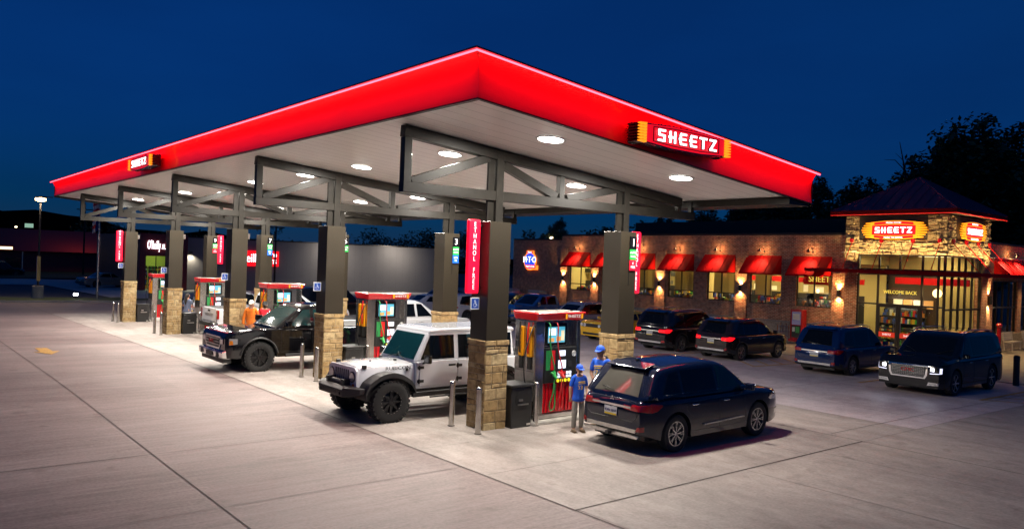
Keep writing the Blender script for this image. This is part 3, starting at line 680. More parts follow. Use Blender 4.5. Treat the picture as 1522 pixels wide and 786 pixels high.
# ethanol blade signs, wheelchair flags, pump number plates, camera boxes
def blade(label, x, y, s):
    t=thing('blade_sign',label,'sign',(x,y,2.75),0,'vertical red ethanol signs on the canopy columns')
    q=MB(); q.bb(-.15,.15,-.05,.05,0,1.5); q.build('panel','blade_red',t,bevel=.035,seg=3)
    for sy in (-1,1):
        wds=MB()
        for k,ch in enumerate('ETHANOL FREE'):
            if ch!=' ': text(wds,ch,(0,sy*.053,1.39-k*.1145),(-sy,0,0),(0,0,1),.135,.002,sx=.85)
        wds.build('lettering','sign_white_flat',t)
    q=MB()
    for z in (.12,1.38): q.bb(.15*s if s>0 else -.23,.23 if s>0 else -.15,-.012,.012,z-.02,z+.02)
    q.build('bracket','black',t)
blade('vertical red ethanol free sign beside the nearest column by the white jeep',-.48,0,1)
blade('vertical red ethanol free sign hung on the farthest front column near the flagpole',-.48,4*S_,1)
blade('vertical red ethanol free sign on the store side of the column marked 1',4.45,0,-1)
blade('vertical red ethanol free sign on a back column left of the black truck',4.40,4*S_,-1)
for i in range(5):
    y=i*S_
    t=thing('wheelchair_sign','small blue wheelchair flag sign on the %s front column counted from the near end'%ordn[i],'sign',(-.39,y,2.43),0,'wheelchair signs on the front columns')
    q=MB(); q.bb(-.11,.11,-.012,.012,0,.24); q.build('plate','white_plastic',t)
    q=MB(); q.bb(-.09,.09,-.016,-.0125,.02,.22); q.build('field','blue_sign',t)
    q=MB(); yy=-.02
    q.cyl((-.01,yy,.178),(-.01,yy+.003,.178),.013,n=10); q.bar((-.01,yy,.165),(-.005,yy,.105),.012,.004,(0,1,0)); q.bar((-.005,yy-.001,.115),(.03,yy-.001,.112),.010,.003,(0,1,0)); q.bar((.03,yy,.115),(.045,yy,.07),.010,.003,(0,1,0)); q.bar((-.008,yy-.0015,.145),(.025,yy-.0015,.143),.009,.003,(0,1,0))
    pts=[(-.012+.036*math.cos(a),yy,.09+.036*math.sin(a)) for a in [R(d) for d in range(130,370,24)]]
    q.tube(pts,.004,6); q.build('pictogram','white_paint',t)
    q=MB(); q.box((.39+.33,y*0,1.55),(.16,.14,.2),rz=.5); q.bb(.37+.28,.39+.29,-.02,.02,1.5,1.56)
    o=q.build('camera_box','steel'); o.location=(-.39,y,2.43); tag(o,'small grey camera box high on the store side of the %s front column'%ordn[i],'camera box','camera boxes on the front columns')
for i,(num,rows) in enumerate((('1',(('green_sign','AUTO','DIESEL'),('red_plate','E','FREE'))),('3',(('green_sign','AUTO','DIESEL'),('blue_plate','UNL','88'))),('5',(('green_sign','AUTO','DIESEL'),)),('7',(('green_sign','AUTO','DIESEL'),('blue_plate','UNL','88'))),('9',(('green_sign','AUTO','DIESEL'),('red_plate','E','FREE'))))):
    y=i*S_-.28
    t=thing('pump_number_sign','stacked plates reading %s on the %s back canopy column from the near end'%(num,ordn[i]),'sign',(W_+.13,y,3.31),0,'pump number plates on the back columns')
    q=MB(); q.bb(-.11,.11,-.03,-.002,.5,.80); q.build('number_plate','black_gloss',t)
    q=MB(); text(q,num,(0,-.033,.65),(1,0,0),(0,0,1),.26,.002); q.build('numeral','sign_white_flat',t)
    for k,(mm,a,b) in enumerate(rows):
        z0=.25-.25*k
        q=MB(); q.bb(-.11,.11,-.03,-.002,z0+.002,z0+.248); pl=q.build('fuel_plate',mm,t)
        q=MB(); text(q,a,(0,-.033,z0+.17),(1,0,0),(0,0,1),.075,.002); text(q,b,(0,-.033,z0+.08),(1,0,0),(0,0,1),.075 if len(b)<5 else .06,.002); q.build('lettering','sign_white_flat',pl)
    q=MB(); q.bb(-.115,-.105,-.01,-.001,-.35,.5); q.build('edge_strip','black',t)

# ================================================================ store
XW=26.8; GZ=-.17
store=thing('store_building','brick convenience store with red awnings and a stone corner tower','store building',(0,0,0))
def wall_x(name, x, th, y0, y1, z0, z1, openings, m, parent):
    """wall in a plane x..x+th with rectangular openings (y0,y1,z0,z1)"""
    q=MB(); ys=sorted(openings); c=y0
    for (a,b,za,zb) in ys:
        if a-c>.001: q.bb(x,x+th,c,a,z0,z1)
        q.bb(x,x+th,a,b,z0,za); q.bb(x,x+th,a,b,zb,z1); c=b
    if y1-c>.001: q.bb(x,x+th,c,y1,z0,z1)
    return q.build(name,m,parent)
WIN=[(6.75,8.65),(9.5,11.4),(12.3,14.15),(15.08,16.95),(17.95,19.75),(20.7,22.4),(23.35,25.4)]
wall_x('wall',XW,.25,5.9,26.2,GZ-.4,5.28,[(a,b,1.65,3.25) for a,b in WIN],'brick_x',store)
q=MB(); q.bb(XW+.02,XW+.25,26.203,31.4,GZ-.4,5.0); q.build('wall','brick_x',store)
q=MB(); q.bb(XW+.25,40,31.1,31.35,GZ-.4,5.0); q.build('wall','brick_y',store)
q=MB(); q.bb(XW-.03,XW+.3,5.9,26.2,5.283,5.40); q.bb(XW-.02,XW+.3,26.203,31.4,5.003,5.10); q.build('parapet_cap','frame_dark',store)
q=MB(); q.bb(XW+.3,46,1.9,31,4.7,4.75); q.build('roof','trim',store)
q=MB(); q.bb(31.8,32.0,6.0,24.0,4.76,6.45); q.bb(31.8,44,5.9,6.0,4.76,6.45); q.build('roof_screen','frame_dark',store)
# soldier course and stone dado
q=MB(); q.bb(XW-.04,XW-.002,5.9,31.4,GZ-.3,.78); q.build('dado','base_stone',store)
q=MB(); q.bb(XW-.06,XW-.002,5.9,31.4,.783,.84); q.build('dado_cap','old_concrete',store)
PIL=[(5.92,6.65),(11.48,12.22),(17.08,17.85),(22.55,23.25),(25.48,26.2)]
for a,b in PIL:
    q=MB(); q.bb(XW-.10,XW-.001,a,b,.845,4.4 if a>6 else 3.4); q.bb(XW-.12,XW-.0415,a-.03,b+.03,GZ-.3,.842); q.build('pilaster','brick_x',store)
    lm=thing('wall_lamp',None,None,(XW-.2,(a+b)/2,2.42)); lm.parent=store; del_=0
    q=MB(); q.cyl((0,0,-.16),(0,0,.16),.07,n=14); q.bb(0,.1,-.04,.04,-.04,.04); q.build('housing','black',lm,smooth=40)
    for s,nm in ((1,'up'),(-1,'down')):
        light('SPOT','bulb',lm,(.02,0,.19*s),SCONCE_W*1.25,(1,.52,.18),.03,(0 if s<0 else math.pi,R(-14)*(-1 if s<0 else 1)*-1,0),125,1)
        g_=MB(); g_.cyl((0,0,.161*s),(0,0,.166*s),.05,n=12); g_.build('lens','warm_lens',lm)
# windows with frames
pane_glass=M['pane']
def window_x(x,y0,y1,z0,z1,nv,nh_frac,parent,name='window',fr_=.05,zsplit=None):
    f=MB(); f.bb(x-.02,x+.06,y0,y1,z0,z0+fr_); f.bb(x-.02,x+.06,y0,y1,z1-fr_,z1)
    ys=[y0+(y1-y0)*k/nv for k in range(nv+1)]
    for k,yy in enumerate(ys):
        a=yy-fr_/2 if 0<k<nv else (yy if k==0 else yy-fr_)
        f.bb(x-.018,x+.058,a,a+fr_,z0+fr_,z1-fr_)
    if zsplit: f.bb(x-.014,x+.054,y0+fr_,y1-fr_,zsplit-fr_/2,zsplit+fr_/2)
    fo=f.build(name,'frame_dark',parent)
    p=MB(); p.bb(x+.015,x+.023,y0+.01,y1-.01,z0+.01,z1-.01); p.build('pane','pane',fo)
    s=MB(); s.bb(x-.09,x-.021,y0-.04,y1+.04,z0-.07,z0); s.build('sill','old_concrete',fo)
    return fo
for a,b in WIN: window_x(XW+.1,a,b,1.65,3.25,2,.3,store,zsplit=2.08)
# awnings: standing seam, with a gooseneck lamp each
def awning(x, yc, wd, z0, z1, out, parent, axis='x'):
    t=bpy.data.objects.new('awning',None); COL.objects.link(t); t.parent=parent; t.location=(x,yc,z0)
    if axis=='y': t.rotation_euler=(0,0,R(90))
    h=z1-z0; q=MB(); w2=wd/2
    q.add([(-out,-w2,0),(-out,w2,0),(0,w2,h),(0,-w2,h),(-out+.01,-w2,-.03),(-out+.01,w2,-.03),(.0,w2,h-.03),(.0,-w2,h-.03)],[(0,1,2,3),(7,6,5,4),(0,4,5,1),(1,5,6,2),(3,2,6,7),(0,3,7,4)])
    for s in (-w2,w2-.02): q.add([(-out,s,-.03),(0,s,-.03),(0,s,h),(-out,s+.02,-.03),(0,s+.02,-.03),(0,s+.02,h)],[(0,1,2),(5,4,3),(0,3,4,1),(1,4,5,2),(2,5,3,0)])
    n=max(4,int(wd/.42))
    for k in range(n+1):
        yy=-w2+.02+(wd-.04)*k/n; q.bar((-out,yy,.012),(-.002,yy,h+.010),.022,.035,(0,0,1))
    q.build('sheet','red_sheet',t)
    q=MB(); q.bb(-out-.012,-out+.0,-w2,w2,-.09,.0); q.build('valance','red_sheet',t)
    # gooseneck
    q=MB(); q.tube([(0,0,h+.22),(-.12,0,h+.42),(-.35,0,h+.45),(-.46,0,h+.33)],.014,6); q.cyl((-.46,0,h+.36),(-.50,0,h+.22),.03,.10,14); q.cyl((0,0,h+.22),(-.02,0,h+.22),.05,n=10); q.build('gooseneck_lamp','black',t,smooth=40)
    light('SPOT','bulb',t,(-.50,0,h+.20),SCONCE_W*.9,(1,.55,.28),.05,(0,R(-6),0),96,1)
    light('POINT','bulb_glow',t,(-.30,0,h+.30),SCONCE_W*.10,(1,.5,.2),.05)
    return t
for k,(a,b) in enumerate(WIN): awning(XW-.005,(a+b)/2+.08,2.04,3.28,4.2,.8,store)
# tower -----------------------------------------------------------
TX0,TX1,TY0,TY1=26.3,31.25,1.27,5.85
rnd=random.Random(5)
st=MB()
fx=lambda u,z,o:(TX0-o,TY1-u,z); fy=lambda u,z,o:(TX0+u,TY0-o,z)
def stone_x(a,b,z0,z1): blocks(st,TY1-b,TY1-a,z0,z1,fx,(.07,.09,.11,.14),(.16,.5),rnd,jit=.05)
def stone_y(a,b,z0,z1): blocks(st,a-TX0,b-TX0,z0,z1,fy,(.07,.09,.11,.14),(.16,.5),rnd,jit=.05)
stone_x(5.2,5.85,3.62,6.15); stone_x(1.27,2.1,4.36,6.15); stone_x(2.1,5.2,4.36,5.02)
stone_y(26.3,27.15,4.36,6.15); stone_y(30.55,31.25,3.62,6.15); stone_y(27.15,30.55,4.36,5.02)
stone_o=st.build('tower_stone','ledge_stone',store)
q=MB(); q.bb(TX0+.02,TX0+.3,5.2,5.83,3.62,6.15); q.bb(TX0+.02,TX0+.3,TY0+.02,5.2,4.36,6.15); q.bb(TX0+.3,TX1-.02,TY0+.02,TY0+.3,4.36,6.15); q.bb(30.55,TX1-.02,TY0+.021,TY0+.3,3.62,4.36); q.build('tower_core','dark_mortar',store)
q=MB(); q.bb(TX0+.08,TX0+.015,2.1,5.2,5.05,6.15); q.bb(27.15,30.55,TY0+.08,TY0+.015,5.05,6.15); q.build('sign_recess','trim',store)
q=MB(); q.bb(TX1-.3,TX1-.02,TY0+.3,TY1,4.75,6.15); q.bb(TX0+.3,TX1-.02,TY1-.3,TY1-.02,4.76,6.15); q.build('tower_back_wall','dark_mortar',store)
# hipped roof
ov=.52; ez=6.22; ap=((TX0+TX1)/2+.0,(TY0+TY1)/2,8.12); q=MB()
c=[(TX0-ov,TY0-ov,ez),(TX1+ov,TY0-ov,ez),(TX1+ov,TY1+ov,ez),(TX0-ov,TY1+ov,ez)]
q.add([(*p[:2],ez+.16) for p in c]+[ap],[(0,1,4),(1,2,4),(2,3,4),(3,0,4)])
rf=q.build('tower_roof','roof_red',store)
q=MB()
def seams(e0,e1,n):
    e0=Vector(e0); e1=Vector(e1); mid=(e0+e1)/2; a=Vector(ap)
    for k in range(1,n):
        t=k/n; p=e0.lerp(e1,t); s=min(t,1-t)*2
        q_=p.lerp(p+(a-mid),s*.985)  # runs straight up the slope to the hip
        q.bar(p+Vector((0,0,.17)),q_+Vector((0,0,.17-.16*s)),.03,.05)
seams(c[3],c[0],12); seams(c[0],c[1],12)
for p in c: q.bar((p[0],p[1],ez+.17),(ap[0],ap[1],ap[2]+.01),.07,.05)
q.build('roof_seam','roof_red',rf)
q=MB()
for a,b in ((c[0],c[1]),(c[1],c[2]),(c[2],c[3]),(c[3],c[0])): q.bar((a[0],a[1],ez+.06),(b[0],b[1],ez+.06),.06,.18)
q.build('eave_fascia','red_sheet',rf)
q=MB()
for a,b in ((c[0],c[1]),(c[3],c[0])): q.bar((a[0]*1.0,a[1],ez-.045),(b[0],b[1],ez-.045),.05,.03)
q.build('eave_led','eave_led',rf)
q=MB(); q.bb(TX0-ov,TX1+ov,TY0-ov,TY1+ov,ez-.035,ez-.032); q.build('eave_soffit','frame_dark',rf)
# flat red entrance canopy round the tower
q=MB(); q.bb(25.25,26.28,-.0,7.35,3.46,3.62); q.bb(26.28,40,.0,1.2,3.46,3.62); 
ec=q.build('entrance_canopy','red_sheet',store)
for a_,b_,lo_,hi_ in [((TX0-.03,y,4.95),(25.35,y,3.64),(TX0-.14,y-.07,4.9),(TX0-.03,y+.07,5.08)) for y in (5.5,4.1,2.7,1.55)]+[((x,TY0-.03,4.95),(x,.1,3.64),(x-.07,TY0-.14,4.9),(x+.07,TY0-.03,5.08)) for x in (26.7,28.2,29.6,31.0)]:
    q=MB(); q.tube([a_,b_],.018,6); tr_=q.build('tie_rod','red_sheet',store,smooth=60)
    q=MB(); q.bb(lo_[0],hi_[0],lo_[1],hi_[1],lo_[2],hi_[2]); q.build('rod_bracket','red_gloss',tr_)
# up-lights on the canopy washing the stone
for y in (5.45,4.7,3.9,3.1,2.3,1.6):
    light('SPOT','bulb',ec,(25.85,y,3.66),300,(1,.66,.27),.05,(math.pi,R(-8),0),125,.8)
for x in (26.9,27.9,28.9,29.9,30.8):
    light('SPOT','bulb',ec,(x,.85,3.66),250,(1,.66,.27),.05,(math.pi+R(8),0,0),125,.8)
q=MB()
for y in (5.45,4.7,3.9,3.1,2.3,1.6): q.bb(25.7,25.98,y-.09,y+.09,3.622,3.65)
q.build('uplight','black',ec)
for (x,y) in ((25.75,6.6),(25.75,4.4),(25.75,2.2),(25.9,.5),(28.5,.55),(31.2,.55),(34,.5),(37,.5)): light('SPOT','downlight',ec,(x,y,3.44),150,(1,.62,.25),.08,(0,0,0),140,.9)
# glazing
def glazing_x(x, ys, zs, nm='shopfront', fr_=.075):
    f=MB()
    for z in zs: f.bb(x,x+.1,ys[0],ys[-1],z-fr_/2,z+fr_/2)
    for y in ys: f.bb(x+.003,x+.097,y-fr_/2,y+fr_/2,zs[0],zs[-1])
    fo=f.build(nm,'frame_dark',store); p=MB(); p.bb(x+.05,x+.057,ys[0],ys[-1],zs[0],zs[-1]); p.build('pane','pane',fo); return fo
def glazing_y(y, xs, zs, nm='shopfront', fr_=.075):
    f=MB()
    for z in zs: f.bb(xs[0],xs[-1],y,y+.1,z-fr_/2,z+fr_/2)
    for x in xs: f.bb(x-fr_/2,x+fr_/2,y+.003,y+.097,zs[0],zs[-1])
    fo=f.build(nm,'frame_dark',store); p=MB(); p.bb(xs[0],xs[-1],y+.05,y+.057,zs[0],zs[-1]); p.build('pane','pane',fo); return fo
glazing_x(TX0+.05,[1.38,1.62,2.3,4.26,5.2],[GZ+.05,2.05,3.44])
glazing_x(TX0+.05,[1.38,1.62,2.3,3.28,4.22,5.2],[3.66,4.33],'clerestory')
glazing_y(TY0+.05,[26.42,27.2,27.95,28.7,29.5,30.45],[GZ+.05,1.95,3.44])
glazing_y(TY0+.05,[26.42,27.2,27.95,28.7,29.5,30.45],[3.66,4.33],'clerestory')
q=MB(); q.bb(TX0+.02,TX0+.2,5.25,5.84,GZ-.2,3.46); q.build('pier','brick_x',store)
q=MB(); q.bb(30.5,31.2,TY0+.02,TY0+.2,GZ-.2,3.46); q.build('pier','brick_y',store)
# entrance doors
for k,(a,b) in enumerate(((2.34,3.27),(3.29,4.22))):
    f=MB(); x=TX0+.02
    f.bb(x,x+.05,a,b,GZ+.02,GZ+.22); f.bb(x,x+.05,a,b,1.92,2.02); f.bb(x+.001,x+.049,a,a+.1,GZ+.22,1.92); f.bb(x+.001,x+.049,b-.1,b,GZ+.22,1.92); f.bb(x+.002,x+.048,a+.1,b-.1,.92,1.0)
    d_=f.build('door','frame_dark',store)
    p=MB(); p.bb(x+.02,x+.027,a+.05,b-.05,GZ+.15,1.95); p.build('pane','pane',d_)
    h_=MB(); yy=b-.14 if k==0 else a+.14; h_.tube([(x-.05,yy,.75),(x-.05,yy,1.3)],.014,8); h_.build('handle','steel',d_)
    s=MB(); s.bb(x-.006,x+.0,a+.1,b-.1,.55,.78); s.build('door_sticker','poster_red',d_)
    s=MB(); text(s,'SHEETZ',(x-.010,(a+b)/2,.665),(0,-1,0),(0,0,1),.13,.002,sx=.9); s.build('lettering','sign_white_flat',d_)
# interior -----------------------------------------------------------
q=MB(); q.bb(27.1,38,6.2,26,GZ-.05,GZ); q.bb(26.45,38,1.45,6.2,GZ-.05,GZ); q.build('inner_floor','base_stone',store)
q=MB(); q.bb(27.06,38,6.1,26,3.95,4.0); q.bb(26.45,38,1.45,6.1,4.42,4.46); q.build('inner_ceiling','ceiling_in',store)
q=MB(); q.bb(31.0,31.1,6.0,26,GZ,3.95); q.bb(31.3,31.4,1.9,3.5,GZ,4.4); q.bb(27.06,31,14.6,14.68,GZ,3.9); q.bb(27.06,31,26,26.1,GZ,3.9); q.bb(29.2,29.28,20,26,GZ,3.95); q.build('inner_wall','cream',store)
q=MB(); q.bb(31.3,31.4,3.5,6,GZ,3.5); q.build('inner_wall','menu_wall',store); q=MB(); q.bb(31.3,31.4,3.5,6,3.5,4.4); q.build('inner_wall','cream',store); light('AREA','interior_light',store,(27.6,4.6,4.35),75,(1,.76,.36),.6)
t=thing('menu_board','row of lit menu boards high behind the entrance','menu board',(31.25,4.7,1.75)); q=MB()
for k in range(4): q.bb(-.04,.02,-.98+k*.5,-.54+k*.5,0,.42,k%2)
q.build('boards',['screen_orange','screen_cream'],t)
t=thing('drinks_cooler','lit drinks cooler at the back of the store','cooler',(30.9,4.9,GZ)); q=MB(); q.bb(-.3,.3,-.9,.9,0,2.0); q.build('cabinet','trim',t); q=MB()
for r in range(5):
    for k in range(14): q.bb(-.34,-.302,-.85+k*.12,-.77+k*.12,.2+r*.34,.42+r*.34,(k*3+r)%7)
q.build('bottles',['goods_%d'%i for i in range(7)],t); light('AREA','case_light',t,(-.7,0,2.2),18,(1,.85,.6),.4,(0,R(-40),0))
q=MB()
for y in (7.4,10.4,13.2,16,19,22,24.5): q.bb(28.2,28.8,y-.5,y+.5,3.92,3.945)
for x in (28,31,34): q.bb(x,x+.6,2.6,4.4,4.38,4.41)
q.build('ceiling_panel','interior_lamp',store)
q=MB(); q.bb(26.62,31.28,6.0,6.08,3.9,4.41); q.build('bulkhead','cream',store)
for y in (7.6,10.6,13.2,16.2,19,21.6,24.4): light('AREA','interior_light',store,(28.5,y,3.85),95,(1,.78,.40),.8)
for x,y in ((28.2,3.3),(30.2,2.9)): light('AREA','interior_light',store,(x,y,4.3),58,(1,.74,.34),.9)
for k,(a,b) in enumerate(WIN):
    t=thing('window_blind','vertical slat blind inside the %s awning window from the tower'%['first','second','third','fourth','fifth','sixth','seventh'][k],'blind',(27.35,(a+b)/2,3.3),0,'blinds in the store windows')
    q=MB(); q.bb(-.04,.04,-(b-a)/2-.1,(b-a)/2+.1,.0,.06); q.build('headrail','cream',t); q=MB(); n=int((b-a)/.11); rnd_=random.Random(k)
    lo,hi=(0,n) if k in (2,3,4) else ((n//2,n) if k==1 else (0,n//4))
    for j in range(lo,hi): yy=-(b-a)/2+.05+j*.11; q.box((0,yy,-.62),(.012,.095,1.2),rz=rnd_.uniform(.3,.8))
    q.build('slats','cream',t)
    q=MB(); q.bb(29.0,29.06,a-.6,b+.6,GZ,2.28,0); q.bb(28.9,29.0,a-.6,b+.6,2.85,3.12,1 if k<3 else 0)
    for j in range(4):
        yy=a-.3+j*.62; q.bb(28.97,28.995,yy,yy+rnd_.uniform(.25,.5),2.35,2.35+rnd_.uniform(.18,.4),2+j%3)
    o=q.build('back_counter',['trim','red_sheet','screen_cream','goods_6','screen_orange']); tag(o,'dark counter with pictures and band behind the %s awning window from the tower'%['first','second','third','fourth','fifth','sixth','seventh'][k],'counter','counters inside the store')
    t=thing('food_case','low lit food case with goods below the %s awning window from the tower'%['first','second','third','fourth','fifth','sixth','seventh'][k],'display case',(27.75,(a+b)/2,GZ),0,'food cases inside the store')
    q=MB(); q.bb(-.3,.3,-.95,.95,0,1.75); q.build('cabinet','trim',t); q=MB()
    for j in range(30):
        yy=rnd_.uniform(-.9,.85); z=1.752+rnd_.choice((0,0,.18)); q.bb(-.28,-.1,yy,yy+rnd_.uniform(.06,.16),z,z+rnd_.uniform(.1,.28),rnd_.randrange(7))
    q.build('goods',['goods_%d'%i for i in range(7)],t)
# counters, shelves, cases seen through the glass
rnd=random.Random(11)
def shelf(loc,length,h,rz,label,lv=4):
    t=thing('display_shelf',label,'shelf',loc,rz,'stocked shelves inside the store')
    q=MB(); q.bb(-.2,.2,-length/2,length/2,0,.1); q.bb(-.02,.02,-length/2,length/2,.1,h)
    for k in range(lv): q.bb(-.2,.2,-length/2,length/2,.1+(h-.1)*k/lv,.13+(h-.1)*k/lv)
    q.build('frame','trim',t); q=MB()
    for k in range(lv):
        z=.13+(h-.1)*k/lv; y=-length/2+.02
        while y<length/2-.1:
            w=rnd.uniform(.06,.16); hh=rnd.uniform(.12,(h-.1)/lv-.05); q.bb(-.19,-.04,y,y+w-.01,z,z+hh,rnd.randrange(7)); y+=w
    q.build('goods',['goods_%d'%i for i in range(7)],t)
for k,(y,l) in enumerate(((7.7,1.8),(10.5,1.7),(13.2,1.5),(16.1,1.8),(18.9,1.7),(21.6,1.5),(24.3,1.6))):
    shelf((28.6,y,GZ),l,2.35,0,'low stocked shelf inside behind the %s awning window from the tower'%ordn[k])
shelf((29.6,4.4,GZ),2.0,1.9,0,'wide stocked shelf facing the entrance doors',5)
shelf((28.3,4.6,GZ),.9,1.6,0,'short snack shelf just inside the doors at their left',4)
q=MB(); q.bb(0,.05,-1.7,1.7,-.16,.16); t_=q.build('hanging_banner','red_sheet'); t_.location=(29.6,3.2,3.15); tag(t_,'red hanging sign band above the shelves inside the entrance','banner')
q=MB(); text(q,'WELCOME BACK',(TX0+.25,3.32,2.62),(0,-1,0),(0,0,1),.215,.012,sx=.9); o=q.build('welcome_lettering','gold_text'); tag(o,'gold welcome back letters across the glass over the doors','lettering')
q=MB(); text(q,'SHEETZ',(27.6,7.7,3.05),(0,-1,0),(0,0,1),.42,.01,sx=1.0); q2=q.build('inner_lettering','gold_text'); tag(q2,'cream shop name letters inside the window nearest the tower','lettering')
q=MB(); q.bb(27.62,27.66,6.7,8.7,2.78,3.3); o=q.build('sign_band','red_sheet',q2)
def pendant(x,y,z,r,label):
    t=thing('pendant_lamp',label,'lamp',(x,y,z),0,'pendant lamps inside the store'); q=MB(); q.tube([(0,0,r),(0,0,1.0)],.008,6); q.build('cord','black',t)
    q=MB(); q.sphere((0,0,0),(r,r,r*1.25 if r<.1 else r),12); q.build('shade','pendant_glow',t,smooth=60)
pendant(27.9,8.05,2.45,.085,'left pendant lamp in the window nearest the tower'); pendant(27.9,7.25,2.45,.085,'right pendant lamp in the window nearest the tower')
pendant(27.9,10.0,2.45,.085,'right pendant lamp in the second awning window from the tower'); pendant(27.9,10.9,2.45,.07,'left pendant lamp in the second awning window from the tower')
pendant(27.3,2.0,2.65,.2,'big round globe lamp inside right of the entrance doors'); pendant(33.5,3.0,2.2,.15,'globe lamp inside the right hand glass wall of the tower')
# right-hand wall and its awning
def wall_y(name,y,th,x0,x1,z0,z1,ops,m,parent):
    q=MB(); c=x0
    for a,b,za,zb in ops:
        if a-c>.001: q.bb(c,a,y,y+th,z0,z1)
        q.bb(a,b,y,y+th,z0,za); q.bb(a,b,y,y+th,zb,z1); c=b
    q.bb(c,x1,y,y+th,z0,z1); return q.build(name,m,parent)
wall_y('wall',1.6,.25,31.25,46,GZ-.3,5.1,[(32.9,36.4,.65,3.3),(37,40.5,.65,3.3)],'brick_y',store)
q=MB(); q.bb(31.2,46,1.57,1.88,5.103,5.2); q.build('parapet_cap','frame_dark',store)
q=MB(); q.bb(31.26,46,1.55,1.598,GZ-.3,.62); q.build('dado','base_stone',store)
glazing_y(1.68,[32.93,33.7,34.6,35.5,36.37],[.66,1.95,3.28],'window'); glazing_y(1.68,[37.03,37.9,38.8,39.7,40.47],[.66,1.95,3.28],'window')
q=MB(); q.bb(32.5,44,5.9,6.0,GZ,3.9); q.build('inner_wall','cream',store); q=MB(); q.bb(38,44,1.9,6,3.95,4.0); q.build('inner_ceiling','ceiling_in',store)
light('AREA','interior_light',store,(38,3.6,3.7),60,(1,.78,.4),.8)
for x in (34.6,38.8):
    a_=awning(x,1.595,3.4,3.55,4.3,.8,store,'y'); light('SPOT','bulb',a_,(-.5,1.1,.95),SCONCE_W*1.5,(1,.5,.3),.03,(0,R(-8),0),120,.7); light('SPOT','bulb',a_,(-.5,-1.1,.95),SCONCE_W*1.5,(1,.5,.3),.03,(0,R(-8),0),120,.7)
q=MB(); q.bb(31.5,32.3,1.50,1.598,.65,3.4); q.build('pilaster','brick_y',store)
lm=thing('wall_lamp',None,None,(31.95,1.40,2.35)); lm.parent=store
q=MB(); q.cyl((0,0,-.2),(0,0,.2),.09,n=14); q.build('housing','black',lm,smooth=40)
for s in (1,-1): light('SPOT','bulb',lm,(0,-.02,.23*s),SCONCE_W,(1,.62,.25),.03,(R(14) if s<0 else math.pi-R(14),0,0),105,.9)
# tower and wall signs
def tower_sign(label,org,right,sc,sq=1.0):
    rt=Vector(right); up=Vector((0,0,1)); nn=rt.cross(up); t=thing('tower_sign',label,'sign',org)
    def P(u,z,o): p=rt*(u*sc*sq)+up*(z*sc)+nn*o; return tuple(p)
    def slab(pts,o0,o1,q):
        n=len(pts); v=[P(a,b,o0) for a,b in pts]+[P(a,b,o1) for a,b in pts]; q.add(v,[tuple(range(n-1,-1,-1)),tuple(range(n,2*n))]+[(i,(i+1)%n,n+(i+1)%n,n+i) for i in range(n)])
    def arc(L,z,b,n=8): return [(-L+2*L*i/n, z+b*(1-(2*i/n-1)**2)) for i in range(n+1)]
    q=MB(); slab([*arc(1.05,-.40,-.07),*arc(1.05,.40,.07)[::-1]],-.1,.0,q); q.build('cabinet','black_gloss',t)
    for s in (-1,1):
        q=MB(); q.bb(0,0,0,0,0,0) if False else None
        for k in range(7):
            z0=-.36+.72*k/7; z1=z0+.72/7; L=1.0+.45*(1-abs((k-3)/3.6)**1.5*.55)
            pts=[(s*.98,z0+.003),(s*L,z0+.03),(s*L,z1-.03),(s*.98,z1-.003)]
            if s<0: pts=pts[::-1]
            slab(pts,-.08,.02,q)
        q.build('ray_panel','sign_yellow',t)
    q=MB(); slab([*arc(1.02,-.36,-.07),*arc(1.02,.36,.07)[::-1]],.0,.015,q); q.build('face','sign_yellow',t)
    q=MB(); slab([*arc(.86,.235,.05),*arc(.86,.34,.05)[::-1]],.016,.026,q); slab([*arc(.86,-.34,-.05),*arc(.86,-.235,-.05)[::-1]],.016,.026,q); slab([*arc(.96,-.20,-.035),*arc(.96,.20,.035)[::-1]],.016,.028,q); q.build('band','sign_red',t)
    q=MB(); word(q,'SHEETZ',P(0,0,.028),rt,up,.26*sc,.17*sc*sq,.115*sc*sq,.048*sc,.03); text(q,'FRESH FOOD',P(0,.33,.03),rt,up,.095*sc,.003,sx=1.2*sq); text(q,'MADE TO ORDER',P(0,-.335,.03),rt,up,.095*sc,.003,sx=1.1*sq); q.build('lettering','sign_white',t)
    return t
tower_sign('large glowing red and yellow sign on the pump-facing side of the stone tower',(TX0-.12,3.55,5.47),(0,-1,0),1.02)
tower_sign('glowing red and yellow sign on the right-hand side of the stone tower',(28.95,TY0-.12,5.5),(1,0,0),1.02)
# round made-to-order sign
t=thing('round_sign','round glowing blue and orange made to order sign on the left brick wall','sign',(XW-.06,29.45,3.5))
q=MB(); q.cyl((0,0,0),(.06,0,0),.66,n=36); q.bb(.0,.06,-.38,.38,.5,.74); q.bb(0,.06,-.85,.3,-.62,-.3); q.build('rim','mto_orange',t)
q=MB(); q.cyl((-.012,0,.0),(-.001,0,.0),.57,n=36); q.build('disc','mto_blue',t)
q=MB(); q.bb(-.03,-.013,-.34,.34,.55,.70); q.bb(-.03,-.013,-.66,.42,-.53,-.27); q.build('banner','mto_red',t)
q=MB(); text(q,'M·T·O',(-.03,-.0,.08),(0,-1,0),(0,0,1),.62,.012,sx=.82); text(q,'Sheetz',(-.034,0,.625),(0,-1,0),(0,0,1),.16,.003); text(q,'Made·To·Order',(-.034,-.1,-.39),(0,-1,0),(0,0,1),.17,.003,sx=.85); q.build('lettering','sign_white',t)
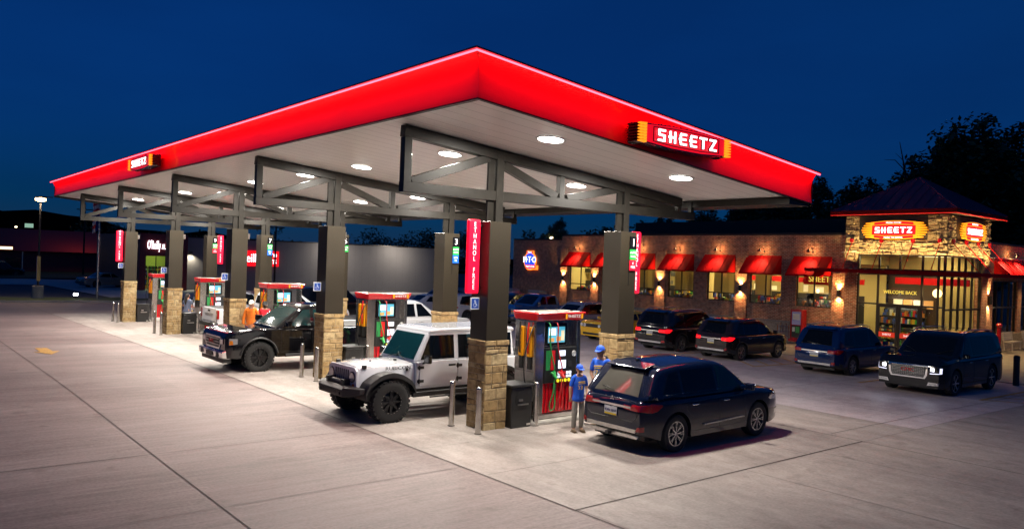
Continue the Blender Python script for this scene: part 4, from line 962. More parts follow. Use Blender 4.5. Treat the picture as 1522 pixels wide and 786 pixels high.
# things standing along the pavement
t=thing('vending_kiosk','red framed self service kiosk standing against the brick wall left of the tower','kiosk',(26.35,8.2,GZ+.06))
q=MB(); q.bb(-.3,.25,-.36,.36,.0,.12); q.bb(-.2,.25,-.32,.32,.12,1.62); q.build('cabinet','red_gloss',t,bevel=.02)
q=MB(); q.bb(-.215,-.203,-.25,.22,.85,1.5); q.build('screen','kiosk_screen',t)
q=MB(); q.bb(-.214,-.203,-.25,.22,.2,.8); q.build('lower_panel','black',t)
q=MB(); q.bb(-.222,-.215,-.2,.0,.45,.75,0); q.bb(-.222,-.215,.04,.18,.5,.72,1); q.bb(-.222,-.216,-.2,.17,1.1,1.4,2); q.build('poster',['goods_1','goods_4','goods_4'],t)
t=thing('newspaper_rack','chrome wire rack by the brick wall left of the red kiosk','rack',(26.3,9.0,GZ+.06))
q=MB()
for s in (-.3,0,.3):
    q.tube([(0,s,0),(0,s,.75),(.3,s,.85),(.3,s,0)],.02,6)
for z in (.2,.45,.7): q.tube([(0,-.3,z),(0,.3,z)],.015,6)
q.build('frame','chrome',t)
for nm,yy,zz,col_,lab in (('p',13.0,0,'jug','long pallet stack of blue washer fluid jugs against the brick wall'),):
    t=thing('jug_pallet',lab,'pallet',(26.2,12.9,GZ+.06)); q=MB(); q.bb(-.4,.4,-1.2,1.2,0,.14); q.build('pallet','bark',t)
    q=MB(); q.bb(-.08,.08,-.08,.08,0,.22,0); q.cyl((0,0,.222),(0,0,.28),.028,n=6,mi=1); jg=q.build('jug',['jug_blue','white_paint'],t,bevel=.012,seg=1); jg.location=(-.3,-1.1,.145); 
    for a in range(4):
        for b in range(12):
            for c2 in range(2):
                if a+b+c2:
                    d_=jg.copy(); COL.objects.link(d_); d_.parent=t; d_.location=(-.3+a*.2,-1.1+b*.2,.145+c2*.45)
    q=MB(); q.bb(-.39,.39,-1.19,1.19,.44,.58); q.build('divider','bark',t)
def bench(x,y,rz,label):
    t=thing('bench',label,'bench',(x,y,GZ+.06),rz,'benches by the right-hand wall')
    q=MB()
    for k in range(4): q.bb(-.7,.7,-.2+k*.1,-.12+k*.1,.43,.46)
    q.build('seat','bench_white',t); q=MB()
    for k in range(4): q.bb(-.7,.7,.2+k*.015,.22+k*.015,.52+k*.1,.6+k*.1)
    q.build('backrest','bench_white',t)
    for s in (-.55,.55):
        q=MB(); q.bar((s,-.18,0),(s,-.18,.43),.04,.04); q.bar((s,.16,0),(s,.24,.92),.04,.04); q.bar((s,-.18,.42),(s,.2,.42),.04,.04); q.build('leg','bench_white',t)
bench(33.6,.9,R(0),'pale slatted bench against the stone dado right of the tower'); bench(36.4,.9,0,'pale slatted bench at the right edge of the picture')
t=thing('ash_post','slim red post by the brick pier right of the tower','post',(31.9,.95,GZ+.06)); q=MB(); q.cyl((0,0,0),(0,0,1.25),.09,.09,14); q.sphere((0,0,1.28),.13,12); q.build('post','red_gloss',t,smooth=50)
t=thing('black_bollard','black bollard at the right end of the parking bays','bollard',(20.87,-3.19,G(20.9,-3.2))); q=MB(); q.cyl((0,0,0),(0,0,1.02),.10,n=16); q.sphere((0,0,1.02),(.10,.10,.05),12); q.build('post','trim',t,smooth=50)
# utility cabinets and fence left of the store front
for k,(y,w_,h_) in enumerate(((30.3,1.1,1.75),(27.6,1.4,1.75))):
    t=thing('utility_cabinet','grey utility cabinet against the left brick wall, %s'%('below the round sign' if k==0 else 'right of the round sign'),'cabinet',(25.9,y,GZ-.1),0,'utility cabinets')
    q=MB(); q.bb(-.4,.4,-w_/2,w_/2,0,h_-.3); q.bb(-.35,.35,-w_/2+.1,w_/2-.1,h_-.3,h_); q.build('body','cab_grey',t,bevel=.02); q=MB()
    for z in range(5): q.bb(-.41,-.402,-w_/2+.1,w_/2-.1,.3+z*.15,.36+z*.15)
    q.build('louvre','trim',t)
t=thing('merchandise_cage','long low white cage of cylinders along the left brick wall','cage',(25.6,28.2,GZ)); q=MB()
for y in fr(-2.6,2.6,.65): q.bb(-.3,-.26,y-.02,y+.02,0,1.25); q.bb(.26,.3,y-.02,y+.02,0,1.25)
for z in (0,.6,1.2): q.bb(-.3,.3,-2.62,2.62,z,z+.04)
q.build('frame','cab_grey',t); q=MB()
for y in fr(-2.3,2.3,.46):
    for z in (.06,.66): q.cyl((0,y,z),(0,y,z+.4),.15,n=10); q.cyl((0,y,z+.4),(0,y,z+.46),.05,n=8)
q.build('cylinders','white_plastic',t)

# ================================================================ neighbouring shop and far left
shop=thing('auto_parts_shop','grey metal sided auto parts shop with a dark red front behind the pumps','shop building')
YO=66; panel_mat('siding',(.19,.19,.195),0,.9,.03,.55,.1,.82)
q=MB(); q.bb(13.7,46,YO,YO+18,-.8,4.62); q.build('wall','siding',shop)
q=MB(); q.bb(13.7,46.1,YO-.05,YO+18,4.623,4.75); q.build('roof_trim','frame_dark',shop)
q=MB(); q.bb(9.4,13.69,YO-1.5,YO-1.2,2.75,4.85); q.bb(9.4,9.9,YO-1.5,YO-1.2,-.7,2.75); q.bb(12.7,13.69,YO-1.5,YO-1.2,-.7,2.75); q.bb(9.4,9.6,YO-1.2,YO+16,-.7,4.85); q.bb(9.6,13.69,YO-1.2,YO+16,4.4,4.6); q.build('front_wall','siding_dark',shop)
q=MB()
for k in range(4): q.bb(9.92+k*.92,9.98+k*.92,YO-1.42,YO-1.34,-.6,2.75)
q.bb(9.9,12.7,YO-1.42,YO-1.34,1.6,1.68); fo=q.build('window','frame_dark',shop)
q=MB(); q.bb(9.9,12.7,YO-1.38,YO-1.375,-.6,2.75); q.build('pane','pane',fo)
q=MB(); q.bb(9.62,13.6,YO+3,YO+3.1,-.6,4.3); q.bb(9.62,13.6,YO-1.1,YO+3,-.62,-.55); q.build('inner_wall','cream_green',shop)
light('AREA','interior_light',shop,(11.4,YO+.8,3.9),80,(.85,1,.35),1.6)
for k,x in enumerate((10.4,11.3,12.2)): shelf((x,YO+1.2,-.55),.8,2.3,R(90),'stocked shelf inside the auto parts shop window, %s from the left'%ordn[k],5)
q=MB(); text(q,"O'Reilly",(10.62,YO-1.56,3.75),(1,0,0),(0,0,1),1.15,.03,sx=.32); text(q,'AUTO PARTS',(12.15,YO-1.56,3.62),(1,0,0),(0,0,1),.7,.03,sx=.40); o=q.build('shop_lettering','white_glow',None); tag(o,'white glowing letters on the dark red shop front','sign')
t=thing('wall_sign','red lit box sign on the grey metal wall behind the pumps','sign',(20.7,YO-.1,2.8)); q=MB(); q.bb(-2.65,2.65,-.15,.0,-.8,.8); q.build('box','shop_red',t)
q=MB(); text(q,"O'Reilly",(-.85,-.16,0),(1,0,0),(0,0,1),1.25,.02,sx=.74); text(q,'AUTO',(1.75,-.16,.33),(1,0,0),(0,0,1),.6,.02,sx=.8); text(q,'PARTS',(1.75,-.16,-.33),(1,0,0),(0,0,1),.6,.02,sx=.76); q.build('lettering','white_glow',t)
lm=thing('wall_lamp',None,None,(14.4,YO-.25,3.2)); lm.parent=shop; q=MB(); q.bb(-.12,.12,-.1,.25,-.08,.08); q.build('housing','trim',lm); light('SPOT','bulb',lm,(0,-.1,-.1),300,(1,.86,.62),.08,(R(8),0,0),130,.8)
for k,x in enumerate((30,38)): light('AREA','wall_wash',shop,(x,YO-3,4.6),160,(1,.85,.7),.3,(R(35),0,0))
# dark low building with red roof at the far left
b=thing('low_building','long low dark building with a red roof across the side road','building')
q=MB(); q.bb(-12,15.5,100,112,-1,2.6); q.build('wall','siding_dark',b)
q=MB(); q.add([(-13,99,2.6),(16.3,99,2.6),(16.3,113,2.6),(-13,113,2.6),(-9,106,5.4),(14,106,5.4)],[(0,1,5,4),(1,2,5),(2,3,4,5),(3,0,4),(3,2,1,0)]); q.build('roof','far_roof',b)
for x in (-9,-5.5,-1.5,3.0): q=MB(); q.bb(x,x+1.6,99.93,99.99,-.2,1.8); q.build('window','black_gloss',b)
q=MB(); q.bb(4.75,4.85,99.9,99.98,-.6,2.5); q.build('downpipe','steel',b)
# hills
def ridge(name,lab,y,x0,x1,fn,m,thick=60):
    q=MB(); xs=fr(x0,x1,(x1-x0)/90); v=[]
    for x in xs: v+= [(x,y,-3),(x,y,fn(x)*.6),(x,y+thick*.5,fn(x)),(x,y+thick,-3)]
    q.add(v,[(4*i+j,4*i+j+1,4*i+j+5,4*i+j+4) for i in range(len(xs)-1) for j in range(3)]); return structure(q.build(name,m,smooth=60))
rn=random.Random(3); ph=[rn.uniform(0,6) for _ in range(8)]
ridge('hills','',400,-330,900,lambda x:17.5+4*math.sin(x/90+1)+3*math.sin(x/31+2)+1.3*math.sin(x/11+ph[0])+.8*math.sin(x/4.3+ph[2])-(0 if x<60 else min(12,(x-60)*.1)),'hill')
ridge('hills','',180,-160,420,lambda x:7.2+1.2*math.sin(x/37+.4)+.9*math.sin(x/9+ph[1])+.5*math.sin(x/3.1+ph[3])-(0 if x<0 else min(2.2,x*.05)),'hill',30)
# distant lights
def far_lamp(x,y,z,r,m,label,pole=True):
    t=thing('distant_lamp',label,'street lamp',(x,y,0),0,'distant lamps'); q=MB(); q.cyl((0,0,-1),(0,0,z-.1),.08,n=6); q.build('pole','trim',t); q=MB(); q.sphere((0,0,z),(r*1.6,r,r*.7),10); q.build('head',m,t)

far_lamp(11.5,120,5.2,.42,'lamp_orange','orange lamp glowing on the dark hillside right of the tall lamp pole')
light('POINT','bulb',None,(11.2,97.6,5.6),45,(1,.5,.3),.3)  # dim light added to brighten the low building, apart from the orange lamp
far_lamp(5.6,120,3.6,.22,'lamp_warm','warm lamp low on the left edge above the dark building')
far_lamp(6.5,120,5.9,.10,'lamp_warm','faint lamp high on the hillside at the far left')
t=thing('distant_house','small dark house with a dim greenish lit window on the hillside','house',(8.2,121,2.5)); q=MB(); q.bb(-1.4,1.4,0,5,-4,4.2); q.add([(-1.6,-.1,4.2),(1.6,-.1,4.2),(1.6,5.1,4.2),(-1.6,5.1,4.2),(0,-.1,4.9),(0,5.1,4.9)],[(0,1,4),(1,2,5,4),(2,3,5),(3,0,4,5)]); q.build('wall','hill',t); q=MB(); q.bb(-.5,.6,-.05,-.01,3.4,4.0); q.build('window','lit_green',t)
t=thing('distant_shopfront','low lit shopfront strip at the far left edge','building',(2.6,99.5,0)); q=MB(); q.bb(-2.4,1.2,-.6,0,2.65,3.3); q.build('fascia','siding_dark',t); q=MB(); q.bb(-1.4,1.0,-.66,-.605,2.75,3.05); q.build('lit_sign','lit_window',t)
far_lamp(60,63.2,6.7,.24,'lamp_warm','round warm street lamp glowing above the left end of the brick store')

def leafball(mb, c, r, n, s, rnd, flat=1):
    for _ in range(n):
        a=rnd.gauss(0,1); b=rnd.gauss(0,1); d=rnd.gauss(0,1); l=math.sqrt(a*a+b*b+d*d)+1e-6; k=r*(rnd.random()**.45)/l
        p=Vector((c[0]+a*k,c[1]+b*k,c[2]+d*k*flat)); sz=s*rnd.uniform(.6,1.4)
        u=Vector((rnd.uniform(-1,1),rnd.uniform(-1,1),rnd.uniform(-.6,.6))).normalized(); w_=u.cross(Vector((rnd.uniform(-1,1),rnd.uniform(-1,1),1))).normalized()
        o=len(mb.v); mb.v+= [tuple(p-u*sz),tuple(p+w_*sz*.55),tuple(p+u*sz),tuple(p-w_*sz*.55)]; mb.f.append((o,o+1,o+2,o+3)); mb.m.append(0)
def make_tree(seed, H, spread, nb, n, leafs, m):
    rnd=random.Random(seed); t=bpy.data.objects.new('tree',None); COL.objects.link(t)
    tr=MB(); tr.tube([(0,0,-.6),(.05,.02,H*.2),(rnd.uniform(-.3,.3),rnd.uniform(-.3,.3),H*.5),(rnd.uniform(-.4,.4),rnd.uniform(-.4,.4),H*.85)],[H*.022,H*.017,H*.011,H*.003],8)
    cr=MB()
    for k in range(nb):
        z=H*rnd.uniform(.34,.97); f=math.sin(math.pi*min(1,(z/H-.22)/.82))**.7; a=rnd.uniform(0,6.28); rr=spread*f*rnd.uniform(.25,1)
        c=(rr*math.cos(a),rr*math.sin(a),z); tr.tube([(0,0,z*.55),(c[0]*.5,c[1]*.5,z*.85),c],[H*.008,H*.004,H*.0015],5)
        leafball(cr,c,spread*rnd.uniform(.22,.42),n,leafs,rnd,.75)
        for q_ in range(3):
            e=(c[0]*rnd.uniform(.9,1.25),c[1]*rnd.uniform(.9,1.25),c[2]+rnd.uniform(-.1,.13)*H); leafball(cr,e,spread*.14,n//5,leafs,rnd)
    tr.build('trunk','bark',t,smooth=60); cr.build('crown',m,t)
    return t
TP=[make_tree(21,12,4.2,26,330,.17,'leaf'),make_tree(22,12,3.4,20,300,.15,'leaf_pale'),make_tree(23,12,5.0,34,360,.17,'leaf'),make_tree(24,12,2.4,16,170,.13,'leaf')]
usedT=set()
def tree(kind,x,y,h,rz,label,w_=1):
    src=TP[kind]
    if kind in usedT: o=dup(src,(x,y,-.3),rz)
    else: o=src; usedT.add(kind); o.location=(x,y,-.3); o.rotation_euler=(0,0,rz)
    h*=.95; o.scale=(h/12*w_,h/12*w_,h/12); tag(o,label,'tree','trees behind the store')
tree(2,50,7.2,15.0,.3,'tallest broad tree behind the stone tower at the right edge')
tree(0,53,4.6,14.8,1.7,'dark tree at the very right edge beyond the tallest one')
tree(0,51,10.4,13.4,2.5,'rounded tree just left of the tallest tree behind the tower')
tree(1,49,12.2,11.6,.9,'thin leafed tree right of the tower roof peak')
tree(1,50,14.9,10.4,4,'small loose tree directly behind the tower roof peak')
tree(0,52,17.4,11.4,5.2,'middle tree above the left slope of the tower roof')
tree(3,51,19.2,10.9,.4,'narrow tree with gaps left of the tower roof')
tree(1,52,21.6,11.4,2.0,'pale loose tree next to the right tip of the canopy')
tree(0,54,25.4,12.6,3.1,'tree whose top shows right behind the canopy edge near its tip')
tree(3,52,29.0,15.6,1.2,'tall narrow tree poking above the canopy fascia right of its sign')
tree(2,56,34,10,0,'wide low tree seen under the right end of the canopy')
tree(0,58,43,9.5,2.2,'low tree above the brick store under the canopy')
tree(1,60,62,9.5,1.1,'loose tree left of the blue gap under the canopy')
tree(2,53,9.0,13.2,4.4,'full dark tree filling the gap behind the tallest one')
tree(0,48,1.5,13.6,.9,'dark tree beyond the picture edge at the right')
t=thing('bare_tree','bare dead branched tree sticking up behind the tower roof peak','tree',(47,12.0,-.3)); q=MB()
q.tube([(0,0,0),(.1,.1,5),(-.1,0,9.2),(0,.15,11),(.05,.65,13.3)],[.16,.14,.10,.07,.02],7); q.tube([(-.0,.2,11.2),(0,.9,12.0),(0,1.7,12.1)],[.04,.03,.01],5); q.tube([(-.1,0,9.4),(0,-.5,10.6),(0,-.7,11.7)],[.05,.04,.015],5); q.tube([(0,.3,11.9),(0,.9,12.5)],[.03,.01],5); q.build('trunk','bark',t)
rnd=random.Random(77); wd=MB()
def band(P0,P1,n,zt,dep):
    for k in range(n):
        f=rnd.random(); x=P0[0]+(P1[0]-P0[0])*f+rnd.uniform(-dep,dep); y=P0[1]+(P1[1]-P0[1])*f+rnd.uniform(-dep,dep); z=zt*(.25+.7*rnd.random())*(1+.15*math.sin(f*23)+.1*math.sin(f*61))
        leafball(wd,(x,y,z),rnd.uniform(1.2,2.4),120,.24,rnd,.8)
band((57,2),(60,58),110,7.2,1.5); band((58,-14),(61,36),85,10.0,1.5); band((62,66),(58,112),80,7.2,2); band((58,105),(12,118),80,5.6,2); band((12,118),(-40,118),50,3.6,2)
o=wd.build('distant_woods','leaf'); tag(o,'dark mass of woods filling the background behind the buildings','woods',kind='stuff')

# tall lamp pole with base, left
lp=thing('street_lamp','tall lamp pole with lit head on a concrete base at the left','street lamp',(-.8,49.6,G(-.8,45)))
q=MB(); q.cyl((0,0,0),(0,0,.95),.36,n=20); q.build('concrete_base','old_concrete',lp,bevel=.02)
q=MB(); q.cyl((0,0,.95),(0,0,1.02),.2,n=16); q.cyl((0,0,1.02),(0,0,7.15),.075,.055,10); q.bb(-.05,.75,-.03,.03,7.1,7.16); q.build('pole','trim',lp,smooth=50)
q=MB(); q.bb(-.30,.34,-.18,.18,7.02,7.12); q.build('head','trim',lp,bevel=.02)
q=MB(); q.sphere((0,0,6.94),(.36,.28,.17),12); q.build('lens','pole_lamp',lp)  # sphere made oversize to stand in for the lamp's round glow
light('SPOT','bulb',lp,(0,0,6.72),900,(1,.70,.42),.2,(0,0,0),150,.8)
q=MB(); q.bb(-.11,.11,-.105,-.08,1.3,3.0); b_=q.build('banner','banner_yellow',lp); q=MB()
for k,ch in enumerate('OPEN'): text(q,ch,(0,-.11,2.75-k*.32),(1,0,0),(0,0,1),.2,.002)
q=MB(); q.bb(-.13,-.111,-.10,-.085,1.3,3.0); q.build('banner_edge','blue_sign',b_)
t=thing('flood_light','small white flood light on the grass right of the lamp pole','flood light',(1.3,48.4,G(1,45)+.1)); q=MB(); q.cyl((0,0,0),(0,0,.25),.03,n=8); q.bb(-.16,.16,-.08,.08,.25,.45); q.build('housing','trim',t); q=MB(); q.bb(-.14,.14,-.10,-.081,.27,.43); q.build('lens','flood_white',t)
fp=thing('flagpole','tall silver flagpole with a drooping striped flag beyond the far end','flagpole',(2.8,49.1,G(2.8,45)))
q=MB(); q.cyl((0,0,0),(0,0,9.6),.09,.05,12); q.cyl((0,0,0),(0,0,.08),.35,n=16); q.sphere((0,0,9.68),.1,10); q.build('pole','brushed',fp,smooth=50)
q=MB(); k=9
xs=[(-.06-.05*i+.04*math.sin(i*1.9), .10*math.sin(i*2.3)) for i in range(k)]
zt=7.7
for i in range(k-1):
    for r in range(10):
        z1=zt-r*.27-i*.03; z0=z1-.27
        mi=2 if r>=5 and i<4 else (0 if r%2==0 else 1)
        q.add([(xs[i][0],xs[i][1],z0),(xs[i+1][0],xs[i+1][1],z0-.03),(xs[i+1][0],xs[i+1][1],z1-.03),(xs[i][0],xs[i][1],z1)],[(0,1,2,3)],mi)
fl=q.build('flag',['flag_red','flag_white','flag_blue']); fl.location=fp.location; tag(fl,'drooping red white and blue flag on the flagpole','flag')
# tall thin poles in the background
def pole(x,y,h,label):
    t=thing('utility_pole',label,'pole',(x,y,-.6),0,'background poles'); q=MB(); q.cyl((0,0,0),(0,0,h),.12,.08,8); q.bb(-.9,.9,-.05,.05,h-.8,h-.68); q.build('pole','bark',t)
pole(22.2,64,7.4,'dark pole rising in front of the grey metal wall'); pole(10.6,95,9.3,'utility pole left of the flagpole over the low dark building')
# bollards, trash cans
def bollard_proto():
    t=bpy.data.objects.new('bollard',None); COL.objects.link(t)
    q=MB(); q.cyl((0,0,-.02),(0,0,.88),.057,n=20); q.lathe([(.057,.88),(.050,.905),(.03,.925),(.0001,.93)],(0,0,0),2,20,closed=False); q.build('post','brushed',t,smooth=50)
    q=MB(); q.cyl((0,0,-.02),(0,0,.012),.075,n=20); q.build('collar','joint',t); return t
bp_=bollard_proto(); first=True
side={0:'nearest island',1:'second island by the black truck bonnet',2:'third island',3:'fourth island',4:'farthest island'}
for i in range(5):
    for (dx,dy,nm) in ((-.55,-.46,'in front of the stone base, near side'),(-.57,.42,'in front of the stone base, far side'),(1.0,-.42,'between the bin and the pump')):
        lab='steel bollard %s, %s'%(nm,side[i].replace(' by the black truck bonnet','')); x,y=dx,i*S_+dy; l=(x,y,G(x,y))
        if first: o=bp_; o.location=l; first=False
        else: o=dup(bp_,l)
        tag(o,lab,'bollard','steel bollards by the islands')
def bin_proto():
    t=bpy.data.objects.new('trash_can',None); COL.objects.link(t)
    q=MB(); q.prism([(-.27,0),(.27,0),(.29,.70),(.27,.84),(-.27,.84),(-.29,.70)],1,-.26,.26); q.build('body','bin_black',t,bevel=.025)
    q=MB(); q.bb(-.31,.31,-.29,.29,.842,.90); q.build('lid','bin_black',t,bevel=.02); 
    q=MB(); q.prism([(-.17,.50),(.17,.50),(.17,.68),(.10,.76),(-.10,.76),(-.17,.68)],1,-.272,-.262); q.build('opening','black',t); 
    q=MB(); q.bb(-.12,.16,-.29,-.262,.47,.50); q.bb(.14,.24,-.268,-.262,.04,.08); q.bb(-.10,.0,-.29,-.272,.56,.60); q.build('handle','steel',t)
    return t
bn=bin_proto()
for i in range(5):
    x,y=.60,i*S_-.17; l=(x,y,G(x,y))
    o=bn if i==0 else dup(bn,l); o.location=l; tag(o,'black trash can beside the stone base of the %s'%side[i],'trash can','black trash cans at the islands')

# ================================================================ vehicles
def paint(name,col,rough=.22,metal=.35,noise=0): 
    if name not in M: mat(name,col,min(rough,.09),metal*.3,.35,coat=(.6 if max(col)<.1 else .8))
    return name
def itp(pts,x):
    if x<=pts[0][0]: return pts[0][1]
    for (a,b),(c,d) in zip(pts,pts[1:]):
        if x<=c: t=(x-a)/(c-a) if c>a else 1; return b+(d-b)*t
    return pts[-1][1]
def its(pts,x):   # smoothed
    return (itp(pts,x-.05)+2*itp(pts,x-.02)+2*itp(pts,x)+2*itp(pts,x+.02)+itp(pts,x+.05))/8
def wheel_part(parent, x, y, r, w, side, style, rimm, rf=.66, tread=False, nsp=10):
    """wheel > tyre, rim ; side = +1 left (y+), -1 right"""
    hub=MB(); hub.cyl((0,-w*.3,0),(0,w*.3,0),r*.30,n=16); h=hub.build('wheel','hub',parent); h.location=(x,y,r)
    q=MB(); k=w/2; q.lathe([(r*rf,-k*.86),(r*.74,-k),(r*.88,-k*1.02),(r*.965,-k*.9),(r,-k*.7),(r,k*.7),(r*.965,k*.9),(r*.88,k*1.02),(r*.74,k),(r*rf,k*.86),(r*rf*.97,0)],(0,0,0),1,40)
    if tread:
        for j in range(26):
            a=2*math.pi*j/26
            for yy,da in ((-k*.72,0),(-.0,.5),(k*.72,0)):
                b=a+da*2*math.pi/26; q.box((math.cos(b)*r*.995,yy,math.sin(b)*r*.995),(.03,k*.5,r*.15),ry=-b)
    q.build('tyre','rubber',h,smooth=35)
    q=MB(); s=side; f=k*.80*s; R0=r*rf
    q.lathe([(R0,f*1.06),(R0*.93,f*1.06),(R0*.90,f*.6),(R0*.88,-f*.8),(R0,-f*.8)],(0,0,0),1,36)
    if style=='split':
        for j in range(nsp):
            a=2*math.pi*j/nsp
            for da in (-.12,.10):
                p0=(math.cos(a)*R0*.14,f*.86,math.sin(a)*R0*.14); p1=(math.cos(a+da)*R0*.92,f*.98,math.sin(a+da)*R0*.92); q.bar(p0,p1,R0*.055,R0*.09,(0,1,0))
    elif style=='spoke':
        for j in range(nsp):
            a=2*math.pi*j/nsp; q.bar((math.cos(a)*R0*.1,f*.82,math.sin(a)*R0*.1),(math.cos(a)*R0*.93,f*.95,math.sin(a)*R0*.93),R0*.16,R0*.12,(0,1,0))
    elif style=='off':
        q.lathe([(R0*.92,f*.5),(R0*.60,f*.55),(R0*.34,f*.75),(R0*.22,f*1.12),(.001,f*1.14),(.001,f*.3),(R0*.92,f*.3)],(0,0,0),1,28)
        for j in range(8):
            a=2*math.pi*j/8; q.bar((math.cos(a)*R0*.25,f*.80,math.sin(a)*R0*.25),(math.cos(a)*R0*.92,f*.72,math.sin(a)*R0*.92),R0*.17,R0*.2,(0,1,0))
        for j in range(20):
            a=2*math.pi*j/20; q.cyl((math.cos(a)*R0*.965,f*1.05,math.sin(a)*R0*.965),(math.cos(a)*R0*.965,f*1.12,math.sin(a)*R0*.965),R0*.028,n=6,mi=1)
    q.cyl((0,f*.6,0),(0,f*.92,0),R0*.17,n=12)
    q.build('rim',[rimm,'steel'],h,smooth=35)
    d=MB(); d.cyl((0,-f*.05,0),(0,f*.12,0),R0*.72,n=24); d.build('brake_disc','hub',h)
    return h
class Car:
    def __init__(s,name,label,cat,loc,rz,P,group=None):
        s.P=P; s.t=thing(name,label,cat,loc,rz,group)
        s.L=P['L']; s.W=P['W']; s.H=P['H']; s.r=P['r']; s.xf=P['xf']; s.xr=P['xr']; s.ra=P.get('ra',s.r+.06)
        s.sill=P.get('sill',.24); s.deck=P['deck']; s.roof=P['roof']; s.x0=s.deck[0][0]; s.x1=s.deck[-1][0]
        s.body()
    def plan(s,x):
        k=1.0; e=min(x-s.x0,s.x1-x); rr=s.P.get('round',.55); d=s.P.get('taper',.17)
        if e<rr: k-=d*(1-e/rr)**2.2
        return s.W/2*k
    def ztop(s,x): return its(s.deck,x)
    def hw(s,x,z):
        w=s.plan(x); zt=s.ztop(x); f=s.P.get('fillet',.09); zm=.55*s.P.get('belt',1.0)
        if z<zm: w-=.05*((zm-z)/zm)**1.6*s.P.get('tuck',1)
        else: w-=s.P.get('tumble',.025)*((z-zm)/max(.1,s.P.get('belt',1.0)-zm))
        if z>zt-f:
            q=min(1,(z-(zt-f))/f); w-=f*1.15*(1-math.sqrt(max(0,1-q*q)))
        return max(w,.02)
    def zbot(s,x):
        z=s.sill; e0=x-s.x0; e1=s.x1-x
        if e0<.5: z+=s.P.get('lift_r',.12)*(1-e0/.5)
        if e1<.5: z+=s.P.get('lift_f',.06)*(1-e1/.5)
        for xw in (s.xf,s.xr):
            d=abs(x-xw)
            if d<s.ra: z=max(z,s.r+math.sqrt(s.ra**2-d*d))
        return z
    def body(s):
        P=s.P; xs=set(fr(s.x0,s.x1,.09)); 
        for e in (0,.01,.025,.05): xs.add(s.x0+e); xs.add(s.x1-e)
        for xw in (s.xf,s.xr):
            for k in range(17): xs.add(xw-s.ra*math.cos(math.pi*k/16))
            xs.add(xw-s.ra-.004); xs.add(xw+s.ra+.004)
        xs=sorted(x for x in xs if s.x0<=x<=s.x1); ys=[xs[0]]
        for x in xs[1:]:
            if x-ys[-1]>.0035: ys.append(x)
        xs=ys; q=MB(); f=P.get('fillet',.09); NS=9; angs=[.25,.5,.72,.88,.97,1.0]
        rows=[]
        for x in xs:
            zb=s.zbot(x); zt=max(s.ztop(x),zb+.05); zsh=max(zt-f,zb+.02); ring=[]
            for i in range(NS): 
                z=zb+(zsh-zb)*i/(NS-1); ring.append((x,s.hw(x,z),z))
            for a in angs:
                z=zsh+(zt-zsh)*a; ring.append((x,s.hw(x,z),z))
            w=ring[-1][1]; cr=P.get('crown',.02)
            for k in (.66,.33,0): ring.append((x,w*k,zt+cr*(1-k*k)))
            rows.append(ring)
        m=len(rows[0]); full=[r+[(x,-y,z) for x,y,z in r[-2::-1]] for r in rows]; n=len(full[0])
        for r in full: q.v+=r
        clad=P.get('clad',0)
        for i in range(len(full)-1):
            xm=(xs[i]+xs[i+1])/2
            for j in range(n-1):
                a=i*n+j; zz=sum(q.v[k][2] for k in (a,a+1,a+n,a+n+1))/4; mi=0
                if clad and j not in range(NS-1,n-NS):
                    dd=min(math.hypot(xm-w_,zz-s.r) for w_ in (s.xf,s.xr))
                    if zz<s.sill+clad or dd<s.ra+clad*.45 or (xm<s.x0+.35 and zz<s.sill+clad*2.0) or (xm>s.x1-.35 and zz<s.sill+clad*1.3): mi=1
                q.f.append((a,a+1,a+n+1,a+n)); q.m.append(mi)
            q.f.append((i*n+n-1,i*n,(i+1)*n,(i+1)*n+n-1)); q.m.append(2)
        q.f.append(tuple(range(n-1,-1,-1))); q.m.append(0); o=(len(full)-1)*n; q.f.append(tuple(range(o,o+n))); q.m.append(0)
        s.b=q.build('body',[P['paint'],'trim','black'],s.t,smooth=38)
        u=MB(); wi=s.W/2-P.get('tw',.23)-.06
        u.bb(s.x0+.25,s.x1-.25,-wi,wi,s.sill-.02,s.sill+.22); u.build('underbody','black',s.t)
        if s.roof: s.cabin()
        for xw in (s.xf,s.xr):
            for sd in (1,-1): wheel_part(s.t,xw,sd*(s.W/2-P.get('tw',.23)/2-.012+P.get('off',0)),s.r,P.get('tw',.23),sd,P.get('rim','spoke'),P.get('rimm','alloy'),P.get('rf',.66),P.get('tread',False),P.get('nsp',10))
    # cabin ------------------------------------------------
    def rz(s,x): return its(s.roof,x) if s.roof[0][0]<x<s.roof[-1][0] else itp(s.roof,x)
    def cw(s,x,z):
        P=s.P; b=P.get('belt',1.0); wb=s.W/2-P.get('inset',.05); wr=s.W/2*P.get('rw',.74); t=(z-b)/(s.H-b); w=wb+(wr-wb)*max(-.3,t)**1.0 if t>=0 else wb
        e=min(x-s.roof[0][0],s.roof[-1][0]-x); 
        if e<.6: w-=P.get('ctaper',.07)*(1-e/.6)**2
        w=min(w,s.hw(min(max(x,s.x0),s.x1),min(b,s.ztop(x))-.0)+.0) if t<0 else w
        f=.085; zt=s.rz(x)
        if z>zt-f: k=min(1,(z-zt+f)/f); w-=f*1.25*(1-math.sqrt(max(0,1-k*k)))
        return max(w,.05)
